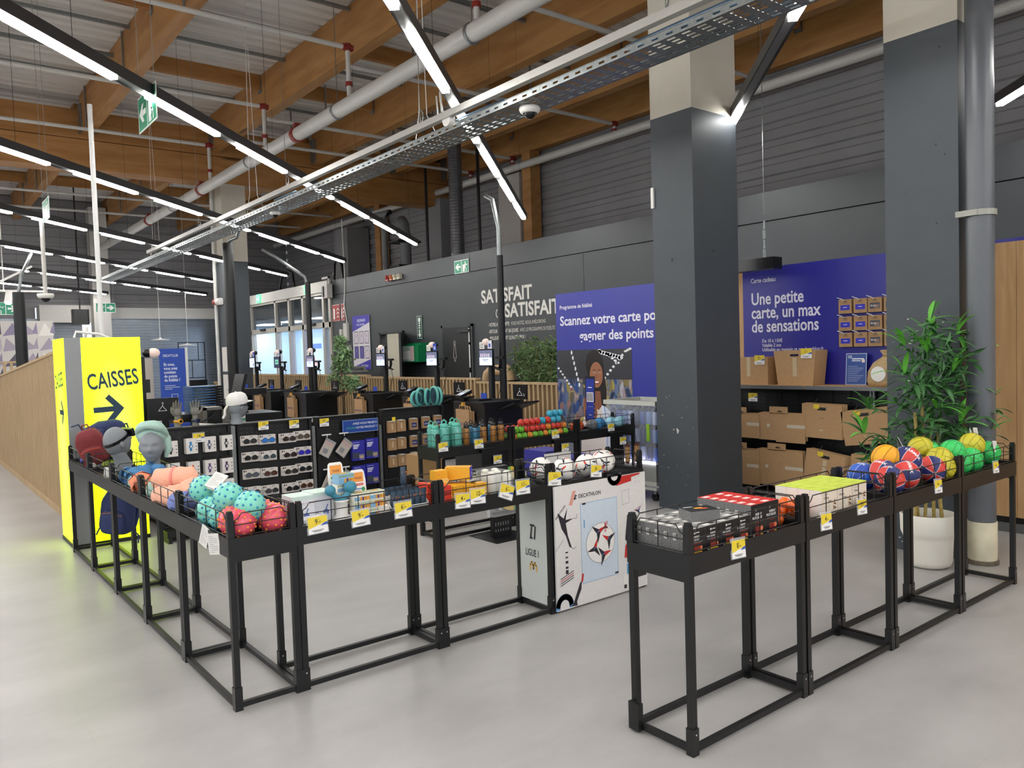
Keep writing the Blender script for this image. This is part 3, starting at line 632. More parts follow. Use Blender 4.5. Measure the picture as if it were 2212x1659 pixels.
# turnbuckle cables with black header sign over the gift card wall
t = thing('hanging_header', 'black header box hung on two cables above the cardboard rack', 'header sign', (7.2, 4.9, 2.43))
MB(DARKPL).bx(-.08, .08, -.25, 1.2, -.07, .05).build('header_box', t)
for y in (-.1, .30):
    c = MB(STEEL); c.tube((0, y, .5), (0, y, 4.3), .004, n=4)
    for k in range(4): c.tube((0, y, .05+.1*k), (0, y, .14+.1*k), (.018, .011, .016, .01)[k], n=8)
    c.build('suspension_cable', t)
# ================================================================ slatted fences
def slat_fence(name, label, x, runs, pitch, wd_, dp):
    t = thing(name, label, 'fence', (x, runs[0][0], 0)); y00 = runs[0][0]
    for y0, y1, h in runs:
        MB(OAK).bx(-.005, dp+.005, y0-y00, y1-y00-.004, h-.035, h).build('top_rail', t)
        MB(OAK).bx(-.005, dp+.005, y0-y00, y1-y00-.004, 0, .05).build('bottom_rail', t)
        sm = MB(OAK).bx(0, dp, 0, wd_, .05, h-.035); so = None
        n = int((y1-y0)/pitch)
        for i in range(n):
            yy = y0-y00+pitch*(i+.3)
            if so is None: so = sm.build('slat', t, (0, yy, 0))
            else: dup(so, (0, yy, 0), parent=t)
    return t
slat_fence('slatted_fence', 'long oak slatted fence behind the self-checkout kiosks', 7.62, ((8.55, 10.6, 1.115), (10.6, 14.4, 1.17), (14.4, 17.8, 1.205), (17.8, 21.2, 1.205)), .105, .042, .09)
# fence with falling top on the left
t = thing('sloping_fence', 'oak slatted fence with a sloping top beside the lit yellow sign', 'fence', (1.37, 8.32, 0))
LN = 9.0; h0, h1 = 1.815, 1.345; slope = (h1-h0)/LN
n = 150
for i in range(n):
    y = LN*i/n; a, b_ = h0+slope*y-.03, h0+slope*(y+.038)-.03
    v = [(0, y, .06), (.03, y, .06), (.03, y+.038, .06), (0, y+.038, .06), (0, y, a), (.03, y, a), (.03, y+.038, b_), (0, y+.038, b_)]
    MB(OAK).add(v, [(3, 2, 1, 0), (4, 5, 6, 7), (0, 1, 5, 4), (1, 2, 6, 5), (2, 3, 7, 6), (3, 0, 4, 7)]).build('slat', t)
OAKD = wood_mat('oak_backing', '8a6f4c', 'a3865f', 5, (3, 3, .5), knots=False)
MB(OAKD).add([(.03, 0, .05), (.05, 0, .05), (.05, LN, .05), (.03, LN, .05), (.03, 0, h0-.03), (.05, 0, h0-.03), (.05, LN, h1-.03), (.03, LN, h1-.03)],
    [(3, 2, 1, 0), (4, 5, 6, 7), (0, 1, 5, 4), (1, 2, 6, 5), (2, 3, 7, 6), (3, 0, 4, 7)]).build('back_board', t)
MB(OAK).add([(-.01, 0, h0-.03), (.07, 0, h0-.03), (.07, LN, h1-.03), (-.01, LN, h1-.03), (-.01, 0, h0), (.07, 0, h0), (.07, LN, h1), (-.01, LN, h1)],
    [(3, 2, 1, 0), (4, 5, 6, 7), (0, 1, 5, 4), (1, 2, 6, 5), (2, 3, 7, 6), (3, 0, 4, 7)]).build('top_rail', t)
MB(OAK).bx(-.02, .05, 0, LN, 0, .06).build('base_rail', t)
# short oak screens far off beside the end wall
for x0, x1, y, h, lab in ((.6, 3.2, 25, 1.75, 'far oak slatted screen before the triangle graphic board'), (6.0, 6.6, 18.9, 1.1, 'short oak slatted screen between the banner and the distant column')):
    t = thing('slatted_screen', lab, 'fence', (x0, y, 0))
    MB(OAK).bx(0, x1-x0, 0, .08, h-.05, h).bx(0, x1-x0, 0, .08, 0, .05).build('screen_rail', t)
    so = None
    for i in range(int((x1-x0)/.16)):
        if so is None: so = MB(OAK).bx(0, .06, 0, .08, .05, h-.05).build('slat', t, (.03, 0, 0))
        else: dup(so, (.03+.16*i, 0, 0), parent=t)
# ================================================================ lit CAISSES sign
def backlit(name):                          # backlit acrylic, uneven glow painted as a paler middle in the emission colour
    m = bpy.data.materials.new(name); m.use_nodes = True; nt = m.node_tree; b = nt.nodes['Principled BSDF']; L = nt.links.new
    tc = nt.nodes.new('ShaderNodeTexCoord'); mp = nt.nodes.new('ShaderNodeMapping'); mp.inputs['Location'].default_value = (-.5, -.5, -.5)
    gr = nt.nodes.new('ShaderNodeTexGradient'); gr.gradient_type = 'SPHERICAL'; mp.inputs['Scale'].default_value = (1, 1, 1)
    rp = nt.nodes.new('ShaderNodeValToRGB'); rp.color_ramp.elements[0].position = .35; rp.color_ramp.elements[0].color = (.62, .95, .0, 1); rp.color_ramp.elements[1].position = .95; rp.color_ramp.elements[1].color = (1.0, 1.0, .30, 1)
    L(tc.outputs['Generated'], mp.inputs[0]); L(mp.outputs[0], gr.inputs[0]); L(gr.outputs['Fac'], rp.inputs[0]); L(rp.outputs[0], b.inputs['Emission Color'])
    b.inputs['Emission Strength'].default_value = 1.0; b.inputs['Base Color'].default_value = (.6, .7, .02, 1); b.inputs['Roughness'].default_value = .3
    return m
YEL = backlit('backlit_yellow_acrylic'); NAVY = P('18364e', .4); SIGNG = mat('sign_grey_metal', '8f9192', .45, .2, var=.03)
t = thing('checkout_sign', 'tall glowing yellow column sign with dark lettering and arrow', 'sign', (1.18, 7.69, 0))
MB(BLACK).bx(-.005, .617, -.005, .575, 0, .03).build('sign_base', t)
MB(SIGNG).bx(.012, .605, .012, .56, .03, 1.835).bx(.004, .13, 0, .012, .03, 1.835).build('sign_body', t)
o = MB(YEL).bx(.132, .612, 0, .012, .035, 1.833).build('lit_panel', t)
e = MB(NAVY); T = fr((.13, -.0005, 0), (1, 0, 0), (0, 0, 1))
e.text('CAISSES', .195, NAVY, T @ TR(.04, 1.375, 0, .10), bold=.022, sx=.60, sp=1.03)
def bigarrow(e, T, x, y, s):
    e.poly([(x, y-.1*s), (x+.74*s, y-.1*s), (x+.74*s, y+.1*s), (x, y+.1*s)], NAVY, T, .001)
    for q_ in (1, -1):
        p_ = [(x+.40*s, y+.40*s*q_), (x+.54*s, y+.54*s*q_), (x+s, y+.02*s*q_), (x+s, y), (x+.74*s, y)]
        e.poly(p_ if q_ < 0 else p_[::-1], NAVY, T, .0012)
bigarrow(e, T @ TR(0, 0, 0, .03), .11, 1.19, .245)
e.build('sign_print', o)
o = MB(YEL).bx(0, .012, .012, .57, .035, 1.833).build('lit_panel', t)
e = MB(NAVY); T = fr((-.0005, .57, 0), (0, -1, 0), (0, 0, 1)); e.text('CAISSES', .18, NAVY, T @ TR(.03, 1.38, 0, .10), bold=.022, sx=.68); bigarrow(e, T, .2, 1.18, .22); e.build('sign_print', o)
MB(WHITEM).tube((.36, .3, 1.835), (.36, .3, 3.95), .022, n=10).build('sign_pole', t)
MB(WHITEP).path([(.1, .1, 1.83), (.12, .12, 1.89), (.3, .15, 1.87), (.4, .16, 1.83)], .012).path([(.2, .2, 1.83), (.22, .2, 1.93)], .014).build('sign_cable', t)
# ================================================================ basket tables
TLN, TDP = .8, .32
def basket_proto():
    t = thing('basket_table', 'x', 'table')
    w = .028
    lg = None
    for x in (0, TLN-w):
        for y in (0, TDP-w):
            if lg is None:
                lg = MB(BLACK).bx(0, w, 0, w, .012, .905).bx(.003, w-.003, .003, w-.003, .905, .915).build('leg', t, (x, y, 0))
                MB(DARKPL).bx(-.004, w+.004, -.004, w+.004, 0, .108).build('foot_sleeve', lg)
                MB(CHROME).tube((w/2, -.004, .085), (w/2, -.0055, .085), .004, n=8).build('rivet', lg)
            else: dup(lg, (x, y, 0), parent=t)
    for y in (0, TDP-.022): MB(BLACK).bx(w, TLN-w, y, y+.022, .012, .036).build('floor_rail', t)
    for x in (0, TLN-.022): MB(BLACK).bx(x, x+.022, w, TDP-w, .012, .036).build('floor_rail', t)
    tr = MB(BLACK)
    tr.bx(-.003, TLN+.003, -.003, .003, .706, .793).bx(-.003, TLN+.003, TDP-.003, TDP+.003, .706, .793)
    tr.bx(-.003, .003, .003, TDP-.003, .706, .793).bx(TLN-.003, TLN+.003, .003, TDP-.003, .706, .793)
    tr.bx(.003, TLN-.003, .003, TDP-.003, .766, .770)
    tr.build('tray', t)
    for x in (0, TLN-.012): MB(BLACK).bx(x, x+.012, w, TDP-w, .682, .706).build('end_rail', t)
    b = MB(DARKPL)
    for x, z in ((.30, .775), (.34, .775), (.3, .735), (.34, .735)):
        pass
    def guard(L, name):
        g = MB(DARKPL); z0, z1, c = .80, .902, .035; a, b_ = .032, L-.032
        g.path([(a-.012, 0, z0+.07), (a, 0, z0+.07), (a+c*.5, 0, z0+.078), (a+c, 0, z1), (b_-c, 0, z1), (b_-c*.5, 0, z0+.078), (b_, 0, z0+.07), (b_+.012, 0, z0+.07)], .0028, n=5)
        g.path([(a, 0, z0+.05), (b_, 0, z0+.05)], .0024, n=5).path([(a, 0, z0), (b_, 0, z0)], .0028, n=5)
        g.path([(a, 0, z0), (a, 0, z0+.07)], .0026, n=5).path([(b_, 0, z0), (b_, 0, z0+.07)], .0026, n=5)
        k = 4 if L > .5 else 1
        for i in range(k):
            x = a+(b_-a)*(i+1)/(k+1); g.path([(x, 0, z0), (x, 0, z1)], .0024, n=5)
        return g.build(name, t)
    o = guard(TLN, 'wire_guard'); o.location = (0, .006, 0)
    dup(o, (0, TDP-.006, 0), parent=t)
    o = guard(TDP, 'wire_guard'); o.rotation_euler = (0, 0, PI/2); o.location = (.006, 0, 0)
    dup(o, (TLN-.006, 0, 0), (0, 0, PI/2), parent=t)
    return t
proto = basket_proto(); used = []
def table(loc, rz, label, group):
    if not used:
        o = proto; o.location = loc; o.rotation_euler = (0, 0, rz); o['label'] = label; o['group'] = group; used.append(1); return o
    return dup(o_ := proto, loc, rz, label, group)
BT = 'black basket table '
LRUN = ['with nubbed mint and pink balls at the free corner', 'heaped with peach fleece blankets', 'under the mannequin head in a mint towel', 'under the mannequin head with goggles strap', 'with backpacks next to the yellow sign']
LX, LY, LP = 1.475, 3.558, .807
for i, l in enumerate(LRUN): table((LX, LY+i*LP, 0), PI/2, BT+l, 'left run of basket tables')
CX, CYY, CP = 1.482, 3.558, .807
for i, l in enumerate(['with massage boxes and anti friction tubes', 'with yellow boxes and white bottles', 'with footballs behind the white football poster']): table((CX+i*CP, CYY, 0), 0, BT+l, 'front run of basket tables')
MX, MY = 3.6, 5.6
for i, l in enumerate(['with mint and amber drinking bottles', 'with netted coloured balls', 'with folded orange and blue towels']): table((MX+i*.815, MY, 0), 0, BT+l, 'rear run of basket tables')
RX, RY, RP = 2.37, 1.936, .816
for i, l in enumerate(['with energy fruit jelly boxes', 'with choco bar boxes', 'with mini basketballs', 'with green and yellow volleyballs']): table((RX+i*RP, RY, 0), 0, BT+l, 'right run of basket tables')
tag(MB(BLACK).bx(2.348, 2.366, 2.2, 2.256, .01, .125).build('loose_bracket'), 'small black metal bracket leaning on a basket table foot', 'bracket')
# ================================================================ price cards
YC = P('e9cf3a', .4); WC = P('f1f0ee', .4); BC = P('3c5fb0', .4); KC = P('1a1a1a', .4)
CLEAR = mat('clear_holder', 'e8ecf2', .08, alpha=.25, spec=.6)
def price_card(price, loc, rz=0, label=None, w=.088, tilt=-.12, roll=0, holder=True, grp=None):
    h = w*.8
    o = MB(WC).bx(-w/2, w/2, -.001, .001, 0, h).build('price_card')
    e = MB(YC); T = fr((-w/2, -.0016, 0), (1, 0, 0), (0, 0, 1))
    e.poly([(0, h*.32), (w, h*.62), (w, h), (0, h)], YC, T)
    e.poly([(w*.62, h*.42), (w, h*.44), (w, h*.62), (w*.8, h*.56)], BC, T, .0002)
    a, c = price.split('.')
    e.text(a, h*.42, KC, T, w*.36, h*.56, .0004, bold=.012, sx=.85); xo = w*(.36+.115*len(a))+.004
    e.text('€', h*.12, KC, T, xo, h*.80, .0004); e.text(','+c if c else '', h*.16, KC, T, xo, h*.60, .0004)
    for k in range(2): e.quad(w*(.62-.2*k), h*.035, P('4a4a4a', .5), T, w*(.16+.1*k), h*(.17-.07*k), .0002)
    e.build('card_print', o)
    if holder: MB(CLEAR).bx(-w/2-.006, w/2+.006, .0015, .0022, -.004, h+.01).build('card_holder', o)
    o.location = loc; o.rotation_euler = Euler((tilt, roll, 0)).to_matrix().to_4x4().to_euler() if not rz else (Matrix.Rotation(rz, 4, 'Z') @ Euler((tilt, roll, 0)).to_matrix().to_4x4()).to_euler()
    return tag(o, label or ('yellow and white price card reading %s' % price), 'price card', grp)
def fcard(run, x, price, desc, roll=0, z=.738, w=.088, dy=0):
    y = {'c': CYY, 'r': RY, 'm': MY}[run]-.008-dy
    return price_card(price, (x, y, z), 0, desc, w, -.10, roll)
fcard('c', 1.585, '9.99', 'price card 9.99 in front of the lilac massage boxes', -.03, .75, .1)
fcard('c', 1.815, '9.99', 'price card 9.99 below the tiger patch boxes', -.03, .748, .095)
fcard('c', 2.06, '6.99', 'price card 6.99 below the anti friction tubes', 0, .752, .098)
fcard('c', 2.435, '4.99', 'price card 4.99 below the red box and yellow boxes', .05, .745, .094)
fcard('c', 2.535, '12.99', 'price card 12.99 below the stacked yellow boxes', .05, .756, .098, .004)
fcard('c', 2.73, '6.99', 'tilted price card 6.99 in front of the white bottles', .38, .755, .098)
fcard('c', 2.86, '11.99', 'price card 11.99 beside the tilted card 6.99', .02, .765, .098, .006)
fcard('c', 3.11, '11.99', 'price card 11.99 hanging at the football table corner', .1, .782, .098)
fcard('c', 3.46, '8.99', 'price card 8.99 above the white football poster', .12, .79, .09)
fcard('r', 2.675, '8.49', 'price card 8.49 below the energy jelly boxes', .06, .728, .09)
fcard('r', 3.345, '4.49', 'price card 4.49 below the orange sachets', .06, .732, .09)
fcard('r', 3.67, '2.99', 'price card 2.99 below the choco bar boxes', .06, .755, .085)
fcard('r', 4.50, '4.99', 'price card 4.99 below the mini basketballs', .06, .745, .085)
fcard('r', 5.29, '4.99', 'price card 4.99 below the green volleyballs', .06, .76, .08)
fcard('m', 3.655, '11.99', 'price card 11.99 below the mint drinking bottles', 0, .765, .09)
fcard('m', 4.03, '5.99', 'price card 5.99 below the amber and blue bottles', 0, .755, .09)
fcard('m', 4.93, '5.99', 'price card 5.99 below the netted coloured balls', 0, .758, .085)
fcard('m', 5.68, '6.99', 'price card 6.99 below the folded blue towels', 0, .762, .085)
# ================================================================ goods in the baskets
FZ = .771
def fleece(n, c, sc=90): return mat(n, c, .95, var=.08, scale=sc, bump=.35)
def fib(n):
    g = PI*(3-math.sqrt(5)); return [(math.sqrt(1-(1-2*(i+.5)/n)**2)*math.cos(g*i), math.sqrt(1-(1-2*(i+.5)/n)**2)*math.sin(g*i), 1-2*(i+.5)/n) for i in range(n)]
def nub_ball(name, c1, c2):
    o = MB(mat(name, c1, .25, var=.03, coat=.3)).ball((0, 0, 0), .072, seg=24, rings=16).build('nubbed_ball')
    n = MB(mat(name+'_nub', c2, .3, var=.03))
    for d in fib(64):
        n.ball(tuple(q*.0715 for q in d), .0062, seg=7, rings=4)
    k = n.build('nubs', o); k['kind'] = 'stuff'; return o
def cardtag(o, pts, label=None):
    pass
def place(proto, spots, labels, cat, group):
    out = []
    for i, (loc, rot) in enumerate(spots):
        o = proto if i == 0 else dup(proto)
        o.location = loc; o.rotation_euler = rot; tag(o, labels[i] if isinstance(labels, list) else labels, cat, group); out.append(o)
    return out
R3 = lambda r: (r.uniform(0, 6), r.uniform(0, 6), r.uniform(0, 6))
r = random.Random(11)
mint = nub_ball('mint_rubber', '7fd6c2', '2a8bb8')
ms = place(mint, [((1.25, 4.2, .905), R3(r)), ((1.245, 3.80, .915), R3(r)), ((1.295, 3.655, .885), R3(r)), ((1.235, 4.05, .816), R3(r)), ((1.24, 3.88, .816), R3(r))],
    ['mint ball with blue nubs carrying a white booklet tag', 'mint ball with blue nubs on top of the pile', 'mint ball with blue nubs above the pink balls by the corner post', 'mint ball with blue nubs low beside the blue roll', 'mint ball with blue nubs low behind the long guard wire'], 'ball', 'nubbed mint balls')
pink = nub_ball('pink_rubber', 'e8566c', 'f0973f')
place(pink, [((1.36, 4.1, .816), R3(r)), ((1.235, 3.71, .816), R3(r)), ((1.24, 3.58+.06, .816), R3(r)), ((1.395, 3.645, .816), R3(r)), ((1.395, 3.80, .816), R3(r))],
    ['pink ball with orange nubs under the mint balls', 'pink ball with orange nubs beside the hanging tags', 'pink ball with orange nubs at the corner post', 'pink ball with orange nubs by the short end guard', 'pink ball with orange nubs in the inner corner'], 'ball', 'nubbed pink balls')
def booklet(loc, rot, label, w=.07, h=.1):
    o = MB(P('e4e2dd', .6)).bx(-w/2, w/2, -.001, .001, 0, h).add([(-w/2, .001, 0), (w/2, .001, 0), (w/2, .03, h*.08), (-w/2, .03, h*.08), (w/2, .001, h), (-w/2, .001, h)], [(0, 1, 4, 5), (5, 4, 2, 3)]).build('booklet_tag')
    e = MB(P('8a8a88', .6)); T = fr((-w/2, -.0016, 0), (1, 0, 0), (0, 0, 1))
    for k in range(9): e.quad(w*(.7 if k % 4 else .4), h*.018, e.dm, T, w*.12, h*(.12+.09*k))
    e.build('fine_print', o); o.location = loc; o.rotation_euler = rot; return tag(o, label, 'tag')
booklet((1.245, 4.07, .955), (-.9, .3, -.9), 'white booklet tag lying on a mint nubbed ball', .075, .1)
booklet((1.138, 3.885, .71), (-.05, .35, -1.35), 'folded white booklet tag hanging outside the tray', .07, .1)
booklet((1.14, 3.70, .70), (.05, -.08, -1.0), 'printed white booklet tag hanging near the corner post', .065, .1)
booklet((1.42, 3.93, .80), (-1.2, 0, .6), 'pale booklet tag lying behind the pink balls', .06, .09)
# fleece blankets and towels
PEACH = fleece('peach_fleece', 'f0b49a'); MINTF = fleece('mint_terry', 'a9c9bd'); PERI = fleece('periwinkle_fleece', '7d8cc9'); CORAL = P('f08a62', .7); BLUEC = fleece('blue_cloth', '4a7fae', 30)
def roll(m, p0, p1, r_, label, cat='blanket', wob=.12, n=18, band=None, seed=0, grp=None):
    p0, p1 = Vector(p0), Vector(p1); k = 9; q = random.Random(seed); pts = []; rs = []
    for i in range(k):
        t = i/(k-1); e = min(1, math.sqrt(max(0, 1-abs(2*t-1)**8))+.25)
        pts.append(p0.lerp(p1, t)+Vector((q.uniform(-1, 1), q.uniform(-1, 1), q.uniform(-1, 1)))*r_*wob*.4); rs.append(r_*e*(1+q.uniform(-wob, wob)*.5))
    o = MB(m).path([p-p0 for p in pts], r_, n=n, rs=rs).build('rolled_'+cat, loc=tuple(p0))
    if band: MB(P(band, .7)).path([(p1-p0)*.5+Vector((0, 0, 0))-(p1-p0).normalized()*.006, (p1-p0)*.5+(p1-p0).normalized()*.006], r_*1.07, n=n).build('band', o)
    return tag(o, label, cat, grp)
roll(PEACH, (1.2, 5.03, .86), (1.42, 4.86, .88), .07, 'peach fleece blanket rolled up with a coral band on the heap', band='e88d86', seed=1)
roll(PEACH, (1.2, 4.78, .80), (1.4, 4.72, .80), .062, 'peach fleece blanket lying flat in front of the roll', seed=2)
roll(PEACH, (1.2, 4.92, .795), (1.24, 4.62, .79), .055, 'pale peach blanket fold pressed against the guard wire', seed=3)
roll(PEACH, (1.3, 4.66, .83), (1.42, 4.95, .82), .06, 'peach blanket fold beside the mint bundle', seed=4)
roll(MINTF, (1.2, 5.12, .80), (1.3, 5.0, .80), .058, 'mint terry bundle beside the table joint', cat='towel', seed=5)
roll(MINTF, (1.38, 5.1, .84), (1.43, 4.98, .84), .05, 'small mint terry bundle behind the peach roll', cat='towel', seed=6)
roll(PERI, (1.2, 4.56, .80), (1.24, 4.43, .81), .058, 'periwinkle blue fleece roll at the post beside the mint balls', seed=7)
roll(PERI, (1.3, 4.55, .8), (1.43, 4.5, .82), .055, 'periwinkle blue fleece roll behind the mint balls', seed=8)
# mannequin heads
HEADM = mat('matte_grey_mannequin', '84898e', .55, var=.02, scale=10)
def head_builder(name, neck=.1):
    seg, rg = 44, 34; V = []; F = []
    g = lambda x, c, s: math.exp(-((x-c)/s)**2)
    for i in range(rg+1):
        th = PI*i/rg
        for k in range(seg):
            ph = 2*PI*k/seg; x, y, z = math.sin(th)*math.cos(ph), math.sin(th)*math.sin(ph), math.cos(th)
            X, Y, Z = x*.078, y*.098, z*.118
            if z < 0: X *= 1-.30*(-z)**1.6; Y = Y*(1-.18*(-z)**2)-(.018*(-z) if y < 0 else -.0)
            if z > .2: X *= 1+.04*z
            if y < -.15:
                w = min(1, (-y-.15)*2.2)
                d = .026*g(X, 0, .013)*(g(z, -.20, .13)+.45*g(z, -.02, .16))       # nose
                d -= .013*(g(X, .031, .017)+g(X, -.031, .017))*g(z, .06, .10)        # eye sockets
                d += .006*(g(X, .031, .015)+g(X, -.031, .015))*g(z, .05, .045)       # lids
                d += .007*g(z, .2, .08)*g(X, 0, .055)                                # brow
                d += .009*g(X, 0, .022)*g(z, -.50, .045)+.008*g(X, 0, .018)*g(z, -.60, .05)-.005*g(X, 0, .03)*g(z, -.555, .018)
                d += .012*g(X, 0, .028)*g(z, -.86, .12)                              # chin
                d += .005*(g(X, .045, .02)+g(X, -.045, .02))*g(z, -.22, .12)         # cheeks
                Y -= d*w
            V.append((X, Y, Z))
    for i in range(rg):
        for k in range(seg): F.append((i*seg+k, (i+1)*seg+k, (i+1)*seg+(k+1) % seg, i*seg+(k+1) % seg))
    m = MB(HEADM).add(V, F, None, True)
    for s_ in (-1, 1):
        m.ball((s_*.077, .012, -.012), .026, seg=12, rings=8, sc=(.38, .75, 1.15)).ball((s_*.083, .008, -.01), .014, seg=10, rings=6, sc=(.3, .7, 1.1))
    m.lathe([(.05, -.07), (.046, -.11), (.05, -.14), (.062, -.118-neck)], n=24, T=TR(0, .02, 0), sy=1.1).ball((0, .02, -.118-neck), .062, seg=20, rings=8, sc=(1, 1.1, .12))
    return m
def mhead(loc, rz, label, neck=.07, tilt=0):
    t = thing('mannequin_head', label, 'mannequin head', loc, rz); t.rotation_euler = (tilt, 0, rz)
    head_builder('h', neck).build('head_form', t); return t
hz = FZ+.118+.085
mhead((1.40, 5.83, hz+.02), -.36, 'grey mannequin head wearing a mint terry turban', .085)
T_ = TR(1.40, 5.83, hz+.02, -.36)
tb = MB(MINTF); tb.T = Matrix()
for a, b_, rr, tl, zz in ((.088, .106, .023, .55, .088), (.084, .10, .026, .78, .085), (.072, .088, .03, 1.0, .078)):
    pts = []
    for i in range(22):
        q = 2*PI*i/22; p = Vector((a*math.cos(q), b_*math.sin(q), 0)); p = Euler((-tl, .12, 0)).to_matrix() @ p; pts.append(p+Vector((0, .03, zz)))
    tb.path(pts, rr, n=12, closed=True, rs=[rr*(1+.12*math.sin(5*i)) for i in range(22)])
tb.ball((0, .035, .075), .09, seg=20, rings=12, sc=(1, 1.05, .8))
tb.path([(.06, .07, .1), (.09, .06, .04), (.096, .045, -.04), (.08, .04, -.09)], .03, n=10, rs=[.026, .03, .026, .01])
o = tb.build('towel_turban'); o.location = (1.40, 5.83, hz+.02); o.rotation_euler = (0, 0, -.36); tag(o, 'mint terry towel wrapped as a turban on the mannequin head', 'towel')
mhead((1.32, 6.52, hz+.005), 1.95, 'bald grey mannequin head seen from behind with a goggle strap', .085, -.35)
gs = MB(DARKPL); pts = []
for i in range(24): q = 2*PI*i/24; pts.append((.083*math.cos(q), .103*math.sin(q), .02-.014*math.sin(q)))
for i in range(24):
    a, b_ = pts[i], pts[(i+1) % 24]; gs.add([(*a[:2], a[2]-.012), (*b_[:2], b_[2]-.012), (*b_[:2], b_[2]+.012), (*a[:2], a[2]+.012)], [(0, 1, 2, 3)])
gs.rbox((0, -.11, .03), (.15, .03, .06), .012)
o = gs.build('goggle_strap'); o.location = (1.32, 6.52, hz+.008); o.rotation_euler = (-.35, 0, 1.95); tag(o, 'black ski goggles with a strap around the bald mannequin head', 'goggles')
# backpacks
def backpack(name, label, loc, rot, m1, m2, s=1):
    t = thing(name, label, 'backpack', loc); t.rotation_euler = rot
    def soft(c, d, mm, pn):
        V = []; F = []; seg, rg = 28, 18
        for i in range(rg+1):
            th = PI*i/rg
            for k in range(seg):
                ph = 2*PI*k/seg; f_ = lambda q, e: math.copysign(abs(q)**e, q)
                x, y, z = f_(math.sin(th), .55)*f_(math.cos(ph), .6), f_(math.sin(th), .55)*f_(math.sin(ph), .6), f_(math.cos(th), .55)
                w_ = 1+.04*math.sin(5*x+3*z)+.03*math.sin(9*z+4*y)
                V.append((c[0]+d[0]*x*w_*(1-.12*max(0, z)), c[1]+d[1]*y*w_, c[2]+d[2]*z))
        for i in range(rg):
            for k in range(seg): F.append((i*seg+k, (i+1)*seg+k, (i+1)*seg+(k+1) % seg, i*seg+(k+1) % seg))
        return MB(mm).add(V, F, None, True).build(pn, t)
    soft((0, 0, .17*s), (.125*s, .065*s, .17*s), m1, 'pack_body'); soft((0, -.06*s, .10*s), (.1*s, .035*s, .09*s), m1, 'front_pocket')
    MB(m2).path([(-.11*s, -.035*s, .12*s), (-.1*s, -.035*s, .27*s), (0, -.03*s, .335*s), (.1*s, -.035*s, .27*s), (.11*s, -.035*s, .12*s)], .004*s, n=5).path([(-.085*s, -.09*s, .16*s), (0, -.095*s, .175*s), (.085*s, -.09*s, .16*s)], .003*s, n=5).build('zipper', t)
    for sg in (-1, 1):
        b = MB(m1); pts = [(sg*.05*s, .06*s, .31*s), (sg*.06*s, .12*s, .25*s), (sg*.075*s, .13*s, .15*s), (sg*.09*s, .08*s, .05*s)]
        b.path(pts, .018*s, n=6, rs=[.02*s, .022*s, .018*s, .008*s]).build('shoulder_strap', t)
    MB(m1).path([(-.03*s, .05*s, .33*s), (-.025*s, .055*s, .375*s), (.025*s, .055*s, .375*s), (.03*s, .05*s, .33*s)], .008*s, n=6).build('grab_handle', t)
    MB(m1).path([(.1*s, .02*s, .04*s), (.15*s, .03*s, .0), (.17*s, .0, -.05*s)], .006*s, n=5).path([(-.1*s, .02*s, .04*s), (-.16*s, .03*s, .03*s), (-.17*s, 0, -.03*s)], .006*s, n=5).build('loose_strap', t)
    return t
NAVYF = mat('navy_nylon', '24315c', .7, var=.15, scale=25, bump=.1); MARF = mat('maroon_nylon', '7d2c30', .7, var=.1, scale=30); ORZ = mat('orange_zip', 'e0582a', .5, var=.05)
backpack('backpack', 'large navy blue backpack standing at the back of the heap by the sign', (1.22, 7.30, FZ+.135), (0.35, 1.25, .45), NAVYF, mat('navy_zip', '1a2346', .5, var=.05), 1.05)
backpack('backpack', 'maroon backpack with orange zipper standing in the basket', (1.29, 7.0, FZ+.01), (.25, -.3, -.5), MARF, ORZ, .86)
backpack('backpack', 'navy blue backpack with tan trim hanging under the basket table', (1.33, 6.72, .27), (0, .12, -.8), NAVYF, mat('tan_zip', 'a5673a', .6, var=.05), 1.05)
tag(MB(STEEL).path([(1.36, 6.76, .68), (1.36, 6.76, .705), (1.33, 6.74, .7), (1.33, 6.74, .66)], .004, n=5).build('hook'), 'small steel hook holding the hanging navy backpack', 'hook')
for k, (loc, c, l) in enumerate((((1.2, 6.95, .765), 'e8e4de', 'white folded label card among the backpacks'), ((1.2, 7.1, .77), 'd9503a', 'orange and purple folded pouch at the guard wire'), ((1.2, 7.28, .775), '5d5fae', 'violet folded pouch at the guard wire'))):
    roll(P(c, .7), loc, (loc[0]+.1, loc[1]+.07, loc[2]+.01), .034, l, 'pouch', .35, 10, seed=20+k)
for k, (loc, l) in enumerate((((1.19, 6.28, .75), 'large white care label standing below the goggles head'), ((1.2, 6.15, .75), 'second white care label leaning at the goggles head'))): booklet(loc, (-.12, 0, -1.35), l, .1, .1)
for k in range(6):
    q = random.Random(40+k); x, y = 1.21+.07*(k % 3)+q.uniform(-.01, .01), 5.62+.13*(k//3)
    roll(BLUEC, (x, y, .80+.01*(k % 2)), (x+.06, y+.09, .83), .05, ('crumpled blue cloth pouch beside the turbaned head', 'crumpled blue cloth pouch behind the guard wire')[k // 3], 'pouch', .6, 10, seed=50+k, grp='crumpled blue pouches')
roll(mat('coral_pouch', 'f0906a', .6, var=.1, scale=20, bump=.2), (1.21, 5.3, .80), (1.23, 5.42, .83), .062, 'coral orange crumpled pouch in front of the turbaned head', 'pouch', .5, 8, seed=60)
roll(mat('coral_pouch', 'f0906a', .6), (1.3, 5.38, .81), (1.42, 5.42, .82), .05, 'second coral orange pouch under the turbaned head', 'pouch', .5, 8, seed=61)
roll(MINTF, (1.2, 5.50, .80), (1.3, 5.56, .80), .05, 'mint terry bundle beside the coral pouches', 'towel', .3, 10, seed=62)
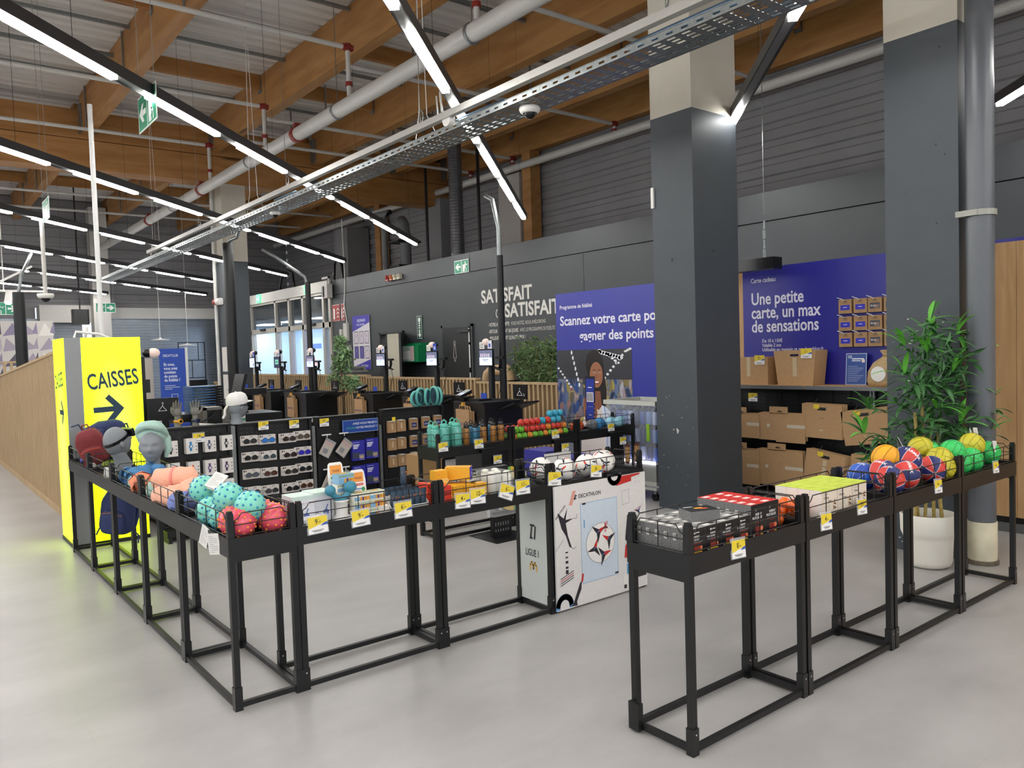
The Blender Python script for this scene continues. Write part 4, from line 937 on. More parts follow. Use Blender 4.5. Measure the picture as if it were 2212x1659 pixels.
tag(MB(DARKPL).bx(1.25, 1.46, 5.62, 5.76, FZ, FZ+.035).build('head_stand'), 'flat black stand under the turbaned mannequin head', 'stand')
for o in list(COL.objects):                 # everything laid out so far in the left run rests on the tray floor
    if o.parent is None and o.type in ('MESH', 'EMPTY') and o.get('category') in ('ball', 'blanket', 'towel', 'pouch', 'backpack', 'mannequin head', 'goggles', 'stand') and o.location.z > .7 and 3.4 < o.location.y < 7.7: o.location.z += .026
bpy.data.objects['head_stand'].location.z = 0
# ---------------------------------------------------------------- boxed goods helper
def boxed(name, d, base, prints, label, cat='box', loc=(0, 0, 0), rz=0, grp=None, top=None, rough=.45, side=None):
    """d = (w, depth, h); prints(front_mb, T) draws the face at -y; top likewise at +z"""
    w, dp, h = d; b = P(base, rough) if isinstance(base, str) else base
    o = MB(b).bx(-w/2, w/2, -dp/2, dp/2, 0, h).build(name)
    e = MB(b)
    if prints: prints(e, fr((-w/2, -dp/2-.0006, 0), (1, 0, 0), (0, 0, 1)), w, h)
    if top: top(e, fr((-w/2, -dp/2, h+.0006), (1, 0, 0), (0, 1, 0)), w, dp)
    if side: side(e, fr((-w/2-.0006, dp/2, 0), (0, -1, 0), (0, 0, 1)), dp, h)
    if e.v: e.build('box_print', o)
    o.location = loc; o.rotation_euler = (0, 0, rz)
    return tag(o, label, cat, grp)
# massage boxes
def mas(e, T, w, h):
    e.quad(w, h*.12, P('c9dfd6'), T, 0, h*.88, .0002); e.text('PACK DE MASSAGE', .012, P('b39aa8'), T, w*.12, h*.72, .0004)
    e.disc(w*.62, h*.3, .016, P('5b6fae'), T, .0004); e.line([(w*.62, h*.4), (w*.7, h*.55)], .006, P('5b6fae'), T, .0004); e.quad(w*.15, .006, P('8a8fb0'), T, w*.12, h*.3, .0004); e.quad(w*.1, .005, P('8a8fb0'), T, w*.82, h*.25, .0004)
def mtop(e, T, w, h): e.quad(w, h, P('cfe3da'), T, 0, 0, .0002); e.line([(w*.3, h*.35), (w*.7, h*.35), (w*.7, h*.65), (w*.3, h*.65)], .004, P('e9f2ee'), T, .0006, True)
for k, (x, y) in enumerate(((1.565, 3.735), (1.685, 3.77), (1.56, 3.80+.03))):
    if k < 2: boxed('massage_box', (.115, .13, .145), 'dfe0e6', mas, ('white and lilac massage box at the table joint', 'white and lilac massage box beside the blue massager')[k], loc=(x, y, FZ), top=mtop)
boxed('massage_box', (.13, .09, .045), 'e4e3e8', None, 'low white carton lying in front of the massage boxes', loc=(1.57, 3.62, FZ))
t = thing('massager', 'teal twin-ended hand massager on a white stand', 'massager', (1.765, 3.66, FZ))
MB(WHITEP).lathe([(0, .0), (.05, 0), (.048, .01), (.03, .03), (.03, .09), (.04, .1), (0, .1)], n=18).build('massager_stand', t)
MB(mat('teal_silicone', '3c87a0', .4, var=.04)).ball((-.06, .0, .155), .028, sc=(1, .9, 1)).ball((.05, 0, .16), .032, sc=(1.1, .9, 1)).path([(-.06, 0, .15), (-.03, 0, .115), (0, 0, .105), (.03, 0, .12), (.05, 0, .155)], .016, n=10).build('massager_body', t)
# tiger patch boxes and display cards
TIG = {'o': 'e8a23c', 'b': '8fb8d6', 'g': '8fae6a', 'w': 'f2f0e6'}
def tig(e, T, w, h):
    e.quad(w, h*.45, P('e0a040'), T, 0, h*.1, .0002); e.quad(w*.35, h*.45, P('7faed2'), T, 0, h*.1, .0003); e.quad(w*.12, h*.45, P('4a3f7a'), T, w*.5, h*.1, .0004)
    for k in range(8): e.quad(w*.07, h*.18, P('7d9c5a'), T, w*(.02+.125*k), h*.72, .0003)
    e.text('T', h*.3, P('3a2d1c'), T, w*.7, h*.2, .0004, bold=.03)
def tigtop(e, T, w, h):
    for k in range(6): e.quad(w*.08, h*.9, P('8fae6a'), T, w*(.04+.16*k), h*.05, .0003)
    e.quad(w*.4, h*.4, P('e8a23c'), T, w*.3, h*.3, .0005)
q = 0
for z in range(3):
    for x in range(2):
        boxed('patch_box', (.085, .06, .042), 'f0eee0', tig, 'orange and blue patch box in the stack below the display cards', loc=(1.895-.0+x*.088-.04, 3.64, FZ+z*.0435), grp='stacked patch boxes', top=tigtop)
for z in range(4):
    boxed('patch_box', (.1, .06, .042), 'f0eee0', tig, 'orange and blue patch box in the tall stack beside the massager', loc=(1.83-.02, 3.72, FZ+z*.0435), grp='tall stack of patch boxes', top=tigtop)
boxed('patch_box', (.09, .065, .05), '8fb8d6', tig, 'pale blue patch box topping the tall stack', loc=(1.805, 3.715, FZ+.175), top=tigtop, rz=.1)
def dcard(x, y, z, col, label, rz=0):
    o = MB(P('f4f2ee', .4)).ext([(-.045, 0), (.045, 0), (.045, .08), (.04, .125), (.03, .135), (-.03, .135), (-.04, .125), (-.045, .08)], 0, .003).build('display_card')
    e = MB(P(col)); e.quad(.065, .05, P('ef9c45'), ID, -.032, .07, .0036); e.text('TIGER', .016, P('7a3d12'), ID, -.02, .085, .0042, bold=.01); e.quad(.06, .012, P(col), ID, -.03, .05, .0036); e.text('EFFET FROID', .008, P('f4f2ee'), ID, -.024, .053, .004)
    e.quad(.05, .006, P('4a86c8'), ID, -.03, .03, .0036); e.quad(.035, .004, P('9a9a9a'), ID, -.03, .02, .0036); e.disc(.027, .03, .011, P('3f9a5c'), ID, .0037)
    e.build('card_print', o); o.location = (x, y, z); o.rotation_euler = (PI/2-.15, 0, rz); return tag(o, label, 'display card')
dcard(1.805, 3.79, FZ+.14, '3f9a5c', 'white display card with orange picture and green strip')
dcard(1.92, 3.77, FZ+.09, 'd84a3c', 'white display card with orange picture and red strip')
for k in range(4): boxed('sachet', (.05, .02, .03), 'ef6f3a', None, 'small orange sachet beside the patch boxes', loc=(1.95+.02*(k % 2), 3.62+.03*k, FZ+.05+.02*(k % 2)), rz=.3*k, grp='small orange sachets')
for k in range(2): boxed('sachet_carton', (.06, .1, .05), 'f2ece2', None, 'white carton holding orange sachets', loc=(1.97, 3.64+.115*k, FZ), grp='sachet cartons')
# anti friction tubes in white trays
def tube_mesh():
    w_, h_ = .036, .1; m_ = mat('slate_tube', '33475a', .4, var=.04); V = []
    prof = ((0, .012, .012), (.012, .016, .013), (.02, .0175, .014), (.06, .0178, .011), (.09, .0182, .004), (.1, .0184, .0012))
    for z, a, b_ in prof: V += [(a*math.cos(2*PI*k/14), b_*math.sin(2*PI*k/14), z) for k in range(14)]
    F = [(i*14+k, i*14+(k+1) % 14, (i+1)*14+(k+1) % 14, (i+1)*14+k) for i in range(5) for k in range(14)]
    o = MB(m_).add(V, F, None, True).build('cream_tube')
    MB(DARKPL).lathe([(0, 0), (.0125, 0), (.0125, .018), (0, .018)], n=14).build('tube_cap', o)
    e = MB(P('f08c3a')); T = fr((-.016, -.0125, .0), (1, 0, 0), (0, .09, 1)); e.text('ANTI', .017, e.dm, T, .0035, .062, .001, bold=.02, sx=.8); e.text('FRICTION', .0085, e.dm, T, .0035, .05, .001, bold=.015, sx=.72)
    for k in range(3): e.quad(.014, .0018, P('b9c4cc'), T, .006, .04-.005*k, .001)
    e.build('tube_print', o); return o
tp = tube_mesh(); spots = []
for row in range(3):
    for i in range(6): spots.append(((2.035+.036*i, 3.615+.075*row, FZ+.012), (.12+.04*(i % 2), 0, .05*(i % 3-1))))
for i, (l_, r_) in enumerate(spots):
    o = tp if i == 0 else dup(tp)
    o.location = l_; o.rotation_euler = r_; tag(o, ('slate blue anti friction cream tube in the first white tray', 'slate blue anti friction cream tube in the second white tray', 'slate blue anti friction cream tube in the rear white tray')[i//6], 'tube', 'anti friction tubes')
o = dup(tp, (2.21, 3.80, FZ+.105), (0, 0, 0), 'slate blue anti friction tube standing proud above the rear tray', 'anti friction tubes')
for row in range(3):
    y = 3.59+.075*row; tr = MB(P('e6e4e0', .5)); tr.bx(2.01, 2.24, y, y+.062, FZ, FZ+.006).bx(2.01, 2.24, y+.058, y+.062, FZ, FZ+.085).bx(2.01, 2.24, y, y+.003, FZ, FZ+.03)
    for x in (2.01, 2.237): tr.add([(x, y, FZ), (x+.003, y, FZ), (x+.003, y+.062, FZ), (x, y+.062, FZ), (x, y, FZ+.03), (x+.003, y, FZ+.03), (x+.003, y+.062, FZ+.085), (x, y+.062, FZ+.085)], [(3, 2, 1, 0), (4, 5, 6, 7), (0, 1, 5, 4), (1, 2, 6, 5), (2, 3, 7, 6), (3, 0, 4, 7)])
    tag(tr.build('display_tray'), 'white card tray holding the %s row of cream tubes' % ('first', 'second', 'rear')[row], 'tray')
for z in range(2): boxed('red_carton', (.03, .1, .06), 'e2472f', None, 'bright red carton at the table joint beside the tubes', loc=(2.262, 3.66, FZ+z*.062), grp='red cartons')
# second table: yellow boxes, red box, bottles, roll box, black cloth
def yb(e, T, w, h): e.text('ISO', h*.4, P('f4e3a8'), T, w*.45, h*.15, .0004, bold=.02); e.quad(w*.2, .004, P('c98a1c'), T, w*.1, h*.7, .0004)
YB = 'e8ab2a'
for k, (x, y, z, rz) in enumerate(((2.42, 3.70, 0, 0), (2.50, 3.70, 0, .05), (2.58, 3.69, 0, 0), (2.42, 3.80, 0, 0), (2.52, 3.81, 0, -.05), (2.64, 3.64, 0, .02), (2.44, 3.74, .085, .03))):
    boxed('yellow_box', (.078, .13 if k < 5 else .06, .083), YB, yb, ('yellow carton of gels in the row behind the price cards' if k < 6 else 'yellow carton lying across the row'), loc=(2.345+(x-2.42)*1.0+.04, y, FZ+z), rz=rz, grp='yellow gel cartons' if k < 6 else None)
def vend(e, T, w, h): e.quad(w, h, P('3a2fb0'), T, 0, 0, .0003); e.quad(.012, .012, P('d9d7f2'), T, w*.75, h*.35, .0006)
boxed('yellow_box', (.075, .145, .075), YB, None, 'yellow carton with violet end on top of the stack', loc=(2.535, 3.73, FZ+.1), rz=.75, side=lambda e, T, w, h: None, top=lambda e, T, w, h: e.text('iso', .03, P('f4d98a'), T, .02, .06, .0006))
T_ = fr((0, 0, 0), (1, 0, 0), (0, 0, 1)); o = bpy.data.objects['yellow_box.007']; e = MB(P('3a2fb0')); vend(e, fr((-.0375, -.0732, 0), (1, 0, 0), (0, 0, 1)), .075, .075); e.build('violet_end', o)
def rb(e, T, w, h): e.quad(w*.4, .003, P('f2c9b8'), T, w*.08, h*.55, .0004); e.quad(w, h*.3, P('8a1f18'), T, 0, 0, .0003)
for z in range(2): boxed('red_box', (.085, .1, .05), 'df3a26', rb, ('lower' if z == 0 else 'upper')+' red carton beside the double post', loc=(2.345, 3.64, FZ+z*.052))
def bottle(loc, h, r_, m1, m2, label, cat='bottle', grp=None, handle=None, T0=None):
    t = thing('drink_bottle', label, cat, loc, 0, grp)
    MB(m1).lathe([(0, 0), (r_*.92, 0), (r_, .01), (r_, h*.76), (r_*.92, h*.80), (r_*.66, h*.83), (r_*.62, h*.84)], n=18).build('bottle_body', t)
    c = MB(m2).lathe([(r_*.8, h*.82), (r_*.84, h*.84), (r_*.82, h*.93), (r_*.5, h*.97), (0, h*.97)], n=18)
    c.build('bottle_cap', t)
    if handle: MB(m2).path([(-r_*.5, 0, h*.9), (-r_*.55, 0, h*1.05), (0, 0, h*1.12), (r_*.55, 0, h*1.05), (r_*.5, 0, h*.9)], r_*.14, n=6).build('carry_loop', t)
    return t
WB = mat('white_bottle_plastic', 'e9e7dc', .35, var=.02)
for k, (x, y) in enumerate(((2.715, 3.66), (2.775, 3.68), (2.80, 3.62), (2.745, 3.76), (2.81, 3.75))): bottle((x, y, FZ), .135, .026, WB, WB, 'small white plastic bottle standing in a clear bag', 'bottle', 'small white bottles')
PBAG = mat('clear_film', 'eef2f4', .12, alpha=.22, spec=.8, bump=.5, scale=30)
tag(MB(PBAG).rbox((2.77, 3.70, FZ+.065), (.16, .2, .12), .03).build('plastic_bag'), 'crinkled clear plastic bag around the white bottles', 'bag')
def rolb(e, T, w, h): e.poly([(0, h*.55), (w, h*.2), (w, 0), (0, 0)], P('f0f0ea'), T, .0003); e.line([(0, h*.55), (w, h*.2)], .004, P('b9cf3a'), T, .0005); e.text('NATURAL', h*.3, P('e8e8e4'), T, w*.05, h*.62, .0005, bold=.02)
for k in range(2): boxed('roll_box', (.34, .05, .062), '1c1c1c', rolb, ('black and white long carton with lime stripe on top' if k else 'black and white long carton lying behind the bottles'), loc=(2.79, 3.83, FZ+k*.064), rz=.06*k)
roll(mat('black_cloth', '222325', .85, var=.15, scale=20, bump=.2), (2.9, 3.80, .775), (3.03, 3.60, .765), .04, 'folded black cloth lying beside the double post', 'cloth', .4, 12, seed=70)
# footballs with painted panels
FW = mat('football_white', 'efece6', .4, var=.02)
def football(label, loc, rot, r_=.075):
    o = MB(FW).ball((0, 0, 0), r_, seg=28, rings=18).build('football')
    e = MB(KC); q = random.Random(int(loc[0]*1000))
    for d in fib(9):
        n = Vector(d); u = n.orthogonal().normalized(); v = n.cross(u); a0 = q.uniform(0, 6)
        def pt(a, rad): return tuple((n*math.cos(rad)+(u*math.cos(a0+a)+v*math.sin(a0+a))*math.sin(rad))*r_*1.006)
        for j in range(3):
            a = 2*PI*j/3
            for s_ in range(3):
                f0, f1 = s_/3, (s_+1)/3
                w0, w1 = .42*(1-f0)+.02, .42*(1-f1)+.02
                e.add([pt(a-w0, .14+.42*f0), pt(a+w0, .14+.42*f0), pt(a+w1, .14+.42*f1), pt(a-w1, .14+.42*f1)], [(0, 1, 2, 3)], KC if (j+int(d[2]*10)) % 3 else P('d8362c'), True)
        e.add([pt(b*PI/3, .16) for b in range(6)], [tuple(range(6))], P('2b3550'), True)
    e.build('panel_print', o); o.location = loc; o.rotation_euler = rot; return tag(o, label, 'football')
football('white football with red stars behind the table corner card', (3.2, 3.78, FZ+.076), (1, .3, 2)); football('white football with red flashes beside the black post', (3.285, 3.655, FZ+.076), (.4, 1.3, .2))
football('white football with navy stars left of the 8.99 card', (3.49, 3.67, FZ+.076), (2, .3, .9)); football('white football with red seam pressed against the guard', (3.60, 3.635, FZ+.09), (.2, .9, 2.2)); football('white football half hidden at the far end', (3.7, 3.72, FZ+.076), (1.2, 2.9, 1.2))
# ================================================================ football poster boards
PW_ = P('e4e1df', .35)
fb = tag(MB(PW_).bx(3.092, 3.895, 3.538, 3.5505, .012, .772).build('football_poster'), 'large white football poster board on the front of the table', 'poster')
e = MB(PW_); T = fr((3.092, 3.5375, .012), (1, 0, 0), (0, 0, 1)); K = P('2a2730', .35); RD = P('c9302c', .35); LB = P('bcd2e6', .35)
e.quad(.32, .5, P('cfdcea', .35), T, .21, .13, .0004); e.line([(.21, .13), (.53, .13), (.53, .63), (.21, .63)], .003, P('86b3d8'), T, .0008, True)
e.quad(.03, .012, K, T, .225, .62, .001); e.quad(.03, .012, K, T, .5, .135, .001); e.poly([(.2, .14), (.215, .14), (.225, .19), (.21, .195)], RD, T, .001); e.quad(.008, .05, P('5a9ad0'), T, .235, .475, .001)
e.text('DECATHLON', .034, K, T, .195, .668, .001, bold=.012, sx=.95)
e.line([(.165+.013*math.cos(a*.4)*1.5, .678+.013*math.sin(a*.4)) for a in range(1, 15)], .004, K, T, .001); e.poly([(.155, .665), (.172, .692), (.178, .69), (.17, .664)], K, T, .001)
e.poly([(.115, .635), (.14, .63), (.175, .715), (.15, .72)], P('e0a090'), T, .0012)
e.line([(.515+.05*math.cos(PI+a*.26), .775+.055*math.sin(PI+a*.26)) for a in range(13)], .03, P('3a3842'), T, .0014)
e.poly([(.53, .70), (.67, .715), (.67, .74), (.75, .75), (.75, .76), (.55, .757)], RD, T, .001)
e.line([(.58, .66), (.645, .665), (.645, .575), (.58, .57)], .002, P('9a9aa2'), T, .001, True)
for a, b_ in ((.7, .73), (.73, .735), (.7, .70), (.73, .7)): e.line([(a, b_), (a+.015, b_), (a+.008, b_+.01)], .0015, P('8a8a92'), T, .001)
e.disc(.375, .36, .125, P('f2f0ec', .3), T, .0016, 36)
def spike(cx, cy, s, a0, c1=K, c2=RD, z=.002):
    for j in range(3):
        a = a0+2*PI*j/3; d = (math.cos(a), math.sin(a)); n_ = (-d[1], d[0])
        e.poly([(cx-n_[0]*s*.22, cy-n_[1]*s*.22), (cx+d[0]*s*.55-n_[0]*s*.1, cy+d[1]*s*.55-n_[1]*s*.1), (cx+d[0]*s, cy+d[1]*s), (cx+d[0]*s*.4+n_[0]*s*.16, cy+d[1]*s*.4+n_[1]*s*.16), (cx+n_[0]*s*.22, cy+n_[1]*s*.22)], c1 if j else c2, T, z+.0002*j)
    e.line([(cx-s*.15, cy), (cx+s*.1, cy+s*.12)], s*.06, P('4a8fd0'), T, z+.0008)
for cx, cy, s, a in ((.36, .43, .075, .4), (.45, .37, .07, 2.6), (.325, .33, .07, 1.2), (.40, .28, .075, .2), (.42, .455, .035, 1.6)): spike(cx, cy, s, a)
e.line([(.375+.125*math.cos(a*.175), .36+.125*math.sin(a*.175)) for a in range(36)], .002, P('8d8a90'), T, .003, True)
e.text('KIPSTA', .022, RD, T @ TR(.425, .42, 0, 1.3), 0, 0, .003, bold=.02)
e.poly([(.02, .6), (.07, .56), (.1, .62), (.085, .55), (.15, .55), (.085, .53), (.1, .45), (.13, .37), (.11, .38), (.085, .45), (.05, .5)], K, T, .001); e.poly([(.06, .52), (.12, .56), (.09, .54)], RD, T, .0014); e.line([(.15, .55), (.175, .545), (.18, .57)], .002, K, T, .001); e.line([(.13, .37), (.15, .36), (.165, .375)], .002, K, T, .001); e.line([(.0, .37), (.06, .43)], .002, K, T, .001)
e.poly([(.6, .34), (.625, .5), (.645, .42), (.69, .43), (.65, .39), (.64, .3)], K, T, .001); e.poly([(.59, .22), (.60, .3), (.635, .33), (.62, .22)], RD, T, .001); e.text('KIPSTA', .028, RD, T @ TR(.645, .19, 0, PI/2), 0, 0, .001, bold=.02)
e.text('DECATHLON', .018, K, T @ TR(.008, .56, 0, .75), 0, 0, .001, bold=.01)
for k, hh in enumerate((.01, .014, .02, .016, .03)): e.quad(.022, hh*.8, K if k != 1 else P('5a5a5a'), T, .075, .345-.032*k, .001)
for k, c in enumerate((K, RD, K, K)): e.poly([(.03, .19-.014*k), (.14, .225-.014*k), (.14, .23-.014*k), (.03, .195-.014*k)], c, T, .001)
e.line([(.06+.055*math.cos(a*.21), .02+.06*math.sin(a*.21)) for a in range(16)], .035, P('5f97d2'), T, .001); e.poly([(.1, .01), (.13, .02), (.19, .14), (.205, .15), (.2, .1), (.16, .03), (.165, .005)], K, T, .0012)
e.poly([(.66, .17), (.7, .17), (.72, .25), (.68, .28)], P('4a3f8f'), T, .001); e.quad(.075, .12, P('5aa6d8'), T, .61, .06, .0008); e.quad(.065, .002, K, T, .615, .12, .0012); e.quad(.05, .007, K, T, .62, .145, .0012); e.quad(.04, .02, P('2a6a9a'), T, .625, .075, .0012)
e.quad(.06, .1, P('efece6'), T, .575, .01, .0012); e.quad(.025, .025, K, T, .58, .02, .0015); e.quad(.006, .05, K, T, .622, .015, .0015); e.quad(.1, .2, P('26242c'), T, .695, .07, .0006)
spike(.73, .51, .035, .8, K, P('5f5fae')); e.line([(.68, .48), (.7, .52), (.76, .54)], .003, RD, T, .001)
e.build('poster_print', fb)
sb = tag(MB(P('c9cecb', .35)).bx(3.066, 3.074, 3.59, 3.85, .045, .70).build('league_panel'), 'narrow pale panel with league lettering on the table end', 'panel')
e = MB(K); T = fr((3.0655, 3.85, .045), (0, -1, 0), (0, 0, 1)); e.text('LIGUE 1', .062, K, T, .055, .28, .001, bold=.012, sx=.62)
e.poly([(.105, .48), (.15, .48), (.148, .467), (.128, .467), (.118, .40), (.13, .40), (.128, .387), (.1, .387), (.115, .467), (.104, .467)], K, T, .001); e.poly([(.15, .47), (.163, .47), (.152, .387), (.139, .387), (.146, .44)], K, T, .001)
e.line([(.095, .19), (.1, .225), (.112, .242), (.122, .225), (.127, .2), (.132, .225), (.142, .242), (.154, .225), (.159, .19)], .011, P('e6b24a'), T, .001); e.build('panel_print', sb)
# ================================================================ right run: jelly boxes, choco bars, balls
SPK = mat('speckled_carton', '6e6e6e', .5, var=.75, scale=320)
def ejel(col, a, b_):
    def f_(e, T, w, h):
        e.quad(w, h, P('141416', .35), T, 0, 0, .0002); e.quad(.008, .008, P('f0f0f0'), T, w*.3, h*.82, .0005); e.quad(w*.22, .004, P('d0d0d0'), T, w*.42, h*.84, .0005)
        e.text('ENERGY', h*.1, P('e8e8e8'), T, w*.3, h*.68, .0005, bold=.02, sx=.85); e.text('FRUIT JELLIES', h*.1, P('e8e8e8'), T, w*.08, h*.58, .0005, bold=.02, sx=.82)
        e.quad(w*.75, .002, P('8a8a8a'), T, w*.1, h*.5, .0005); e.quad(w*.45, .002, P('a03028'), T, w*.28, h*.45, .0005)
        e.quad(w*.42, h*.16, P(a), T, w*.3, h*.2, .0005); e.disc(w*.74, h*.28, h*.07, P('e07a52'), T, .0007, 12); e.quad(w*.45, h*.13, P(b_), T, w*.28, h*.04, .0006); e.disc(w*.74, h*.105, h*.06, P('f0c84a' if b_ != a else 'c05a3a'), T, .0008, 12)
        e.quad(w*.1, h*.07, P('e4e4e4'), T, w*.12, h*.08, .0005)
    return f_
def etop(c1, c2):
    def f_(e, T, w, h): e.quad(w, h, P(c1), T, 0, 0, .0002); e.quad(w*.4, h*.55, P(c2), T, w*.1, h*.2, .0004); e.quad(w*.3, h*.3, P('2a2a2a') if c1 != 'd3302a' else P(c1), T, w*.55, h*.35, .0004)
    return f_
def eside(e, T, w, h):
    e.quad(w*.35, h*.25, P('e8e6de'), T, w*.3, h*.55, .0004)
    for k in range(7): e.quad(.0018, h*.2, KC, T, w*.34+.0035*k*.8, h*.58, .0006)
def stackup(mk, nx, ny, x0, y0, dx, dy, z0, labf, rows=None):
    proto = None
    for j in range(ny):
        for i in range(nx):
            if proto is None: proto = mk(); o = proto
            else: o = dup(proto)
            o.location = (x0+dx*i+.001*((i*7+j*3) % 3-1), y0+dy*j, z0); l, g = labf(i, j); o['label'] = l; o['group'] = g; o['category'] = 'box'
stackup(lambda: boxed('jelly_box', (.099, .046, .108), SPK, ejel('x', '8a3226', 'd6a838'), 'x', top=etop('9a9a98', 'e6e4e0'), side=eside), 4, 6, 2.455, RY+.05, .1005, .0468, FZ,
    lambda i, j: ('grey-topped mixed fruit jelly box, row %s, %s' % (('one', 'two', 'three', 'four', 'five', 'six')[j], ('at the corner post', 'second from the corner post', 'third from the corner post', 'beside the red-topped boxes')[i]), 'mixed fruit jelly boxes'))
stackup(lambda: boxed('jelly_box', (.099, .046, .145), SPK, ejel('x', '7d231c', '8a2a22'), 'x', top=etop('d3302a', 'f0e2da'), side=eside), 2, 6, 2.862, RY+.05, .1005, .0468, FZ,
    lambda i, j: ('tall red-topped fruit jelly box, row %s, beside the %s' % (('one', 'two', 'three', 'four', 'five', 'six')[j], ('grey-topped boxes', 'orange sachets')[i]), 'red-topped jelly boxes'))
o = boxed('jelly_box', (.135, .1, .042), SPK, None, 'single jelly box lying flat on the grey-topped boxes', loc=(2.60, RY+.13, FZ+.11), rz=-.35,
    top=lambda e, T, w, h: (e.quad(w, h, P('1a1a1c'), T, 0, 0, .0002), e.quad(w*.3, h*.22, P('e8a02a'), T, w*.35, h*.45, .0005), e.quad(w*.25, h*.15, P('e0572a'), T, w*.5, h*.35, .0006), e.quad(w*.3, h*.12, P('c9c9c9'), T, w*.1, h*.8, .0005)))
ORS = mat('orange_sachet', 'ee6a25', .3, var=.12, scale=25)
for k in range(7):
    q = random.Random(k); x = 3.10+.027*k if k < 2 else 3.20+.022*k; y = RY+.09+.03*(k % 3)
    roll(ORS, (x, y, .80+.02*(k % 2)), (x+.03, y+.07, .81+.03*(k % 2)), .026, 'shiny orange sachet beside the double post', 'sachet', .7, 8, seed=90+k, grp='shiny orange sachets')
def choc(e, T, w, h):
    e.quad(w, h, P('efe0cd'), T, 0, 0, .0002); e.quad(w, h*.04, P('d9e84a'), T, 0, h*.96, .0004); e.text('Choco', h*.13, KC, T, w*.12, h*.68, .0005, bold=.02); e.text('bars', h*.13, KC, T, w*.42, h*.54, .0005, bold=.02)
    e.quad(w*.3, .002, P('8a8a80'), T, w*.12, h*.84, .0005)
    for k in range(3): e.quad(w*.4, .0015, P('a8a898'), T, w*.12, h*(.44-.05*k), .0005)
    q = random.Random(3)
    for k in range(14): e.disc(w*q.uniform(.7, .92), h*q.uniform(.25, .6), .004, P(q.choice(['5a3420', '3a2214', 'c8852f', '8a5a34'])), T, .0006, 7)
def chtop(e, T, w, h): e.quad(w, h, P('d6e85a'), T, 0, 0, .0002); e.quad(w*.5, h*.3, P('c2d848'), T, w*.2, h*.3, .0004)
stackup(lambda: boxed('choco_box', (.135, .06, .128), 'f0ece4', choc, 'x', top=chtop), 3, 4, 3.445, RY+.065, .138, .0615, FZ,
    lambda i, j: ('cream choco bar box with lime top, row %s, %s' % (('one', 'two', 'three', 'four')[j], ('beside the orange sachets', 'in the middle', 'beside the basketballs')[i]), 'choco bar boxes'))
tag(MB(DARKPL).tube((3.42, RY-.012, .80), (3.78, RY-.014, .815), .003).build('cable_tie'), 'thin black cable tie lying along the tray rim', 'cable tie')
# balls with seams
def onball(p, r_): v = Vector(p).normalized()*r_; return tuple(v)
def arc(m, pts, r_, w_, mm): m.path([onball(p, r_) for p in pts], w_, mm, n=5, cap=False)
def sphere_text(m, t, size, r_, mm, M, bold=.02):
    vs, fs = text_mesh(t, bold, 'CENTER', 1)
    V = []
    for p in vs: a, b_ = p[0]*size/r_, p[1]*size/r_; V.append(tuple(M @ Vector((math.sin(a)*math.cos(b_), -math.cos(a)*math.cos(b_), math.sin(b_)))*r_))
    m.add(V, fs, mm)
def basketball(c1, c2, lc, txt, r_=.078):
    seg, rg = 32, 20; V, F1, F2 = [], [], []
    for i in range(rg+1):
        for k in range(seg): th = PI*i/rg; ph = 2*PI*k/seg; V.append((r_*math.sin(th)*math.cos(ph), r_*math.sin(th)*math.sin(ph), r_*math.cos(th)))
    for i in range(rg):
        for k in range(seg): (F1 if (k//4) % 2 else F2).append((i*seg+k, (i+1)*seg+k, (i+1)*seg+(k+1) % seg, i*seg+(k+1) % seg))
    o = MB().add(V, F1, mat('ball_'+c1, c1, .45, var=.03, bump=.1, scale=300), True).add(V, F2, mat('ball_'+c2, c2, .45, var=.03, bump=.1, scale=300), True).build('mini_basketball')
    e = MB(P(lc))
    for k in range(8): a = 2*PI*k/8; arc(e, [(math.sin(t*PI/12)*math.cos(a), math.sin(t*PI/12)*math.sin(a), math.cos(t*PI/12)) for t in range(13)], r_*1.002, .0016, e.dm)
    if txt:
        for k in range(2): sphere_text(e, txt, .026, r_*1.006, P('f2f2f2'), Matrix.Rotation(PI*k+PI/8*3, 3, 'Z'))
    e.build('seam_print', o); return o
NB = FZ+.079
bb = basketball('d8403a', '27306e', 'e8d9de', 'TARMAK')
place(bb, [((4.17, RY+.14, .875), (.5, .9, .4)), ((4.40, RY+.12, .925), (1.0, .3, 1.2)), ((4.30, RY+.085, NB+.01), (PI/2, .5, .8)), ((4.13, RY+.085, NB-.0), (.2, 1.2, .3)), ((4.62, RY+.085, NB), (1.4, .2, 2.2))],
    ['red and navy mini basketball at the table joint', 'red and navy mini basketball on top with white lettering', 'red and navy mini basketball at the guard wire', 'red and navy mini basketball low behind the corner post', 'red and navy mini basketball low beside the yellow volleyball'], 'basketball', 'red and navy mini basketballs')
ob = basketball('f2b01e', 'f0a818', '8a5a10', None); place(ob, [((4.33, RY+.20, .935), (.5, .2, .3))], ['orange yellow mini basketball on top of the heap'], 'basketball', None)
bl = basketball('2f62c8', '2a4fae', 'cfd8f2', 'TARMAK'); place(bl, [((4.15, RY+.245, NB), (.5, 1.2, .3)), ((4.5, RY+.22, NB), (1.5, .2, 1.3))], ['blue mini basketball behind the choco boxes', 'blue mini basketball under the orange one'], 'basketball', 'blue mini basketballs')
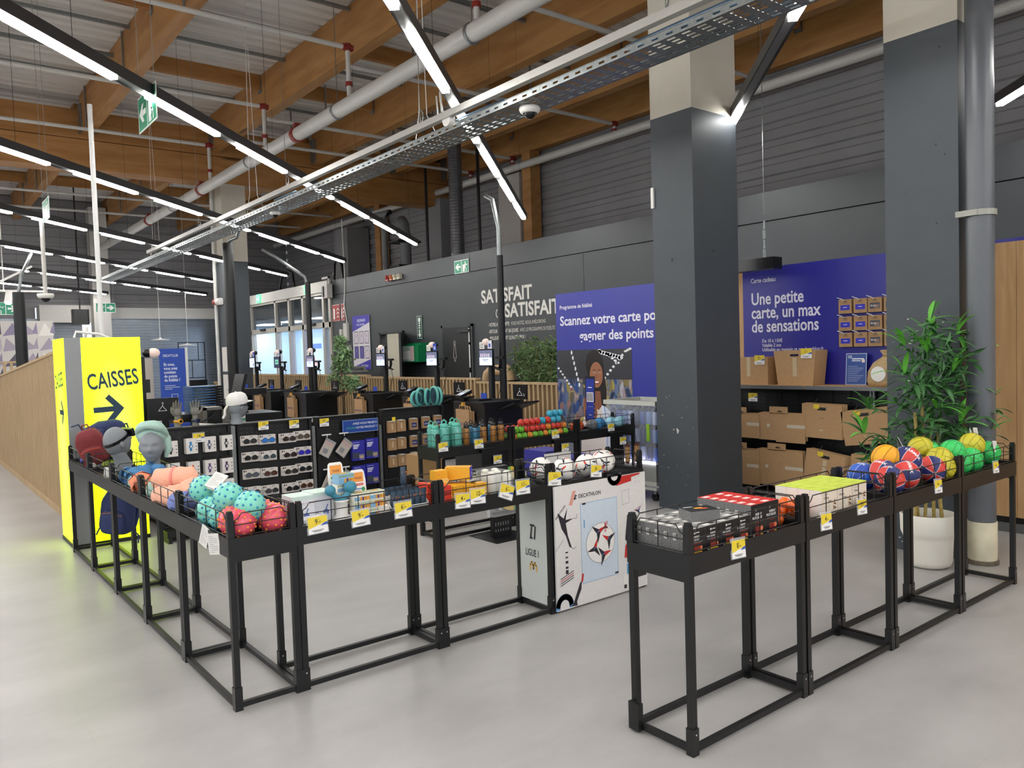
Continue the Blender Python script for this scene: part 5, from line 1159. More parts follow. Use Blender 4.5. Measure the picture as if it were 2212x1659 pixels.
def volley(c, lc, r_=.075):
    o = MB(mat('volley_'+c, c, .4, var=.04, bump=.08, scale=200)).ball((0, 0, 0), r_, seg=28, rings=18).build('volleyball'); e = MB(P(lc))
    for ax in range(3):
        for s_ in (-1, 1):
            for q in (-1, -.33, .33, 1):
                pts = []
                for t in range(9):
                    a = -1+t*.25; p = [0, 0, 0]; p[ax] = s_; p[(ax+1) % 3] = q; p[(ax+2) % 3] = a; pts.append(p)
                arc(e, pts, r_*1.001, .0011, e.dm)
            if True:
                pass
    e.build('seam_print', o); return o
vg = volley('35c862', '1d6a3a'); vy = volley('c9bf2e', '5a5a18'); NV = FZ+.076
place(vg, [((4.93, RY+.10, .915), (.3, .5, .2)), ((5.0, RY+.09, NV), (.9, .2, 1)), ((5.15, RY+.085, NV), (.2, 1.1, .5)), ((5.45, RY+.10, NV+.01), (1, .4, .9)), ((4.90, RY+.22, .90), (.2, 1, .3))],
    ['green volleyball on top beside the double post', 'green volleyball low at the guard wire', 'green volleyball low with its tag lying on it', 'green volleyball at the far end of the basket', 'green volleyball behind the top green one'], 'volleyball', 'green volleyballs')
place(vy, [((4.79, RY+.11, .885), (.4, .3, .9)), ((4.86, RY+.25, .93), (.9, .3, 0)), ((5.26, RY+.12, .925), (.3, .9, .1)), ((4.76, RY+.085, NV), (.1, .5, .2)), ((5.30, RY+.23, NV), (.1, .5, 1.2))],
    ['mustard yellow volleyball beside the top basketball', 'mustard yellow volleyball behind the white tag', 'mustard yellow volleyball on top among the paper tags', 'mustard yellow volleyball low at the double post', 'mustard yellow volleyball low behind the top one'], 'volleyball', 'mustard volleyballs')
for loc, rot, w, h, l in (((4.70, RY+.27, .935), (-.5, .5, .3), .08, .08, 'white paper tag standing up behind the mustard volleyballs'), ((5.08, RY+.09, .86), (-.9, .6, .2), .07, .11, 'white paper tag lying over the low green volleyball'), ((5.40, RY+.14, .935), (-.2, .1, .1), .08, .085, 'white paper tag standing beside the top mustard volleyball'), ((5.52, RY+.2, .90), (-.3, -.3, .5), .08, .1, 'white paper tag sticking out at the end of the basket'), ((5.42, RY+.04, .87), (-.2, .1, 0), .06, .07, 'white paper tag resting on the green end volleyball')): booklet(loc, rot, l, w, h)
# ================================================================ rear run: bottles, netted balls, towels
def tint(n, c, a=.72): return mat(n, c, .12, alpha=a, spec=.7, var=.03)
MINTB = tint('mint_tritan', '6cc4b4', .8); AMB = tint('amber_tritan', 'b07a3a', .8); BLB = tint('blue_tritan', '3d7fa0', .8); MCAP = mat('mint_cap', '58b8a4', .4, var=.03)
for k, (x, y, r_) in enumerate(((3.66, MY+.12, .036), (3.74, MY+.10, .042), (3.80, MY+.2, .04), (3.86, MY+.09, .046), (3.68, MY+.22, .036), (3.90, MY+.21, .042))):
    bottle((x, y, FZ), .215+.01*(k % 2), r_, MINTB, MCAP, 'large mint drinking bottle with carry loop', grp='large mint bottles', handle=True)
for k, (x, y) in enumerate(((3.97, MY+.1), (4.09, MY+.20), (4.15, MY+.09), (4.21, MY+.2), (4.27, MY+.1), (4.32, MY+.2), (4.35, MY+.09), (4.05, MY+.08))):
    a = k % 2 == 0; bottle((x, y, FZ), .195, .029, AMB if a else BLB, DARKPL, ('amber' if a else 'blue')+' drinking bottle with black loop cap', grp='amber bottles' if a else 'blue bottles', handle=True)
bn = MB(mat('netball_red', 'cf3a2e', .4, var=.04))
cols = (('red', 'cf3a2e'), ('green', '6db52e'), ('orange', 'e08a2a'), ('blue', '3aa6c4'))
BALLP = {}
for n_, c in cols: BALLP[n_] = mat('play_ball_'+n_, c, .35, var=.05)
q = random.Random(5); k = 0
def netball(n_, loc):
    o = MB(BALLP[n_]).ball((0, 0, 0), .035, seg=16, rings=10).build('play_ball', loc=loc); tag(o, '%s play ball in the black net' % n_, 'ball', '%s netted play balls' % n_)
    m = MB(DARKPL)
    for a in range(3):
        m.path([(.0358*math.cos(t*PI/6)*math.cos(a*PI/3), .0358*math.cos(t*PI/6)*math.sin(a*PI/3), .0358*math.sin(t*PI/6)) for t in range(12)], .0012, n=4, closed=True)
    m.build('net_mesh', o)
for i in range(11):
    for j in range(3):
        c = ('orange', 'green', 'green')[(i*2+j) % 3]; netball(c, (4.47+.064*i, MY+.06+.085*j, FZ+.034))
for i in range(10):
    c = 'green' if i < 2 else ('orange' if i in (6, 9) else 'red'); netball(c, (4.52+.066*i, MY+.09, FZ+.094)); netball('red' if i < 6 else 'blue', (4.52+.066*i, MY+.2, FZ+.096))
for i in range(8): netball('red' if i < 4 or i == 5 else 'blue', (4.62+.066*i, MY+.13, FZ+.153))
for i in range(3): netball('blue', (5.0+.066*i, MY+.15, FZ+.21))
TOW = {'orange': fleece('orange_towel', 'dd5a2a', 40), 'blue': fleece('blue_towel', '3f8fc8', 40), 'pale': fleece('pale_blue_towel', '8fc4d6', 40), 'grey': fleece('grey_towel', '6a6f74', 40)}
for k, (c, x, y, l) in enumerate((('orange', 5.33, MY+.14, 'orange folded microfibre towel beside the double post'), ('grey', 5.5, MY+.1, 'grey folded towel under the orange one'), ('blue', 5.62, MY+.14, 'blue folded microfibre towel behind the price card'), ('pale', 5.8, MY+.15, 'pale blue folded towel at the table end'), ('pale', 5.9, MY+.12, 'pale blue towel drooping toward the tub'))):
    roll(TOW[c], (x-.05, y-.04, FZ+.055), (x+.10, y+.05, FZ+.06), .052, l, 'towel', .3, 12, seed=120+k)
# clip strips on the rear tables
SLOT = mat('slot_light', '8f9295', .5, var=.04)
def clip_strip(x, z0, z1, label, slots=True):
    t = thing('clip_strip', label, 'display strip', (x, MY-.03, 0))
    MB(BLACK).bx(-.09, .09, -.004, .004, z0, z1).bx(-.11, .11, -.02, .03, z1, z1+.008).build('strip_plate', t)
    if slots:
        b = MB(SLOT)
        for i in range(6):
            for j in range(2): b.bx(-.075+.027*i, -.068+.027*i, -.0052, -.0045, z0+.03+.05*j, z0+.062+.05*j)
        o = b.build('slot_row', t); o['kind'] = 'stuff'
    return t
clip_strip(4.13, .45, .742, 'black slotted display strip under the bottle table'); clip_strip(4.98, .52, .742, 'black slotted display strip under the netted ball table'); clip_strip(5.73, .40, .742, 'black slotted display strip under the towel table')
price_card('6.99', (4.19, MY-.06, .605), 0, 'price card 6.99 clipped on the strip under the bottles', .085, 0)
price_card('15.99', (5.0, MY-.06, .63), 0, 'price card 15.99 clipped on the strip under the netted balls', .085, 0)
price_card('2.99', (5.79, MY-.06, .62), 0, 'price card 2.99 clipped on the strip under the towels', .085, 0)
for k in range(3):
    o = MB(P('e4e2e0', .4)).rbox((0, 0, .13), (.26, .004, .26), .001).build('mask_card', loc=(4.86+.02*k, MY-.08-.012*k, .37), rot=(-.05, 0, -.05)); tag(o, 'white card with black diving mask under the netted balls', 'mask card', 'diving mask cards')
    e = MB(KC); T = fr((-.13, -.0026, 0), (1, 0, 0), (0, 0, 1)); e.disc(.13, .08, .1, P('2a2a28'), T, .0005, 24); e.line([(.13+.07*math.cos(a*.4), .07+.06*math.sin(a*.4)) for a in range(9)], .014, P('8a8a72'), T, .001); e.line([(.13+.09*math.cos(.3+a*.35), .07+.1*math.sin(.3+a*.35)) for a in range(8)], .008, P('e8e8e4'), T, .0012); e.build('mask_print', o)
for x in (5.86, 6.0):
    t = thing('lunch_flask', 'kraft coloured flask with brown bobble hanging below the towels', 'flask', (x, MY-.05, .43), 0, 'kraft flasks')
    MB(P('b58a55', .6)).rbox((0, 0, .08), (.05, .04, .15), .012).build('flask_body', t); MB(P('5a2f25', .6)).ball((0, 0, .165), .025, seg=12, rings=8).ball((0, 0, -.005), .018, seg=10, rings=6).build('bobble', t); MB(DARKPL).tube((0, 0, .18), (0, .03, .30), .003, n=4).build('cord', t)
boxed('violet_carton', (.3, .35, .55), '3f3f9e', None, 'plain violet carton standing under the rear tables', loc=(5.4, MY+.7, 0)); boxed('violet_carton', (.5, .3, .42), '4444a6', None, 'low violet carton beside the tall violet one', loc=(5.85, MY+.75, 0), rz=-.1)
boxed('kraft_carton', (.22, .3, .62), 'a8855a', None, 'tall kraft carton standing behind the rear bottle table', loc=(4.05, MY+.95, 0))
# throwing disc on its stand
t = thing('disc_game', 'round green and yellow disc target in clear wrap on a black stand', 'disc game', (4.08, MY-.22, 0))
MB(BLACK).bx(-.2, .2, -.2, .2, 0, .006).bx(-.1, .1, -.02, .02, .006, .22).build('stand', t)
b = MB(SLOT)
for i in range(6): b.bx(-.075+.027*i, -.068+.027*i, -.0215, -.0205, .10, .13).bx(-.075+.027*i, -.068+.027*i, -.0215, -.0205, .05, .07)
o = b.build('slot_row', t); o['kind'] = 'stuff'
e = MB(P('6fb04a')); T = fr((.10, -.04, .41), (1, 0, 0), (0, .05, 1)); cs = ('6fb04a', 'd8b83a', '6fb04a', 'e6e2d2', 'd8b83a', '5f9a3e')
for k in range(6):
    a0, a1 = k*PI/3-.5, (k+1)*PI/3-.5; pts = [(0, 0)]+[(.19*math.cos(a0+(a1-a0)*i/8), .19*math.sin(a0+(a1-a0)*i/8)) for i in range(9)]; e.poly(pts, P(cs[k]), T, .006)
for s_, x, y in (('75', -.07, -.1), ('40', .06, -.09), ('10', .09, .06), ('20', -.05, .1)): e.text(s_, .05, KC, T, x, y, .008, al='CENTER', bold=.02)
e.build('disc_print', t); MB(KC).lathe([(.19, -.004), (.197, -.004), (.197, .005), (.19, .005)], n=36, T=T).lathe([(0, -.004), (.197, -.004)], n=36, T=T).build('disc_rim', t)
for x, y in ((.02, .0), (.06, .015)):
    MB(mat('mini_ball_orange', 'd07a3a', .5, var=.1)).ball((x, y, .025), .03, seg=14, rings=8, T=T).build('small_ball', t)
tag(MB(PBAG).rbox((4.12, MY-.27, .38), (.4, .1, .36), .03).build('film_wrap'), 'crumpled clear film around the disc target', 'film')
# ================================================================ pegboard units
PY0 = 7.5
PEG = mat('black_pegboard', '131415', .5, var=.1, scale=60)
def peg_unit(x0, x1, h, label):
    t = thing('pegboard_unit', label, 'display unit', (x0, PY0, 0)); w = x1-x0
    MB(PEG).bx(.02, w-.02, 0, .02, .12, h).build('peg_panel', t)
    MB(BLACK).bx(0, .03, -.03, .05, 0, h).build('upright', t); MB(BLACK).bx(w-.03, w, -.03, .05, 0, h).build('upright', t)
    MB(BLACK).bx(0, w, -.04, .06, h, h+.015).build('top_cap', t); MB(BLACK).bx(0, w, -.22, .05, .05, .10).bx(0, .03, -.25, .05, 0, .05).bx(w-.03, w, -.25, .05, 0, .05).build('base_shelf', t)
    b = MB(SLOT)
    for i in range(int((w-.1)/.05)):
        for j in range(2): b.disc(.05+.05*i, h-.04-.04*j, .0025, MATS['slot_light'], fr((0, -.0008, 0), (1, 0, 0), (0, 0, 1)), n=6)
    o = b.build('peg_holes', t); o['kind'] = 'stuff'
    return t
peg_unit(1.84, 2.50, .985, 'black pegboard unit with boxed watches'); peg_unit(2.56, 3.31, .975, 'black pegboard unit with rows of sunglasses'); peg_unit(3.36, 4.07, .975, 'black pegboard unit with blue insurance boxes'); peg_unit(4.12, 4.9, 1.0, 'black pegboard unit with kraft gift boxes')
MB_ = tag(MB(STEEL).bx(2.505, 2.545, PY0-.01, PY0+.04, .02, .97).build('steel_upright'), 'bare steel upright between the watch and sunglasses units', 'upright')
tag(MB(STEEL).bx(3.318, 3.352, PY0-.01, PY0+.04, .02, .9).build('steel_upright'), 'bare steel upright between the sunglasses and blue box units', 'upright')
tag(MB(STEEL).bx(4.077, 4.112, PY0-.01, PY0+.04, .02, .85).build('steel_upright'), 'bare steel upright between the blue box and kraft box units', 'upright')
def watch_box(x, z, c, band, label):
    t = thing('watch_box', label, 'watch box', (x, PY0-.04, z), .08, 'boxed watches')
    MB(P('e6e2de', .4)).bx(-.052, .052, -.03, .03, 0, .14).build('box_shell', t)
    MB(DARKPL).bx(-.05, .05, .0, .006, .14, .165).bx(-.02, .02, -.004, .03, .15, .156).build('hang_tab', t)
    e = MB(P(band)); T = fr((-.052, -.0305, 0), (1, 0, 0), (0, 0, 1)); e.quad(.02, .085, P(band), T, .03, .025, .0005); e.build('watch_strap', t)
    w_ = MB(P(c)); w_.tube((-.012, -.031, .068), (-.012, -.04, .068), .018, n=16); w_.build('watch_case', t); MB(P('cfd4d8', .2)).tube((-.012, -.0395, .068), (-.012, -.041, .068), .012, n=14).build('watch_face', t)
    e = MB(KC)
    for k in range(3): e.quad(.009, .009, KC, T, .085, .03+.03*k, .0005)
    e.build('box_icons', t)
for x, z, c, b_, l in ((1.95, .745, '222222', '1a1a1a', 'black'), (2.125, .755, '2f86c0', '2f86c0', 'bright blue'), (2.29, .755, '4a5670', '4a5670', 'slate blue'), (2.445, .755, '1a1a1a', '222222', 'black sport'), (1.96, .545, '3a3a3a', '2a2a2a', 'dark grey'), (2.135, .54, 'd8653a', 'd8653a', 'orange'), (2.285, .54, '5a3f78', '5a3f78', 'violet'), (2.44, .54, '4a2f5a', '4a2f5a', 'plum'), (2.30, .345, '2a4a3a', '2a4a3a', 'green'), (2.44, .345, '222222', '333333', 'charcoal')):
    watch_box(x, z, c, b_, 'white boxed %s wristwatch hanging on the pegboard' % l)
LENS = {}
def glasses(x, z, lens, frame, label, n=3):
    t = thing('sunglasses', label, 'sunglasses', (x, PY0-.05, z), 0, 'carded sunglasses')
    for k in range(n): MB(P('ded8d2', .5)).bx(-.085+.008*k-.008, .07+.008*k-.008, .004+.012*(n-1-k), .0055+.012*(n-1-k), 0, .092).build('backing_card', t)
    e = MB(KC); T = fr((-.085, .0035, 0), (1, 0, 0), (0, 0, 1)); e.quad(.012, .016, KC, T, .006, .07, .0003); e.quad(.01, .016, P('6a3a30'), T, .025, .07, .0003); e.line([(.09, .078), (.105, .083), (.118, .078)], .004, KC, T, .0003); e.build('card_print', t)
    lm = mat('lens_'+lens, lens, .08, spec=.8, var=.02); fm = P(frame, .3)
    for s_ in (-1, 1):
        pts = [(s_*.034+.029*math.cos(a), .038+.021*math.sin(a)-.004*math.cos(2*a)) for a in [2*PI*i/16 for i in range(16)]]
        if s_ < 0: pts = pts[::1]
        MB(lm).ext(pts, 0, .004, T=fr((0, -.012, 0), (1, 0, 0), (0, 0, 1))).build('lens', t)
    f_ = MB(fm)
    for s_ in (-1, 1):
        f_.path([(s_*.034+.030*math.cos(a), -.014, .038+.022*math.sin(a)-.004*math.cos(2*a)) for a in [2*PI*i/16 for i in range(16)]], .0025, n=5, closed=True)
        f_.path([(s_*.064, -.014, .045), (s_*.074, -.01, .045), (s_*.07, .012, .04)], .003, n=5)
    f_.path([(-.008, -.015, .045), (0, -.018, .05), (.008, -.015, .045)], .003, n=5); f_.build('frame', t)
ROWZ = (.765, .605, .44, .27)
GL = [[('17161a', '1a1a1a', 'black round'), ('2f78c8', '2a3a5a', 'mirrored blue'), ('2a1c18', '3a2a22', 'brown slim'), ('5a5046', '4a4038', 'smoke brown')], [('141416', '141416', 'glossy black sport'), ('3a4a52', 'c0c0c0', 'silver rimmed'), ('241a18', '1e1614', 'dark oval'), ('3a35b8', '2a2a6a', 'mirrored violet')],
      [('4a525c', '3a3f48', 'grey wrap'), ('4a2a1c', '3a2016', 'amber brown'), ('1c1816', '2a201c', 'dark cat eye'), ('26282e', '1a1a1a', 'black square')], [('1e1c1c', '1a1a1a', 'black narrow'), ('2a2c34', '1e1e22', 'charcoal round'), ('1a1a1e', '141414', 'plain black'), ('4a2f22', '5a3a28', 'tortoiseshell')]]
for j, row in enumerate(GL):
    for i, (a, b_, l) in enumerate(row): glasses((2.665, 2.845, 3.055, 3.205)[i]+.004*j, ROWZ[j]+(.012, .006, .0, .01)[i], a, b_, '%s sunglasses on a white card' % l)
FILM = mat('blister_film', 'e6e9ea', .1, alpha=.3, spec=.7)
for k, (x, z, a) in enumerate(((3.42, .62, .55), (3.60, .61, .7), (3.43, .27, .5), (3.61, .28, .6))):
    t = thing('blister_pack', 'kraft card in clear pouch hanging askew on the %s peg' % ('upper left', 'upper right', 'lower left', 'lower right')[k], 'pouch', (x, PY0-.06, z)); t.rotation_euler = (0, a, 0)
    MB(P('b58f68', .6)).bx(-.055, .055, -.002, .002, -.02, .125).build('kraft_card', t); MB(P('c4663a', .6)).bx(-.055, .055, -.003, -.002, .09, .125).build('orange_band', t); MB(DARKPL).bx(-.057, .057, -.004, .004, .125, .155).build('black_header', t); MB(P('3a3f52', .5)).bx(-.03, .02, -.006, -.002, .0, .05).build('strap_item', t)
    MB(FILM).bx(-.06, .06, -.014, -.006, -.03, .15).build('clear_pouch', t)
for x in (3.43, 3.62):
    for z in (.80, .45): tag(MB(WHITEM).path([(x, PY0, z), (x, PY0-.12, z+.01), (x, PY0-.12, z-.015)], .004, n=6).bx(x-.05, x+.05, PY0-.11, PY0-.1, z+.005, z+.018).build('peg_hook'), 'white wire hook on the pegboard beside the blue boxes', 'hook', 'white peg hooks')
def insu(e, T, w, h):
    e.quad(w*.5, .004, P('c8ccf0'), T, w*.08, h*.9, .0004)
    for k in range(3): e.quad(w*(.5-.08*k), h*.05, P('e6e8fa'), T, w*.08, h*(.76-.08*k), .0004)
    e.quad(w*.55, h*.28, P('3a4452'), T, 0, h*.12, .0004); e.quad(w*.4, h*.22, P('8a8a92'), T, w*.52, h*.08, .0006); e.quad(w*.3, h*.1, P('c9a88a'), T, w*.58, h*.12, .0008); e.quad(w*.3, .003, P('c8ccf0'), T, w*.62, h*.03, .0004)
for k, (x, z) in enumerate(((3.80, .505), (3.96, .515), (3.80, .24), (3.955, .245))): boxed('insurance_box', (.145, .04, .21), '2f2fa0', insu, 'blue printed insurance box on the '+('upper row beside the pouches', 'upper row beside the steel upright', 'lower row beside the pouches', 'lower row beside the steel upright')[k], 'box', (x, PY0-.05, z), 0, 'blue insurance boxes')
o = boxed('header_sign', (.41, .012, .135), '20489c', lambda e, T, w, h: (e.text('AVEZ-VOUS PENSÉ À', .030, P('e6eaf4'), T, w*.96, h*.62, .0006, al='RIGHT', bold=.015, shear=.2), e.text('VOTRE PRODUIT ?', .030, P('e6eaf4'), T, w*.96, h*.3, .0006, al='RIGHT', bold=.015, shear=.2), e.text('ASSURER', .030, P('3fa08a'), T, w*.09, h*.3, .0006, bold=.015, shear=.2), e.line([(.003, .003), (w-.003, .003), (w-.003, h-.003), (.003, h-.003)], .004, P('a9b8d8'), T, .0004, True)), 'blue header sign asking about insuring the product', 'sign', (3.84, PY0-.05, .80))
MB(BLACK).bx(-.1, .1, .006, .05, .05, .07).build('sign_bracket', o)
KRAFT = mat('kraft_board', 'a98660', .75, var=.06, scale=40)
def giftp(e, T, w, h):
    e.quad(w*.5, .003, P('6a4a30'), T, w*.25, h*.85, .0004); e.quad(w*.7, h*.45, P('3a3f6a'), T, w*.15, h*.2, .0004); e.text('cadeau', .018, P('e6e6f0'), T, w*.22, h*.38, .0008, bold=.01)
for j, z in enumerate((.76, .57, .385)):
    for i, x in enumerate((4.21, 4.325, 4.485, 4.645, 4.80)):
        lb = ('plain kraft gift box' if i < 2 else 'kraft gift box with dark picture')+' on the %s pegboard row' % ('top', 'middle', 'bottom')[j]
        o = boxed('gift_box', (.10 if i != 1 else .11, .035, .12), KRAFT, giftp if i > 1 else (lambda e, T, w, h: e.quad(w*.2, h*.55, P('c9b08a'), T, w*.4, h*.25, .0004)), lb, 'gift box', (x, PY0-.05, z+.005*i), .03, 'plain kraft gift boxes' if i < 2 else 'printed kraft gift boxes')
        MB(WHITEM).bx(-.03, .035, -.03, .04, .12, .126).build('hang_hook', o)
for x, z, p_, l in ((2.19, .855, '14.99', 'above the watches'), (2.80, .915, '15.99', 'above the black sunglasses'), (3.11, .905, '19.99', 'above the slim sunglasses'), (3.43, .895, '9.99', 'above the hanging pouches')): price_card(p_, (x, PY0-.065, z), 0, 'price card %s %s' % (p_, l), .1, 0, 0, x < 2.5)
tag(MB(YC).bx(4.225, 4.265, PY0-.046, PY0-.042, .885, .925).build('small_price_tag'), 'tiny yellow price tag above the plain kraft boxes', 'price tag')
# mint pop-up hoops resting on the kraft box unit
t = thing('popup_hoop', 'mint and navy coiled pop-up nets resting on the kraft unit', 'net', (4.55, PY0-.02, 1.015))
HM = mat('mint_nylon', '5fb0a8', .6, var=.1, scale=20); HN = mat('navy_net', '2f4f66', .7, var=.1, alpha=.85)
for k, (x, y, rr, a) in enumerate(((0, 0, .09, .3), (.07, .02, .105, .5), (.15, .0, .1, .7), (.24, .0, .11, 1.4), (.27, -.02, .105, 1.5))):
    T = TR(x, y, rr, a, PI/2); m_ = MB(HM).lathe([(rr-.02, -.012), (rr, -.012), (rr, .012), (rr-.02, .012)], n=24, T=T); m_.build('hoop', t); MB(HN).lathe([(0, .006), (rr-.02, 0)], n=24, T=T).build('net_fabric', t)
# ================================================================ self-checkout kiosks
SCRB = mat('screen_blue_white', 'b9cdf0', .3, emit=.75, var=.02); SCRD = mat('screen_dark', '232c44', .3, emit=.6, var=.02); SCRG = mat('screen_green', '5f9c88', .3, emit=.7, var=.02)
BLUEP = P('2f4fb8', .4)
def paper_bags(t, x, y, z, n=3, w=.3, h=.36):
    b = None
    for k in range(n):
        g = MB(KRAFT); d = .012; yy = .03*k; xx = .006+.02*(n-1-k)
        g.bx(x-xx-d, x-xx, y-w/2-yy*.8, y+w/2-yy*.8, z-h-.01*k, z-.01*k)
        o = g.build('paper_bag', t)
        MB(KRAFT).path([(x-xx-.006, y-.07-yy*.8, z-.01*k), (x-xx-.006, y-.06-yy*.8, z+.05-.01*k), (x-xx-.006, y+.06-yy*.8, z+.05-.01*k), (x-xx-.006, y+.07-yy*.8, z-.01*k)], .009, n=5).build('bag_handle', o)
        if k == n-1 or k == 0:
            e = MB(P('2f2f7a')); T = fr((x-xx-d-.001, y+w/2-yy*.8, z-h-.01*k), (0, -1, 0), (0, 0, 1)); e.text('DECATHLON', .046, e.dm, T, .05, h*.42, .0004, bold=.02, sx=.78); e.disc(.032, h*.42+.015, .012, e.dm, T, .0004, 8); e.build('bag_print', o)
    MB(P('c99a2a')).bx(x-.06, x-.02, y-.015, y+.015, z+.04, z+.09).build('bag_hook_tag', t)
def hanger_sign(t, x, y, z):
    o = MB(DARKPL).bx(x-.008, x+.008, y-.14, y+.14, z-.095, z+.095).build('hanger_sign', t)
    e = MB(P('e8e8e8')); T = fr((x-.009, y, z), (0, -1, 0), (0, 0, 1))
    e.line([(-.005, .045), (.005, .05), (.008, .038), (0, .03), (0, .018), (-.055, -.045), (.055, -.045), (0, .018)], .007, e.dm, T, .0006); e.line([(.075, -.02), (.1, -.05)], .006, e.dm, T, .0006); e.line([(.1, -.03), (.1, -.05), (.082, -.05)], .006, e.dm, T, .0006); e.build('hanger_print', o)
    MB(BLACK).tube((x+.01, y, z-.09), (x+.01, y, .9), .012).build('sign_post', t)
def kiosk(num, x, y, label, scr='photo', L=.7, bags=True, W=.62):
    t = thing('checkout_kiosk', label, 'checkout', (x, y, 0), 0, 'self-checkout kiosks')
    MB(BLACKM).bx(-W/2, W/2, -L/2, L/2, .06, .93).bx(-W/2+.04, W/2-.04, -L/2+.04, L/2-.04, 0, .06).build('cabinet', t)
    rim = MB(BLACK); rim.bx(-W/2-.01, W/2+.01, -L/2-.01, -L/2+.02, .93, .955).bx(-W/2-.01, W/2+.01, L/2-.02, L/2+.01, .93, .955).bx(-W/2-.01, -W/2+.02, -L/2, L/2, .93, .955).bx(W/2-.02, W/2+.01, -L/2, L/2, .93, .955); rim.build('top_rim', t)
    MB(BLACK).add([(-W/2+.2, -L/2-.01, .86), (W/2, -L/2-.01, .86), (W/2+.05, -L/2-.28, .95), (-W/2+.25, -L/2-.28, .95), (-W/2+.2, -L/2-.01, .84), (W/2, -L/2-.01, .84), (W/2+.05, -L/2-.28, .93), (-W/2+.25, -L/2-.28, .93)],
        [(0, 1, 2, 3), (7, 6, 5, 4), (0, 4, 5, 1), (1, 5, 6, 2), (2, 6, 7, 3), (3, 7, 4, 0)]).build('bagging_shelf', t)
    px, py = W/2+.02, L/2-.02
    MB(BLACK).rbox((px, py, 1.0), (.07, .07, .86), .012).build('post', t)
    MB(BLACK).bx(px-.06, px+.06, py-.06, py+.06, 0, .57).build('post_foot', t)
    sx = px-.07
    s = MB(DARKPL).bx(sx-.03, sx, py-.16, py+.15, 1.40, 1.635).build('screen', t)
    m = SCRB if scr != 'green' else SCRD
    d = MB(m).bx(sx-.0315, sx-.03, py-.148, py+.138, 1.415, 1.62).build('display', s)
    e = MB(m); T = fr((sx-.0318, py+.138, 1.415), (0, -1, 0), (0, 0, 1))
    if scr == 'photo':
        e.quad(.286, .1, mat('screen_photo', '5a5f78', .3, emit=.5, var=.6, scale=45), T, 0, .105, .0003)
        for k in range(5): e.quad(.02, .05, mat('screen_people', 'c8b8c0', .3, emit=.5, var=.3, scale=60), T, .03+.045*k, .11, .0006)
        e.quad(.14, .008, P('5a6488'), T, .07, .075, .0003); e.quad(.1, .006, P('5a6488'), T, .09, .058, .0003)
    elif scr == 'green': e.quad(.17, .1, SCRG, T, .06, .06, .0003); e.quad(.1, .02, P('2f6a58'), T, .09, .1, .0006)
    else: e.quad(.05, .06, P('4a5a90'), T, .2, .03, .0003); e.quad(.12, .008, P('6a78a8'), T, .1, .13, .0003)
    e.build('display_print', d)
    MB(BLACK).tube((px-.03, py, 1.42), (px-.03, py, 1.72), .018).build('lamp_stem', t)
    o = MB(mat('pink_status_lamp', 'e9cfc4', .4, emit=.15, var=.02)).ball((px-.06, py+.03, 1.735), .05, seg=16, rings=10, sc=(1.15, 1, .95)).build('status_lamp', t); MB(DARKPL).ball((px-.01, py+.01, 1.735), .046, seg=12, rings=8).build('lamp_back', o)
    c = MB(P('ecebe6')).bx(px-.1, px-.095, py+.02, py+.13, 1.64, 1.735).build('number_card', t)
    n = MB(KC); n.text(num, .085, KC, fr((px-.1005, py+.118, 1.655), (0, -1, 0), (0, 0, 1)), 0, 0, .0006, bold=.01, sx=.8); n.build('number_print', c)
    c = MB(P('e6e6ec') if int(num) % 2 == 0 or int(num) == 9 else BLUEP).bx(px-.1, px-.095, py-.15, py-.06, 1.64, 1.755).build('info_card', t); MB(BLUEP if int(num) % 2 == 0 else P('c8d0ee')).bx(px-.1012, px-.1, py-.125, py-.085, 1.66, 1.71).build('info_print', c)
    g = MB(DARKPL); g.path([(px, py-.06, 1.38), (px-.02, py-.2, 1.36), (px-.02, py-.24, 1.44), (px-.03, py-.25, 1.5)], .022, n=8).rbox((px-.05, py-.27, 1.515), (.07, .16, .035), .012).path([(px-.02, py-.18, 1.37), (px-.02, py-.3, 1.34)], .014).build('hand_scanner', t)
    MB(DARKPL).path([(px, py-.2, 1.36), (px+.02, py-.22, 1.2), (px-.02, py-.15, .96)], .005, n=5).build('scanner_cable', t)
    r_ = MB(DARKPL); r_.bx(-W/2+.08, -W/2+.18, .22, .32, .955, 1.0).add([(-W/2+.02, .2, 1.03), (-W/2+.02, .33, 1.03), (-W/2+.2, .33, 1.10), (-W/2+.2, .2, 1.10), (-W/2+.02, .2, .995), (-W/2+.02, .33, .995), (-W/2+.2, .33, 1.05), (-W/2+.2, .2, 1.05)], [(0, 3, 2, 1), (4, 5, 6, 7), (0, 1, 5, 4), (1, 2, 6, 5), (2, 3, 7, 6), (3, 0, 4, 7)]); k_ = r_.build('card_terminal', t)
    MB(P('8fa3c8', .3)).add([(-W/2+.05, .215, 1.0425), (-W/2+.05, .315, 1.0425), (-W/2+.1, .315, 1.062), (-W/2+.1, .215, 1.062)], [(0, 3, 2, 1)]).build('terminal_screen', k_)
    MB(BLACK).bx(-W/2+.1, -W/2+.3, -.1, .15, .955, .985).build('card_tray', t); MB(BLUEP).bx(-W/2+.2, -W/2+.21, -.12, .0, .985, 1.06).build('blue_leaflet', t)
    hanger_sign(t, W/2-.05, -L/2-.02, 1.06)
    if bags: paper_bags(t, -W/2-.012, .05, .86)
    return t
kiosk('12', 6.2, 8.38, 'black self-checkout kiosk numbered twelve beside the black service post')
kiosk('11', 6.45, 10.15, 'black self-checkout kiosk numbered eleven')
kiosk('10', 6.62, 12.1, 'black self-checkout kiosk numbered ten next to the ficus tree')
kiosk('9', 6.2, 14.0, 'black self-checkout kiosk numbered nine', L=1.0)
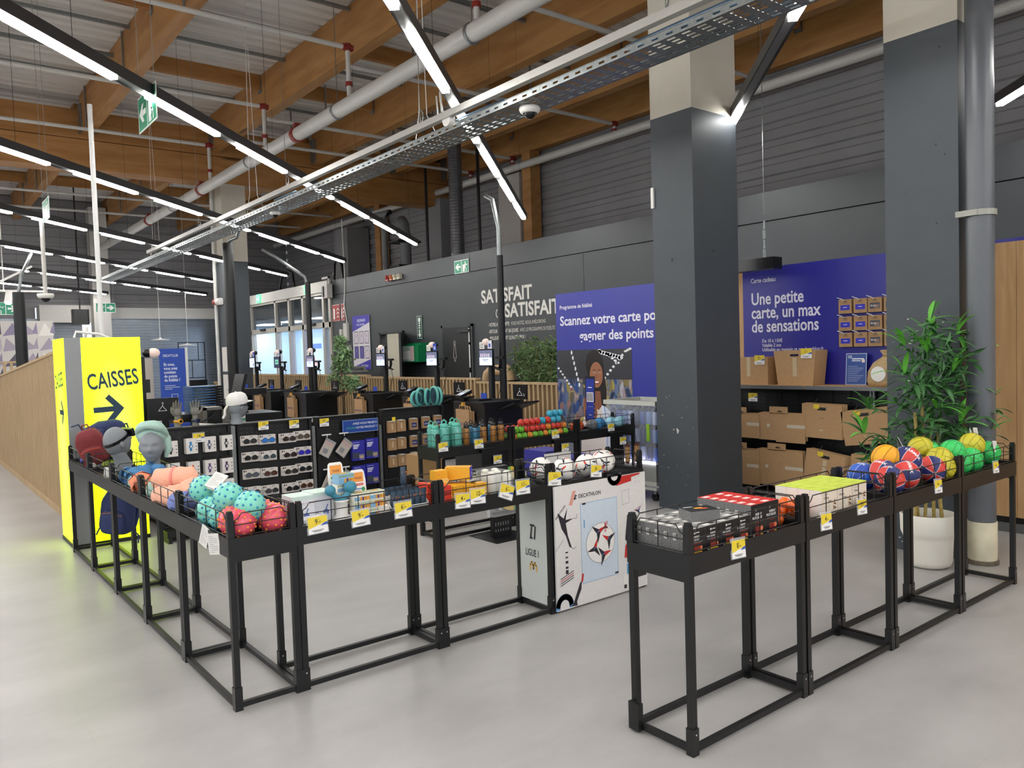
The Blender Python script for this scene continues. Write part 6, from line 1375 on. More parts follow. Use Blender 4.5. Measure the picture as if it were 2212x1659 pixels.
kiosk('8', 6.15, 15.55, 'black self-checkout kiosk numbered eight with green welcome screen', 'green', L=1.0)
kiosk('7', 6.12, 16.9, 'black self-checkout kiosk numbered seven with text screen', 'text', L=1.0)
# ================================================================ staff desk behind the pegboards
t = thing('staff_desk', 'long black staff counter behind the pegboard units', 'counter', (1.95, 8.0, 0))
MB(BLACKM).bx(0, 2.0, 0, .75, .86, .9).build('worktop', t); MB(BLACKM).bx(.02, 1.98, .05, .7, .05, .86).build('counter_body', t); MB(BLACK).bx(.06, 1.94, .1, .65, 0, .05).build('plinth', t)
HANDM = mat('grey_hand_form', '77756f', .55, var=.03)
def hand(loc, rz, label, tilt=0, mirror=1):
    m = MB(HANDM)
    m.path([(0, 0, 0), (0, 0, .06), (0, 0, .10)], .03, n=14, rs=[.034, .028, .026])
    m.ball((0, 0, .135), .04, seg=16, rings=10, sc=(1, .45, 1.05)).ball((0, 0, .155), .036, seg=16, rings=10, sc=(1.05, .42, .6))
    for k, (x, l, a) in enumerate(((-.028, .062, -.16), (-.010, .076, -.05), (.010, .07, .05), (.027, .055, .17))):
        p0 = Vector((x*mirror, 0, .165)); d = Vector((math.sin(a)*mirror, 0, math.cos(a))); c = Vector((0, -.012, 0))
        m.path([p0, p0+d*l*.45, p0+d*l*.75+c*.5, p0+d*l+c], .008, n=8, rs=[.0098, .0092, .0082, .006]).ball(tuple(p0+d*l+c), .0062, seg=8, rings=6)
    p0 = Vector((-.03*mirror, -.004, .115))
    m.path([p0, p0+Vector((-.026*mirror, -.008, .025)), p0+Vector((-.034*mirror, -.014, .055)), p0+Vector((-.033*mirror, -.018, .072))], .01, n=8, rs=[.014, .011, .0095, .007]).ball(tuple(p0+Vector((-.033*mirror, -.018, .072))), .007, seg=8, rings=6)
    o = m.build('hand_form', loc=loc, rot=(tilt, 0, rz)); return tag(o, label, 'mannequin hand')
hz_ = 1.0
hand((2.035, PY0+.01, hz_), .2, 'grey mannequin hand wearing a yellow watch on the watch unit'); hand((2.19, PY0+.01, hz_), -.3, 'grey mannequin hand wearing a dark watch on the watch unit', 0, -1)
def wristwatch(loc, c, label):
    t = thing('wristwatch', label, 'watch', loc)
    MB(P(c, .4)).lathe([(.031, -.011), (.035, -.011), (.035, .011), (.031, .011)], n=20).build('strap', t); MB(P(c, .4)).tube((.012, -.03, 0), (.016, -.044, 0), .022, n=16).build('watch_case', t); MB(DARKPL).tube((.016, -.0435, 0), (.0165, -.0455, 0), .014, n=14).build('watch_face', t)
wristwatch((2.035, PY0+.01, hz_+.055), 'e0a02a', 'yellow watch on the wrist of the mannequin hand'); wristwatch((2.19, PY0+.01, hz_+.05), '2f3a5a', 'dark blue watch on the second mannequin hand')
# cap on a mannequin head
mhead((2.585, PY0+.01, .99+.118+.05), 1.9, 'grey mannequin head with white cap and sunglasses on the sunglasses unit', .05)
CAPM = mat('white_cotton', 'e9e7e3', .85, var=.03, scale=30, bump=.1)
t = thing('baseball_cap', 'white baseball cap with dark monogram on the mannequin head', 'cap', (2.585, PY0+.01, .99+.118+.05), 1.9); t.rotation_euler = (-.12, 0, 1.9)
MB(CAPM).lathe([(.088, .02), (.091, .035), (.09, .07), (.078, .105), (.05, .128), (0, .136)], n=28, sy=1.18).build('crown', t)
br = MB(CAPM); V = []
for i in range(13):
    a = PI+PI*i/12; V.append((.088*math.cos(a), .104*math.sin(a), .03)); V.append((.086*math.cos(a), -.09+.115*math.sin(a)*1.0 if True else 0, .012+.018*abs(math.cos(a))))
br.add(V, [(2*i, 2*i+1, 2*i+3, 2*i+2) for i in range(12)], None, True); br.add([(p[0], p[1], p[2]-.005) for p in V], [(2*i+2, 2*i+3, 2*i+1, 2*i) for i in range(12)], None, True); br.build('visor', t)
MB(CAPM).path([(0, .105, .03), (.02, .13, -.01), (.02, .14, -.06), (.03, .16, -.09)], .012, n=6).build('back_strap', t); MB(CAPM).ball((0, 0, .136), .007, seg=8, rings=5).build('top_button', t)
MB(P('2a2a34')).text('NY', .05, P('2a2a34'), fr((-.03, -.1, .062), (1, 0, 0), (0, .35, 1)), 0, 0, .004, bold=.03).build('monogram', t)
t = thing('sunglasses', 'black sunglasses worn by the capped mannequin head', 'sunglasses', (2.585, PY0+.01, .99+.118+.05), 1.9)
for s_ in (-1, 1): MB(mat('lens_17161a', '17161a', .1)).ball((s_*.033, -.108, .005), .03, seg=14, rings=8, sc=(1, .25, .75)).build('lens', t)
MB(DARKPL).path([(-.065, -.1, .01), (-.084, -.05, .01), (-.082, .03, .005)], .004, n=5).path([(.065, -.1, .01), (.084, -.05, .01), (.082, .03, .005)], .004, n=5).tube((-.01, -.115, .01), (.01, -.115, .01), .004).build('frame', t)
# desk clutter
t = thing('tray_stack', 'tall stack of blue shallow trays on the staff counter', 'trays', (3.2, 10.6, 0))
MB(BLACKM).bx(-.35, .35, -.3, .3, 0, .93).build('tray_stand', t)
TB = mat('blue_tray_plastic', '2f5f96', .4, var=.05); o = None
for k in range(10):
    z = .935+.034*k
    if o is None: o = MB(TB).bx(-.19, .10, -.2, .2, .018, .028).bx(-.19, -.18, -.2, .2, 0, .028).build('tray', t, (0, 0, z)); MB(DARKPL).bx(.10, .19, -.2, .2, .0, .028).build('tray_edge', o)
    else: dup(o, (.0, 0, z), parent=t)
t = thing('monitor', 'black till monitor with a hanger sticker on the staff counter', 'monitor', (2.2, 8.55, .9))
MB(DARKPL).bx(-.17, .13, -.015, .015, .1, .33).build('monitor_panel', t); MB(DARKPL).bx(-.03, .03, -.01, .03, 0, .12).bx(-.1, .1, -.07, .08, 0, .012).build('monitor_stand', t)
e = MB(P('e8e8e8')); T = fr((0, -.016, .22), (1, 0, 0), (0, 0, 1)); e.line([(-.035, .06), (-.025, .065), (-.02, .05), (-.03, .04), (-.03, .03), (-.07, -.02), (.01, -.02), (-.03, .03)], .006, e.dm, T, .0006); e.line([(.06, 0), (.1, -.045)], .006, e.dm, T, .0006); e.line([(.1, -.015), (.1, -.045), (.07, -.045)], .006, e.dm, T, .0006); e.build('hanger_print', t)
t = thing('tablet_screen', 'tilted black tablet on a stand behind the capped head', 'tablet', (3.35, 9.9, .93))
MB(DARKPL).bx(-.02, .02, -.17, .17, .15, .5, T=TR(0, 0, 0, 0, 0, .25)).build('tablet_panel', t); MB(DARKPL).path([(0, 0, 0), (0.02, 0, .15), (.09, 0, .3)], .025, n=8).bx(-.1, .15, -.12, .12, 0, .02).bx(.08, .4, -.1, .1, .22, .3).build('tablet_stand', t)
MB(BLACKM).bx(-.4, .5, -.35, .35, -.93, 0).build('stand_cabinet', t)
t = thing('computer_mouse', 'black computer mouse on the staff counter', 'mouse', (2.78, 8.3, .9)); MB(DARKPL).bx(-.12, .12, -.1, .1, 0, .04).build('mouse_base', t); MB(DARKPL).ball((-.02, 0, .045), .05, seg=16, rings=8, sc=(1.1, .65, .5)).build('mouse_body', t)
t = thing('tape_roll', 'stack of white tape rolls with green line on the staff counter', 'tape', (2.98, 8.62, .9))
for k, c in enumerate(('e6e4de', '5a9a78', 'e6e4de')): MB(P(c)).lathe([(.03, .03*k), (.065, .03*k), (.065, .03*k+.028), (.03, .03*k+.028)], n=20, smooth=False).build('roll', t)
MB(P('e6e4de')).tube((0, 0, .085), (0, 0, .13), .03, n=14).build('roll', t)
t = thing('card_printer', 'grey and black receipt machine on the staff counter', 'machine', (2.72, 8.66, .9)); MB(mat('grey_machine', '6d6b66', .4, .3, var=.05)).bx(-.14, -.10, -.1, .12, 0, .2).bx(.06, .14, -.1, .12, 0, .2).bx(-.14, .14, -.1, .12, .17, .2).build('machine_shell', t); MB(DARKPL).bx(-.1, .06, -.06, .12, .0, .17).build('machine_core', t)
t = thing('keyboard_tray', 'pale wedge-shaped paper tray lying on the staff counter', 'tray', (2.52, 8.2, .9)); MB(P('cfcabd')).bx(-.12, .1, -.09, .09, .02, .05, T=TR(0, 0, 0, -.35, .0, .12)).build('paper_tray', t); MB(DARKPL).bx(.06, .16, -.12, .08, 0, .04).build('tray_clip', t)
tag(MB(DARKPL).path([(2.3, 8.5, .92), (2.4, 8.4, .93), (2.55, 8.55, .95), (2.65, 8.5, 1.0), (2.7, 8.6, 1.05)], .008).path([(2.5, 8.6, .92), (2.6, 8.45, .94), (2.7, 8.5, .92)], .007).build('cable_tangle'), 'tangle of black cables on the staff counter', 'cable')
tag(MB(BLUEP).bx(2.2, 2.46, 8.6, 8.62, .9, .955).build('blue_folder'), 'small blue card standing behind the till monitor', 'card')
# black tower with status lamp right behind the lit sign
t = thing('staff_tower', 'black post with status lamp standing behind the yellow sign', 'post', (2.06, 8.95, 0))
MB(BLACK).bx(-.04, .05, -.05, .05, 0, 1.66).bx(-.02, .09, -.06, .06, 1.28, 1.42).build('tower_body', t); MB(DARKPL).ball((.09, 0, 1.7), .05, seg=12, rings=8).build('lamp_back', t); MB(MATS['pink_status_lamp']).ball((.15, -.01, 1.7), .055, seg=16, rings=10, sc=(1.2, 1, .95)).build('status_lamp', t)
# blue roll-up banner
t = thing('loyalty_banner', 'tall blue loyalty club banner in front of the shutter', 'banner', (4.45, 16.5, 0))
MB(P('2a4fb0', .45)).bx(-.27, .22, -.006, .006, .04, 1.86).build('banner_sheet', t); MB(WHITEM).bx(.22, .27, -.02, .02, 0, 1.88).bx(-.3, .27, -.05, .05, 0, .04).build('banner_frame', t)
e = MB(P('dfe6f4')); T = fr((-.27, -.0065, 0), (1, 0, 0), (0, 0, 1)); e.text('DECAT’CLUB', .066, e.dm, T, .07, 1.70, .0008, bold=.018, sx=.72)
for k, s_ in enumerate(('Et vous,', 'vous avez', 'combien', 'de points', 'de fidélité ?')): e.text(s_, .082, e.dm, T, .075, 1.52-.078*k, .0008, bold=.02, sx=.8)
for k in range(3): e.quad((.2, .28, .14)[k], .01, e.dm, T, .08, 1.12-.035*k, .0006)
e.line([(.2, .68), (.32, .68), (.32, .95), (.2, .95)], .007, e.dm, T, .0008, True); e.line([(.18, .85), (.16, .78), (.2, .68), (.27, .63), (.33, .67)], .02, e.dm, T, .0009); e.quad(.07, .1, P('8fa6dc'), T, .225, .74, .0008)
for k in range(2): e.quad(.3, .008, P('9fb2e0'), T, .08, .5-.06*k, .0006)
e.quad(.09, .025, e.dm, T, .18, .38, .0006); e.build('banner_print', t)
t = thing('mirror_strip', 'narrow pale standing panel beside the blue banner', 'panel', (4.02, 16.7, 0)); MB(P('b9b0a6', .4)).bx(-.1, .08, -.02, .02, .02, 1.68).build('panel_face', t); MB(WHITEM).bx(-.13, .11, -.1, .1, 0, .02).build('panel_base', t)
t = thing('wire_shelf', 'black wire shelf frame beside the distant column', 'shelf', (5.35, 19.4, 0))
w_ = MB(BLACK)
for x in (0, .6): w_.sq((x, 0, 0), (x, 0, 2.05), .02)
for z in (.3, 1.2, 1.62, 2.04): w_.sq((0, 0, z), (.6, 0, z), .02)
w_.sq((.3, 0, 1.2), (.3, 0, 1.62), .015).sq((.45, 0, 1.62), (.45, 0, 2.04), .015); w_.build('shelf_frame', t); MB(BLACKM).bx(.2, .6, -.1, .2, .3, 1.15).build('shelf_box', t)
# things beyond the fence
t = thing('info_board', 'white and violet notice board with six framed sheets on the partition', 'notice board', (8.985, 17.62, 1.27))
MB(P('d9d6dc', .4)).bx(-.008, 0, -.87, 0, 0, 1.3).build('board_face', t)
e = MB(P('3d34a8')); T = fr((-.0085, 0, 0), (0, -1, 0), (0, 0, 1)); e.poly([(0, .92), (.87, 1.12), (.87, 1.3), (0, 1.3)], e.dm, T, .0006); e.poly([(0, 0), (.87, 0), (.87, .24), (0, .06)], e.dm, T, .0006)
e.text('DECATHLON', .09, P('e0dff0'), T, .25, 1.15, .001, bold=.02, sx=.75, shear=.1); e.text('VOUS INFORME', .085, P('e0dff0'), T, .2, 1.05, .001, bold=-.005, sx=.7, shear=.1); e.text('DECATHLON', .07, P('e0dff0'), T, .4, .06, .001, bold=.02, sx=.8); e.build('board_print', t)
for j in range(2):
    for i in range(3):
        T2 = fr((-.0095, -.07-.27*i, .62-.36*j), (0, -1, 0), (0, 0, 1)); s = MB(P('35323f')).quad(.215, .3, None, T2, 0, 0).quad(.185, .27, P('cfc6d2') if not (j == 1 and i < 2) else P('5c559e'), T2, .015, .015, .0006).quad(.03, .06, P('8a8494'), T2, .09, .16, .001); s.build('framed_sheet', t)
t = thing('defibrillator_cabinet', 'green defibrillator cabinet with clear front on the partition', 'cabinet', (8.99, 14.75, 1.43))
GC = mat('green_plastic', '0f7a4a', .35, var=.04); MB(GC).bx(-.3, 0, -.62, -.02, .0, .36).bx(-.22, 0, -.6, -.04, .36, .40).build('cabinet_shell', t)
MB(P('e6e4e2')).bx(-.325, -.3, -.32, -.02, .06, .24).build('label_plate', t); MB(P('b8402a')).bx(-.32, -.301, -.44, -.33, .05, .32).build('red_unit', t); MB(mat('smoked_cover', 'dfe6e4', .1, alpha=.3, spec=.7)).bx(-.34, -.328, -.5, -.0, .02, .34).build('clear_cover', t)
def bins(y, l, w=.5):
    t = thing('waste_bin', l, 'bin', (8.3, y, 0)); MB(mat('grey_bin', '5a5d60', .5, var=.05)).bx(0, .4, 0, w, 0, 1.22).build('bin_body', t); MB(STEEL).bx(-.03, .4, -.02, w+.02, 1.22, 1.27).bx(0, .35, 0, w-.05, 1.32, 1.36).bx(.3, .35, 0, w-.05, 1.27, 1.32).build('bin_lid', t)
bins(16.4, 'grey lidded bin below the violet notice board'); bins(10.16, 'grey lidded bin beside the bamboo bush', .2)
t = thing('bread_basket', 'rounded beige shopping bag form on a stand behind the fence', 'bag', (8.1, 10.35, 0)); MB(BLACK).bx(-.1, .25, 0, .6, 0, 1.1).build('bag_stand', t)
MB(mat('beige_canvas', 'b99c78', .8, var=.06, bump=.1)).path([(.05, 0, 1.1), (.05, .02, 1.22), (.05, .1, 1.28), (.05, .5, 1.27), (.05, .62, 1.2), (.05, .65, 1.1)], .1, n=10).build('canvas_top', t)
# ================================================================ loyalty poster wall
sc = tag(MB(P('343a9c', .4)).bx(7.5, 7.53, 6.2, 8.43, 0, 2.385).build('loyalty_poster'), 'large blue loyalty programme poster with a photograph beside the slatted fence', 'poster')
e = MB(P('e8e8f4')); T = fr((7.4985, 8.43, .05), (0, -1, 0), (0, 0, 1)); W_ = e.dm
e.text('Programme de fidélité', .075, W_, T, .085, 2.115, .001, bold=.014, sx=.98)
e.text('Scannez votre carte pour', .185, W_, T, .085, 1.885, .001, bold=.02, sx=1.03); e.text('gagner des points', .185, W_, T, .48, 1.665, .001, bold=.02, sx=1.03)
# photograph printed on the poster
PH = lambda c: P(c, .45)
x0, x1, y0, y1 = .012, 1.445, .02, 1.535
e.quad(x1-x0, y1-y0, PH('33353c'), T, x0, y0, .0006)
def bokeh_photo():
    m = bpy.data.materials.new('blurred_shop_photo'); m.use_nodes = True; nt = m.node_tree; b = nt.nodes['Principled BSDF']; L = nt.links.new
    tc = nt.nodes.new('ShaderNodeTexCoord'); mp = nt.nodes.new('ShaderNodeMapping'); mp.inputs['Scale'].default_value = (1, 1.6, .8)
    vo = nt.nodes.new('ShaderNodeTexVoronoi'); vo.feature = 'SMOOTH_F1'; vo.inputs['Scale'].default_value = 9; vo.inputs['Smoothness'].default_value = .45
    sp = nt.nodes.new('ShaderNodeSeparateColor'); rp = nt.nodes.new('ShaderNodeValToRGB'); cr = rp.color_ramp
    cs = ((0, '23283a'), (.25, '33508c'), (.42, '7f8794'), (.55, '2c3348'), (.66, 'b8a24a'), (.74, '6f7f92'), (.84, '9a5648'), (1, 'a8b2bf'))
    cr.elements[0].color = (*hx(cs[0][1]), 1); cr.elements[1].color = (*hx(cs[-1][1]), 1)
    for p_, c_ in cs[1:-1]: cr.elements.new(p_).color = (*hx(c_), 1)
    L(tc.outputs['Object'], mp.inputs[0]); L(mp.outputs[0], vo.inputs['Vector']); L(vo.outputs['Color'], sp.inputs[0]); L(sp.outputs[0], rp.inputs[0]); L(rp.outputs[0], b.inputs['Base Color']); b.inputs['Roughness'].default_value = .45
    return m
e.quad(x1-x0, .85, bokeh_photo(), T, x0, .28, .0008); e.quad(x1-x0, .27, PH('7f8796'), T, x0, y0, .0009)
def dots(a, b_, n, w, h):
    for i in range(n): t_ = i/(n-1); e.disc(a[0]+(b_[0]-a[0])*t_, a[1]+(b_[1]-a[1])*t_, w, PH('eef0f4'), T, .0016, 10, h)
dots((.03, 1.28), (.28, 1.02), 7, .022, .016); dots((.31, 1.5), (.45, 1.05), 7, .018, .03); dots((.74, 1.42), (.86, 1.52), 4, .03, .02); dots((.86, 1.5), (1.25, 1.42), 9, .045, .028); dots((.95, 1.15), (1.28, 1.45), 7, .025, .018); dots((1.34, 1.5), (1.42, 1.53), 3, .03, .015); dots((1.2, 1.35), (1.0, 1.47), 5, .03, .015)
TW = T @ TR(-.09, .19, 0) @ Matrix.Diagonal((1.08, 1.0, 1, 1))
# the smiling woman holding a phone
HB = PH('1c1614'); SK = PH('8a5740'); SK2 = PH('a06a4c')
e.poly([(.60, .6), (.66, 1.0), (.62, 1.15), (.66, 1.28), (.76, 1.34), (.86, 1.32), (.93, 1.22), (.95, 1.05), (.99, .8), (.98, .55), (.9, .42), (.68, .42)], HB, TW, .002)
e.poly([(.5, -.2), (.53, .3), (.62, .56), (.72, .6), (.95, .58), (1.06, .5), (1.14, .2), (1.16, -.2)], PH('e6dcd8'), TW, .0022)
e.poly([(.88, .6), (1.0, .55), (1.1, .42), (1.16, -.2), (.96, -.2), (.93, .35)], PH('dfe6f2'), TW, .0024); e.line([(.94, .58), (.98, .3), (.97, -.18)], .012, PH('4a86c8'), TW, .0026); e.poly([(.85, .3), (1.1, .22), (1.1, .18), (.85, .26)], PH('3f8ad0'), TW, .0026)
e.poly([(.75, .58), (.77, .78), (.88, .78), (.9, .58), (.84, .52)], SK, TW, .0026)
e.disc(.815, 1.0, .115, SK2, TW, .0028, 28, .175)
e.poly([(.70, 1.04), (.72, 1.16), (.80, 1.2), (.88, 1.18), (.93, 1.06), (.94, 1.2), (.86, 1.3), (.76, 1.3), (.69, 1.2)], HB, TW, .003)
for sx_ in (-1, 1): e.disc(.825+.045*sx_, 1.03, .02, PH('f0ece8'), TW, .0031, 12, .008); e.disc(.825+.045*sx_, 1.03, .009, HB, TW, .0033, 10); e.line([(.825+.045*sx_-.025, 1.062), (.825+.045*sx_, 1.072), (.825+.045*sx_+.025, 1.062)], .008, HB, TW, .0032)
e.poly([(.815, 1.02), (.803, .955), (.835, .955)], SK, TW, .0031); e.poly([(.77, .915), (.80, .905), (.85, .905), (.88, .918), (.86, .88), (.825, .87), (.79, .88)], PH('8a3a34'), TW, .0032); e.poly([(.785, .91), (.865, .912), (.85, .892), (.80, .89)], PH('f4f0ec'), TW, .0034)
e.poly([(.60, .38), (.56, .5), (.57, .6), (.62, .66), (.8, .62), (.82, .46), (.78, .36), (.72, .28), (.62, .24)], SK2, TW, .0036)
e.poly([(.6, .36), (.78, .36), (.79, .98), (.61, .98)], PH('141722'), TW, .0038); e.poly([(.615, .39), (.765, .39), (.772, .945), (.622, .945)], PH('25379a'), TW, .004)
e.quad(.12, .13, PH('f0f0f4'), TW, .634, .63, .0042)
for k in range(9): e.quad((.006, .01, .004)[k % 3], .11, KC, TW, .642+.012*k, .64, .0044)
e.quad(.07, .012, PH('e8e8f4'), TW, .66, .82, .0042); e.quad(.09, .006, PH('8f9ad0'), TW, .65, .56, .0042); e.quad(.05, .012, PH('e8e8f4'), TW, .67, .44, .0042)
for k, (a, b_) in enumerate(((.785, .60), (.79, .54), (.79, .485), (.785, .43))): e.poly([(a+.02, b_-.018), (a-.03, b_-.012), (a-.035, b_+.01), (a+.02, b_+.02)], SK, TW, .0046)
e.poly([(.6, .5), (.575, .62), (.60, .7), (.625, .68), (.62, .52)], SK, TW, .0046)
e.quad(.16, .16, PH('2f3fae'), T, 1.53, .72, .001); e.line([(1.57+.045*math.cos(a*.42), .8+.05*math.sin(a*.42)) for a in range(15)], .013, W_, T, .0016); e.poly([(1.585, .74), (1.61, .83), (1.63, .84), (1.62, .75)], W_, T, .0016)
for yy in (.84, .73):
    e.quad(.2, .085, KC, T, 1.73, yy-.04, .001); e.poly([(1.75, yy-.02), (1.75, yy+.025), (1.785, yy)], PH('6fb0c8'), T, .0014); e.quad(.09, .014, W_, T, 1.80, yy, .0014)
e.text('Téléchargez', .07, W_, T, 1.53, .60, .001, bold=.012)
e.build('poster_print', sc)
# clear lit tub of bottles on wheels
t = thing('bottle_tub', 'clear acrylic tub of blue bottles with a glowing lower edge on wheels', 'tub', (6.12, 5.40, 0))
WFR = mat('pale_tub_frame', 'c9cbc2', .4, .2, var=.04)
MB(WFR).bx(-.02, .56, -.02, .02, .99, 1.035).bx(-.02, .56, .68, .72, .99, 1.035).bx(-.02, .02, .02, .68, .99, 1.035).bx(.52, .56, .02, .68, .99, 1.035).build('tub_frame', t)
MB(WFR).bx(0, .54, 0, .7, .16, .2).build('tub_chassis', t); MB(WFR).bx(0, .03, 0, .7, .11, .14).build('tub_chassis', t)
ACR = mat('clear_acrylic', 'e2eaf6', .05, alpha=.14, spec=.8)
for a in ((-.004, 0, 0, .7), (.54, .544, 0, .7), (0, .54, -.004, 0), (0, .54, .7, .704)): MB(ACR).bx(a[0], a[1], a[2], a[3], .41, .99).build('acrylic_wall', t)
GLW = mat('led_strip_violet', (.93, .86, 1.0), .4, emit=6)
MB(GLW).bx(-.012, -.004, 0, .7, .385, .41).build('led_strip', t)
MB(mat('tub_cabinet', '8e918c', .4, var=.05)).bx(0, .54, 0, .7, .2, .385).build('tub_base', t)
for x in (.04, .5):
    for y in (.05, .65): MB(STEEL).tube((x, y, .11), (x, y, .07), .02).build('caster_stem', t); MB(DARKPL).tube((x-.015, y, .04), (x+.015, y, .04), .04, n=14).build('caster_wheel', t)
BB = [tint('tub_bottle_a', '2f55b0', .85), tint('tub_bottle_b', '7fa2e0', .75), tint('tub_bottle_c', 'c9d6f4', .7), tint('tub_bottle_d', '23306a', .9)]
tb = []
for i in range(5):
    for j in range(8):
        for k in range(3):
            h_ = .17; x, y, z = .06+.105*i, .05+.085*j, .415+.185*k
            if len(tb) < 4:
                o = bottle((6.12+x, 5.4+y, z), h_, .03, BB[len(tb)], DARKPL, 'x'); tb.append(o)
            else: o = dup(tb[(i*5+j*3+k) % 4], (6.12+x, 5.4+y, z), 0)
            o['label'] = 'blue or clear drinking bottle stacked inside the acrylic tub'; o['group'] = 'bottles in the acrylic tub'
tag(MB(P('8fc22f')).bx(6.108, 6.114, 5.47, 5.51, .62, .80).build('lime_tag'), 'lime green tag hanging on the acrylic tub', 'tag')
# ================================================================ gift card wall and cardboard rack
t = thing('gondola', 'black wall rack with wooden counter shelf holding flat cardboard boxes', 'shelf rack', (7.1, 2.75, 0))
MB(PINE).bx(.0, .42, 0, 2.62, 1.135, 1.16).build('counter_shelf', t); MB(mat('shelf_edge_grey', '6d6f72', .4, .4, var=.04)).bx(-.006, .0, 0, 1.56, 1.125, 1.162).build('edge_strip', t); MB(MATS['shelf_edge_grey']).bx(-.006, .0, 1.57, 2.62, 1.125, 1.162).build('edge_strip', t)
MB(BLACKM).bx(.30, .33, 0, 2.62, .05, 1.13).build('back_panel', t); MB(BLACK).bx(0, .33, 0, 2.61, 0, .05).build('rack_base', t)
g = MB(BLACK)
for k in range(26): g.sq((.285, 0, .12+.038*k), (.285, 2.62, .12+.038*k), .006)
for k in range(14): g.sq((.28, .1+.19*k, .06), (.28, .1+.19*k, 1.1), .006)
o = g.build('wire_grid', t); o['kind'] = 'stuff'
for y in (.98, 1.0, 2.55): MB(STEEL).bx(.25, .28, y, y+.03, .1, 1.12).build('slotted_upright', t)
t = thing('pine_side_board', 'upright pine board behind the blue gift card panel', 'panel', (7.52, 5.25, 0)); MB(PINE).bx(0, .03, 0, .14, 0, 2.41).build('board', t); MB(PINE).bx(0, .03, .143, .4, 0, 2.40).build('board', t); MB(PINE).bx(-.4, 0, .13, .16, .02, 1.02).build('board', t)
gc = tag(MB(P('20208c', .4)).bx(7.49, 7.515, 2.2, 5.28, 1.16, 2.42).build('gift_card_wall'), 'deep blue gift card wall panel with white headline', 'panel')
e = MB(P('dcdcec')); T = fr((7.489, 5.28, 1.16), (0, -1, 0), (0, 0, 1)); W_ = e.dm
e.text('Carte cadeau', .07, W_, T, .105, 1.10, .001, bold=.01, sx=.82)
for k, s_ in enumerate(('Une petite', 'carte, un max', 'de sensations')): e.text(s_, .185, W_, T, .105, .86-.15*k, .001, bold=.018, sx=.80)
for k, s_ in enumerate(('De 10 à 150€', 'Valable 2 ans', 'Utilisable en magasin et sur decathlon.fr')): e.text(s_, .052, W_, T, .235, .445-.048*k, .001, bold=.008, sx=.86)
e.quad(.002, 1.26, P('15155a'), T, 1.115, 0, .0006); e.build('panel_print', gc)
def gcard(e, T, w, h, pic):
    e.poly([(w*.38, h*.83), (w*.46, h*.9), (w*.5, h*.86), (w*.56, h*.92), (w*.64, h*.83)], P('3a2a1c'), T, .0005); e.quad(w*.4, .004, P('5a4028'), T, w*.3, h*.74, .0004)
    if pic: e.quad(w*.72, h*.42, P('4a4a52'), T, w*.14, h*.22, .0004); e.quad(w*.35, h*.25, P('8a7468'), T, w*.45, h*.26, .0006); e.text('Bravo', .022, P('eeeeee'), T, w*.2, h*.4, .0008, bold=.01)
    else: e.quad(w*.72, h*.36, P('2a2ab4'), T, w*.14, h*.24, .0004); e.quad(w*.3, .006, P('d8d8f4'), T, w*.35, h*.41, .0006)
    e.quad(w*.3, .003, P('7a5a3a'), T, w*.35, h*.1, .0004)
for j, z in enumerate((1.865, 1.695, 1.535)):
    for i, y in enumerate((4.065, 3.91, 3.765, 3.61)):
        o = boxed('gift_card_sleeve', (.135, .04, .14), KRAFT, (lambda e, T, w, h, p=(i >= 2): gcard(e, T, w, h, p)), 'kraft sleeve with %s gift card on the %s row of the blue wall' % ('blue' if i < 2 else 'picture', ('top', 'middle', 'bottom')[j]), 'gift card', (7.465, y, z), -PI/2, 'blue gift card sleeves' if i < 2 else 'picture gift card sleeves')
        MB(WHITEM).path([(-.05, .02, .145), (-.06, -.06, .16), (.0, -.06, .135), (.0, -.02, .125)], .0035, n=5).build('wire_hook', o)
# items on the counter
CARD = mat('brown_cardboard', 'b8946a', .8, var=.05, scale=30)
def carton_front(e, T, w, h, tape): e.quad(w*.09, h*tape, P('c9b795', .4), T, w*.47, h*(1-tape), .0005)
o = boxed('cardboard_box', (.48, .24, .29), CARD, lambda e, T, w, h: carton_front(e, T, w, h, .7), 'brown cardboard box with tape on the wooden counter', 'cardboard box', (7.32, 5.03, 1.161), -PI/2)
MB(CARD).bx(-.24, .42, .125, .13, 0, .29).build('rear_flap', o)
b = MB(CARD); V = [(-.195, -.12, 0), (.195, -.12, 0), (.195, .1, 0), (-.195, .1, 0), (-.235, -.13, .35), (.235, -.13, .35), (.235, .1, .35), (-.235, .1, .35)]
b.add(V, [(3, 2, 1, 0), (0, 1, 5, 4), (1, 2, 6, 5), (2, 3, 7, 6), (3, 0, 4, 7)]); b.add([(p[0]*.97, p[1]*.95, p[2]+.002) for p in V], [(0, 1, 2, 3), (4, 5, 1, 0), (5, 6, 2, 1), (6, 7, 3, 2), (7, 4, 0, 3)])
o = b.build('handled_box', loc=(7.32, 4.475, 1.161), rot=-PI/2); tag(o, 'tapered cardboard box with a hand hole on the wooden counter', 'cardboard box')
e = MB(P('c9b795', .4)); T = fr((-.195, -.1205, 0), (1, 0, 0), (0, -.0286, 1)); e.quad(.045, .19, e.dm, T, .175, .09, .0008); e.line([(.16, .305), (.235, .305)], .022, P('16163a'), T, .001); e.disc(.16, .305, .011, P('16163a'), T, .001, 10); e.disc(.235, .305, .011, P('16163a'), T, .001, 10); e.build('tape_and_hand_hole', o)
price_card('2.49', (7.19, 4.88, 1.375), -PI/2, 'price card 2.49 on the square cardboard box', .12, 0, 0, False); price_card('1.99', (7.175, 4.33, 1.435), -PI/2, 'price card 1.99 on the tapered cardboard box', .12, 0, 0, False)
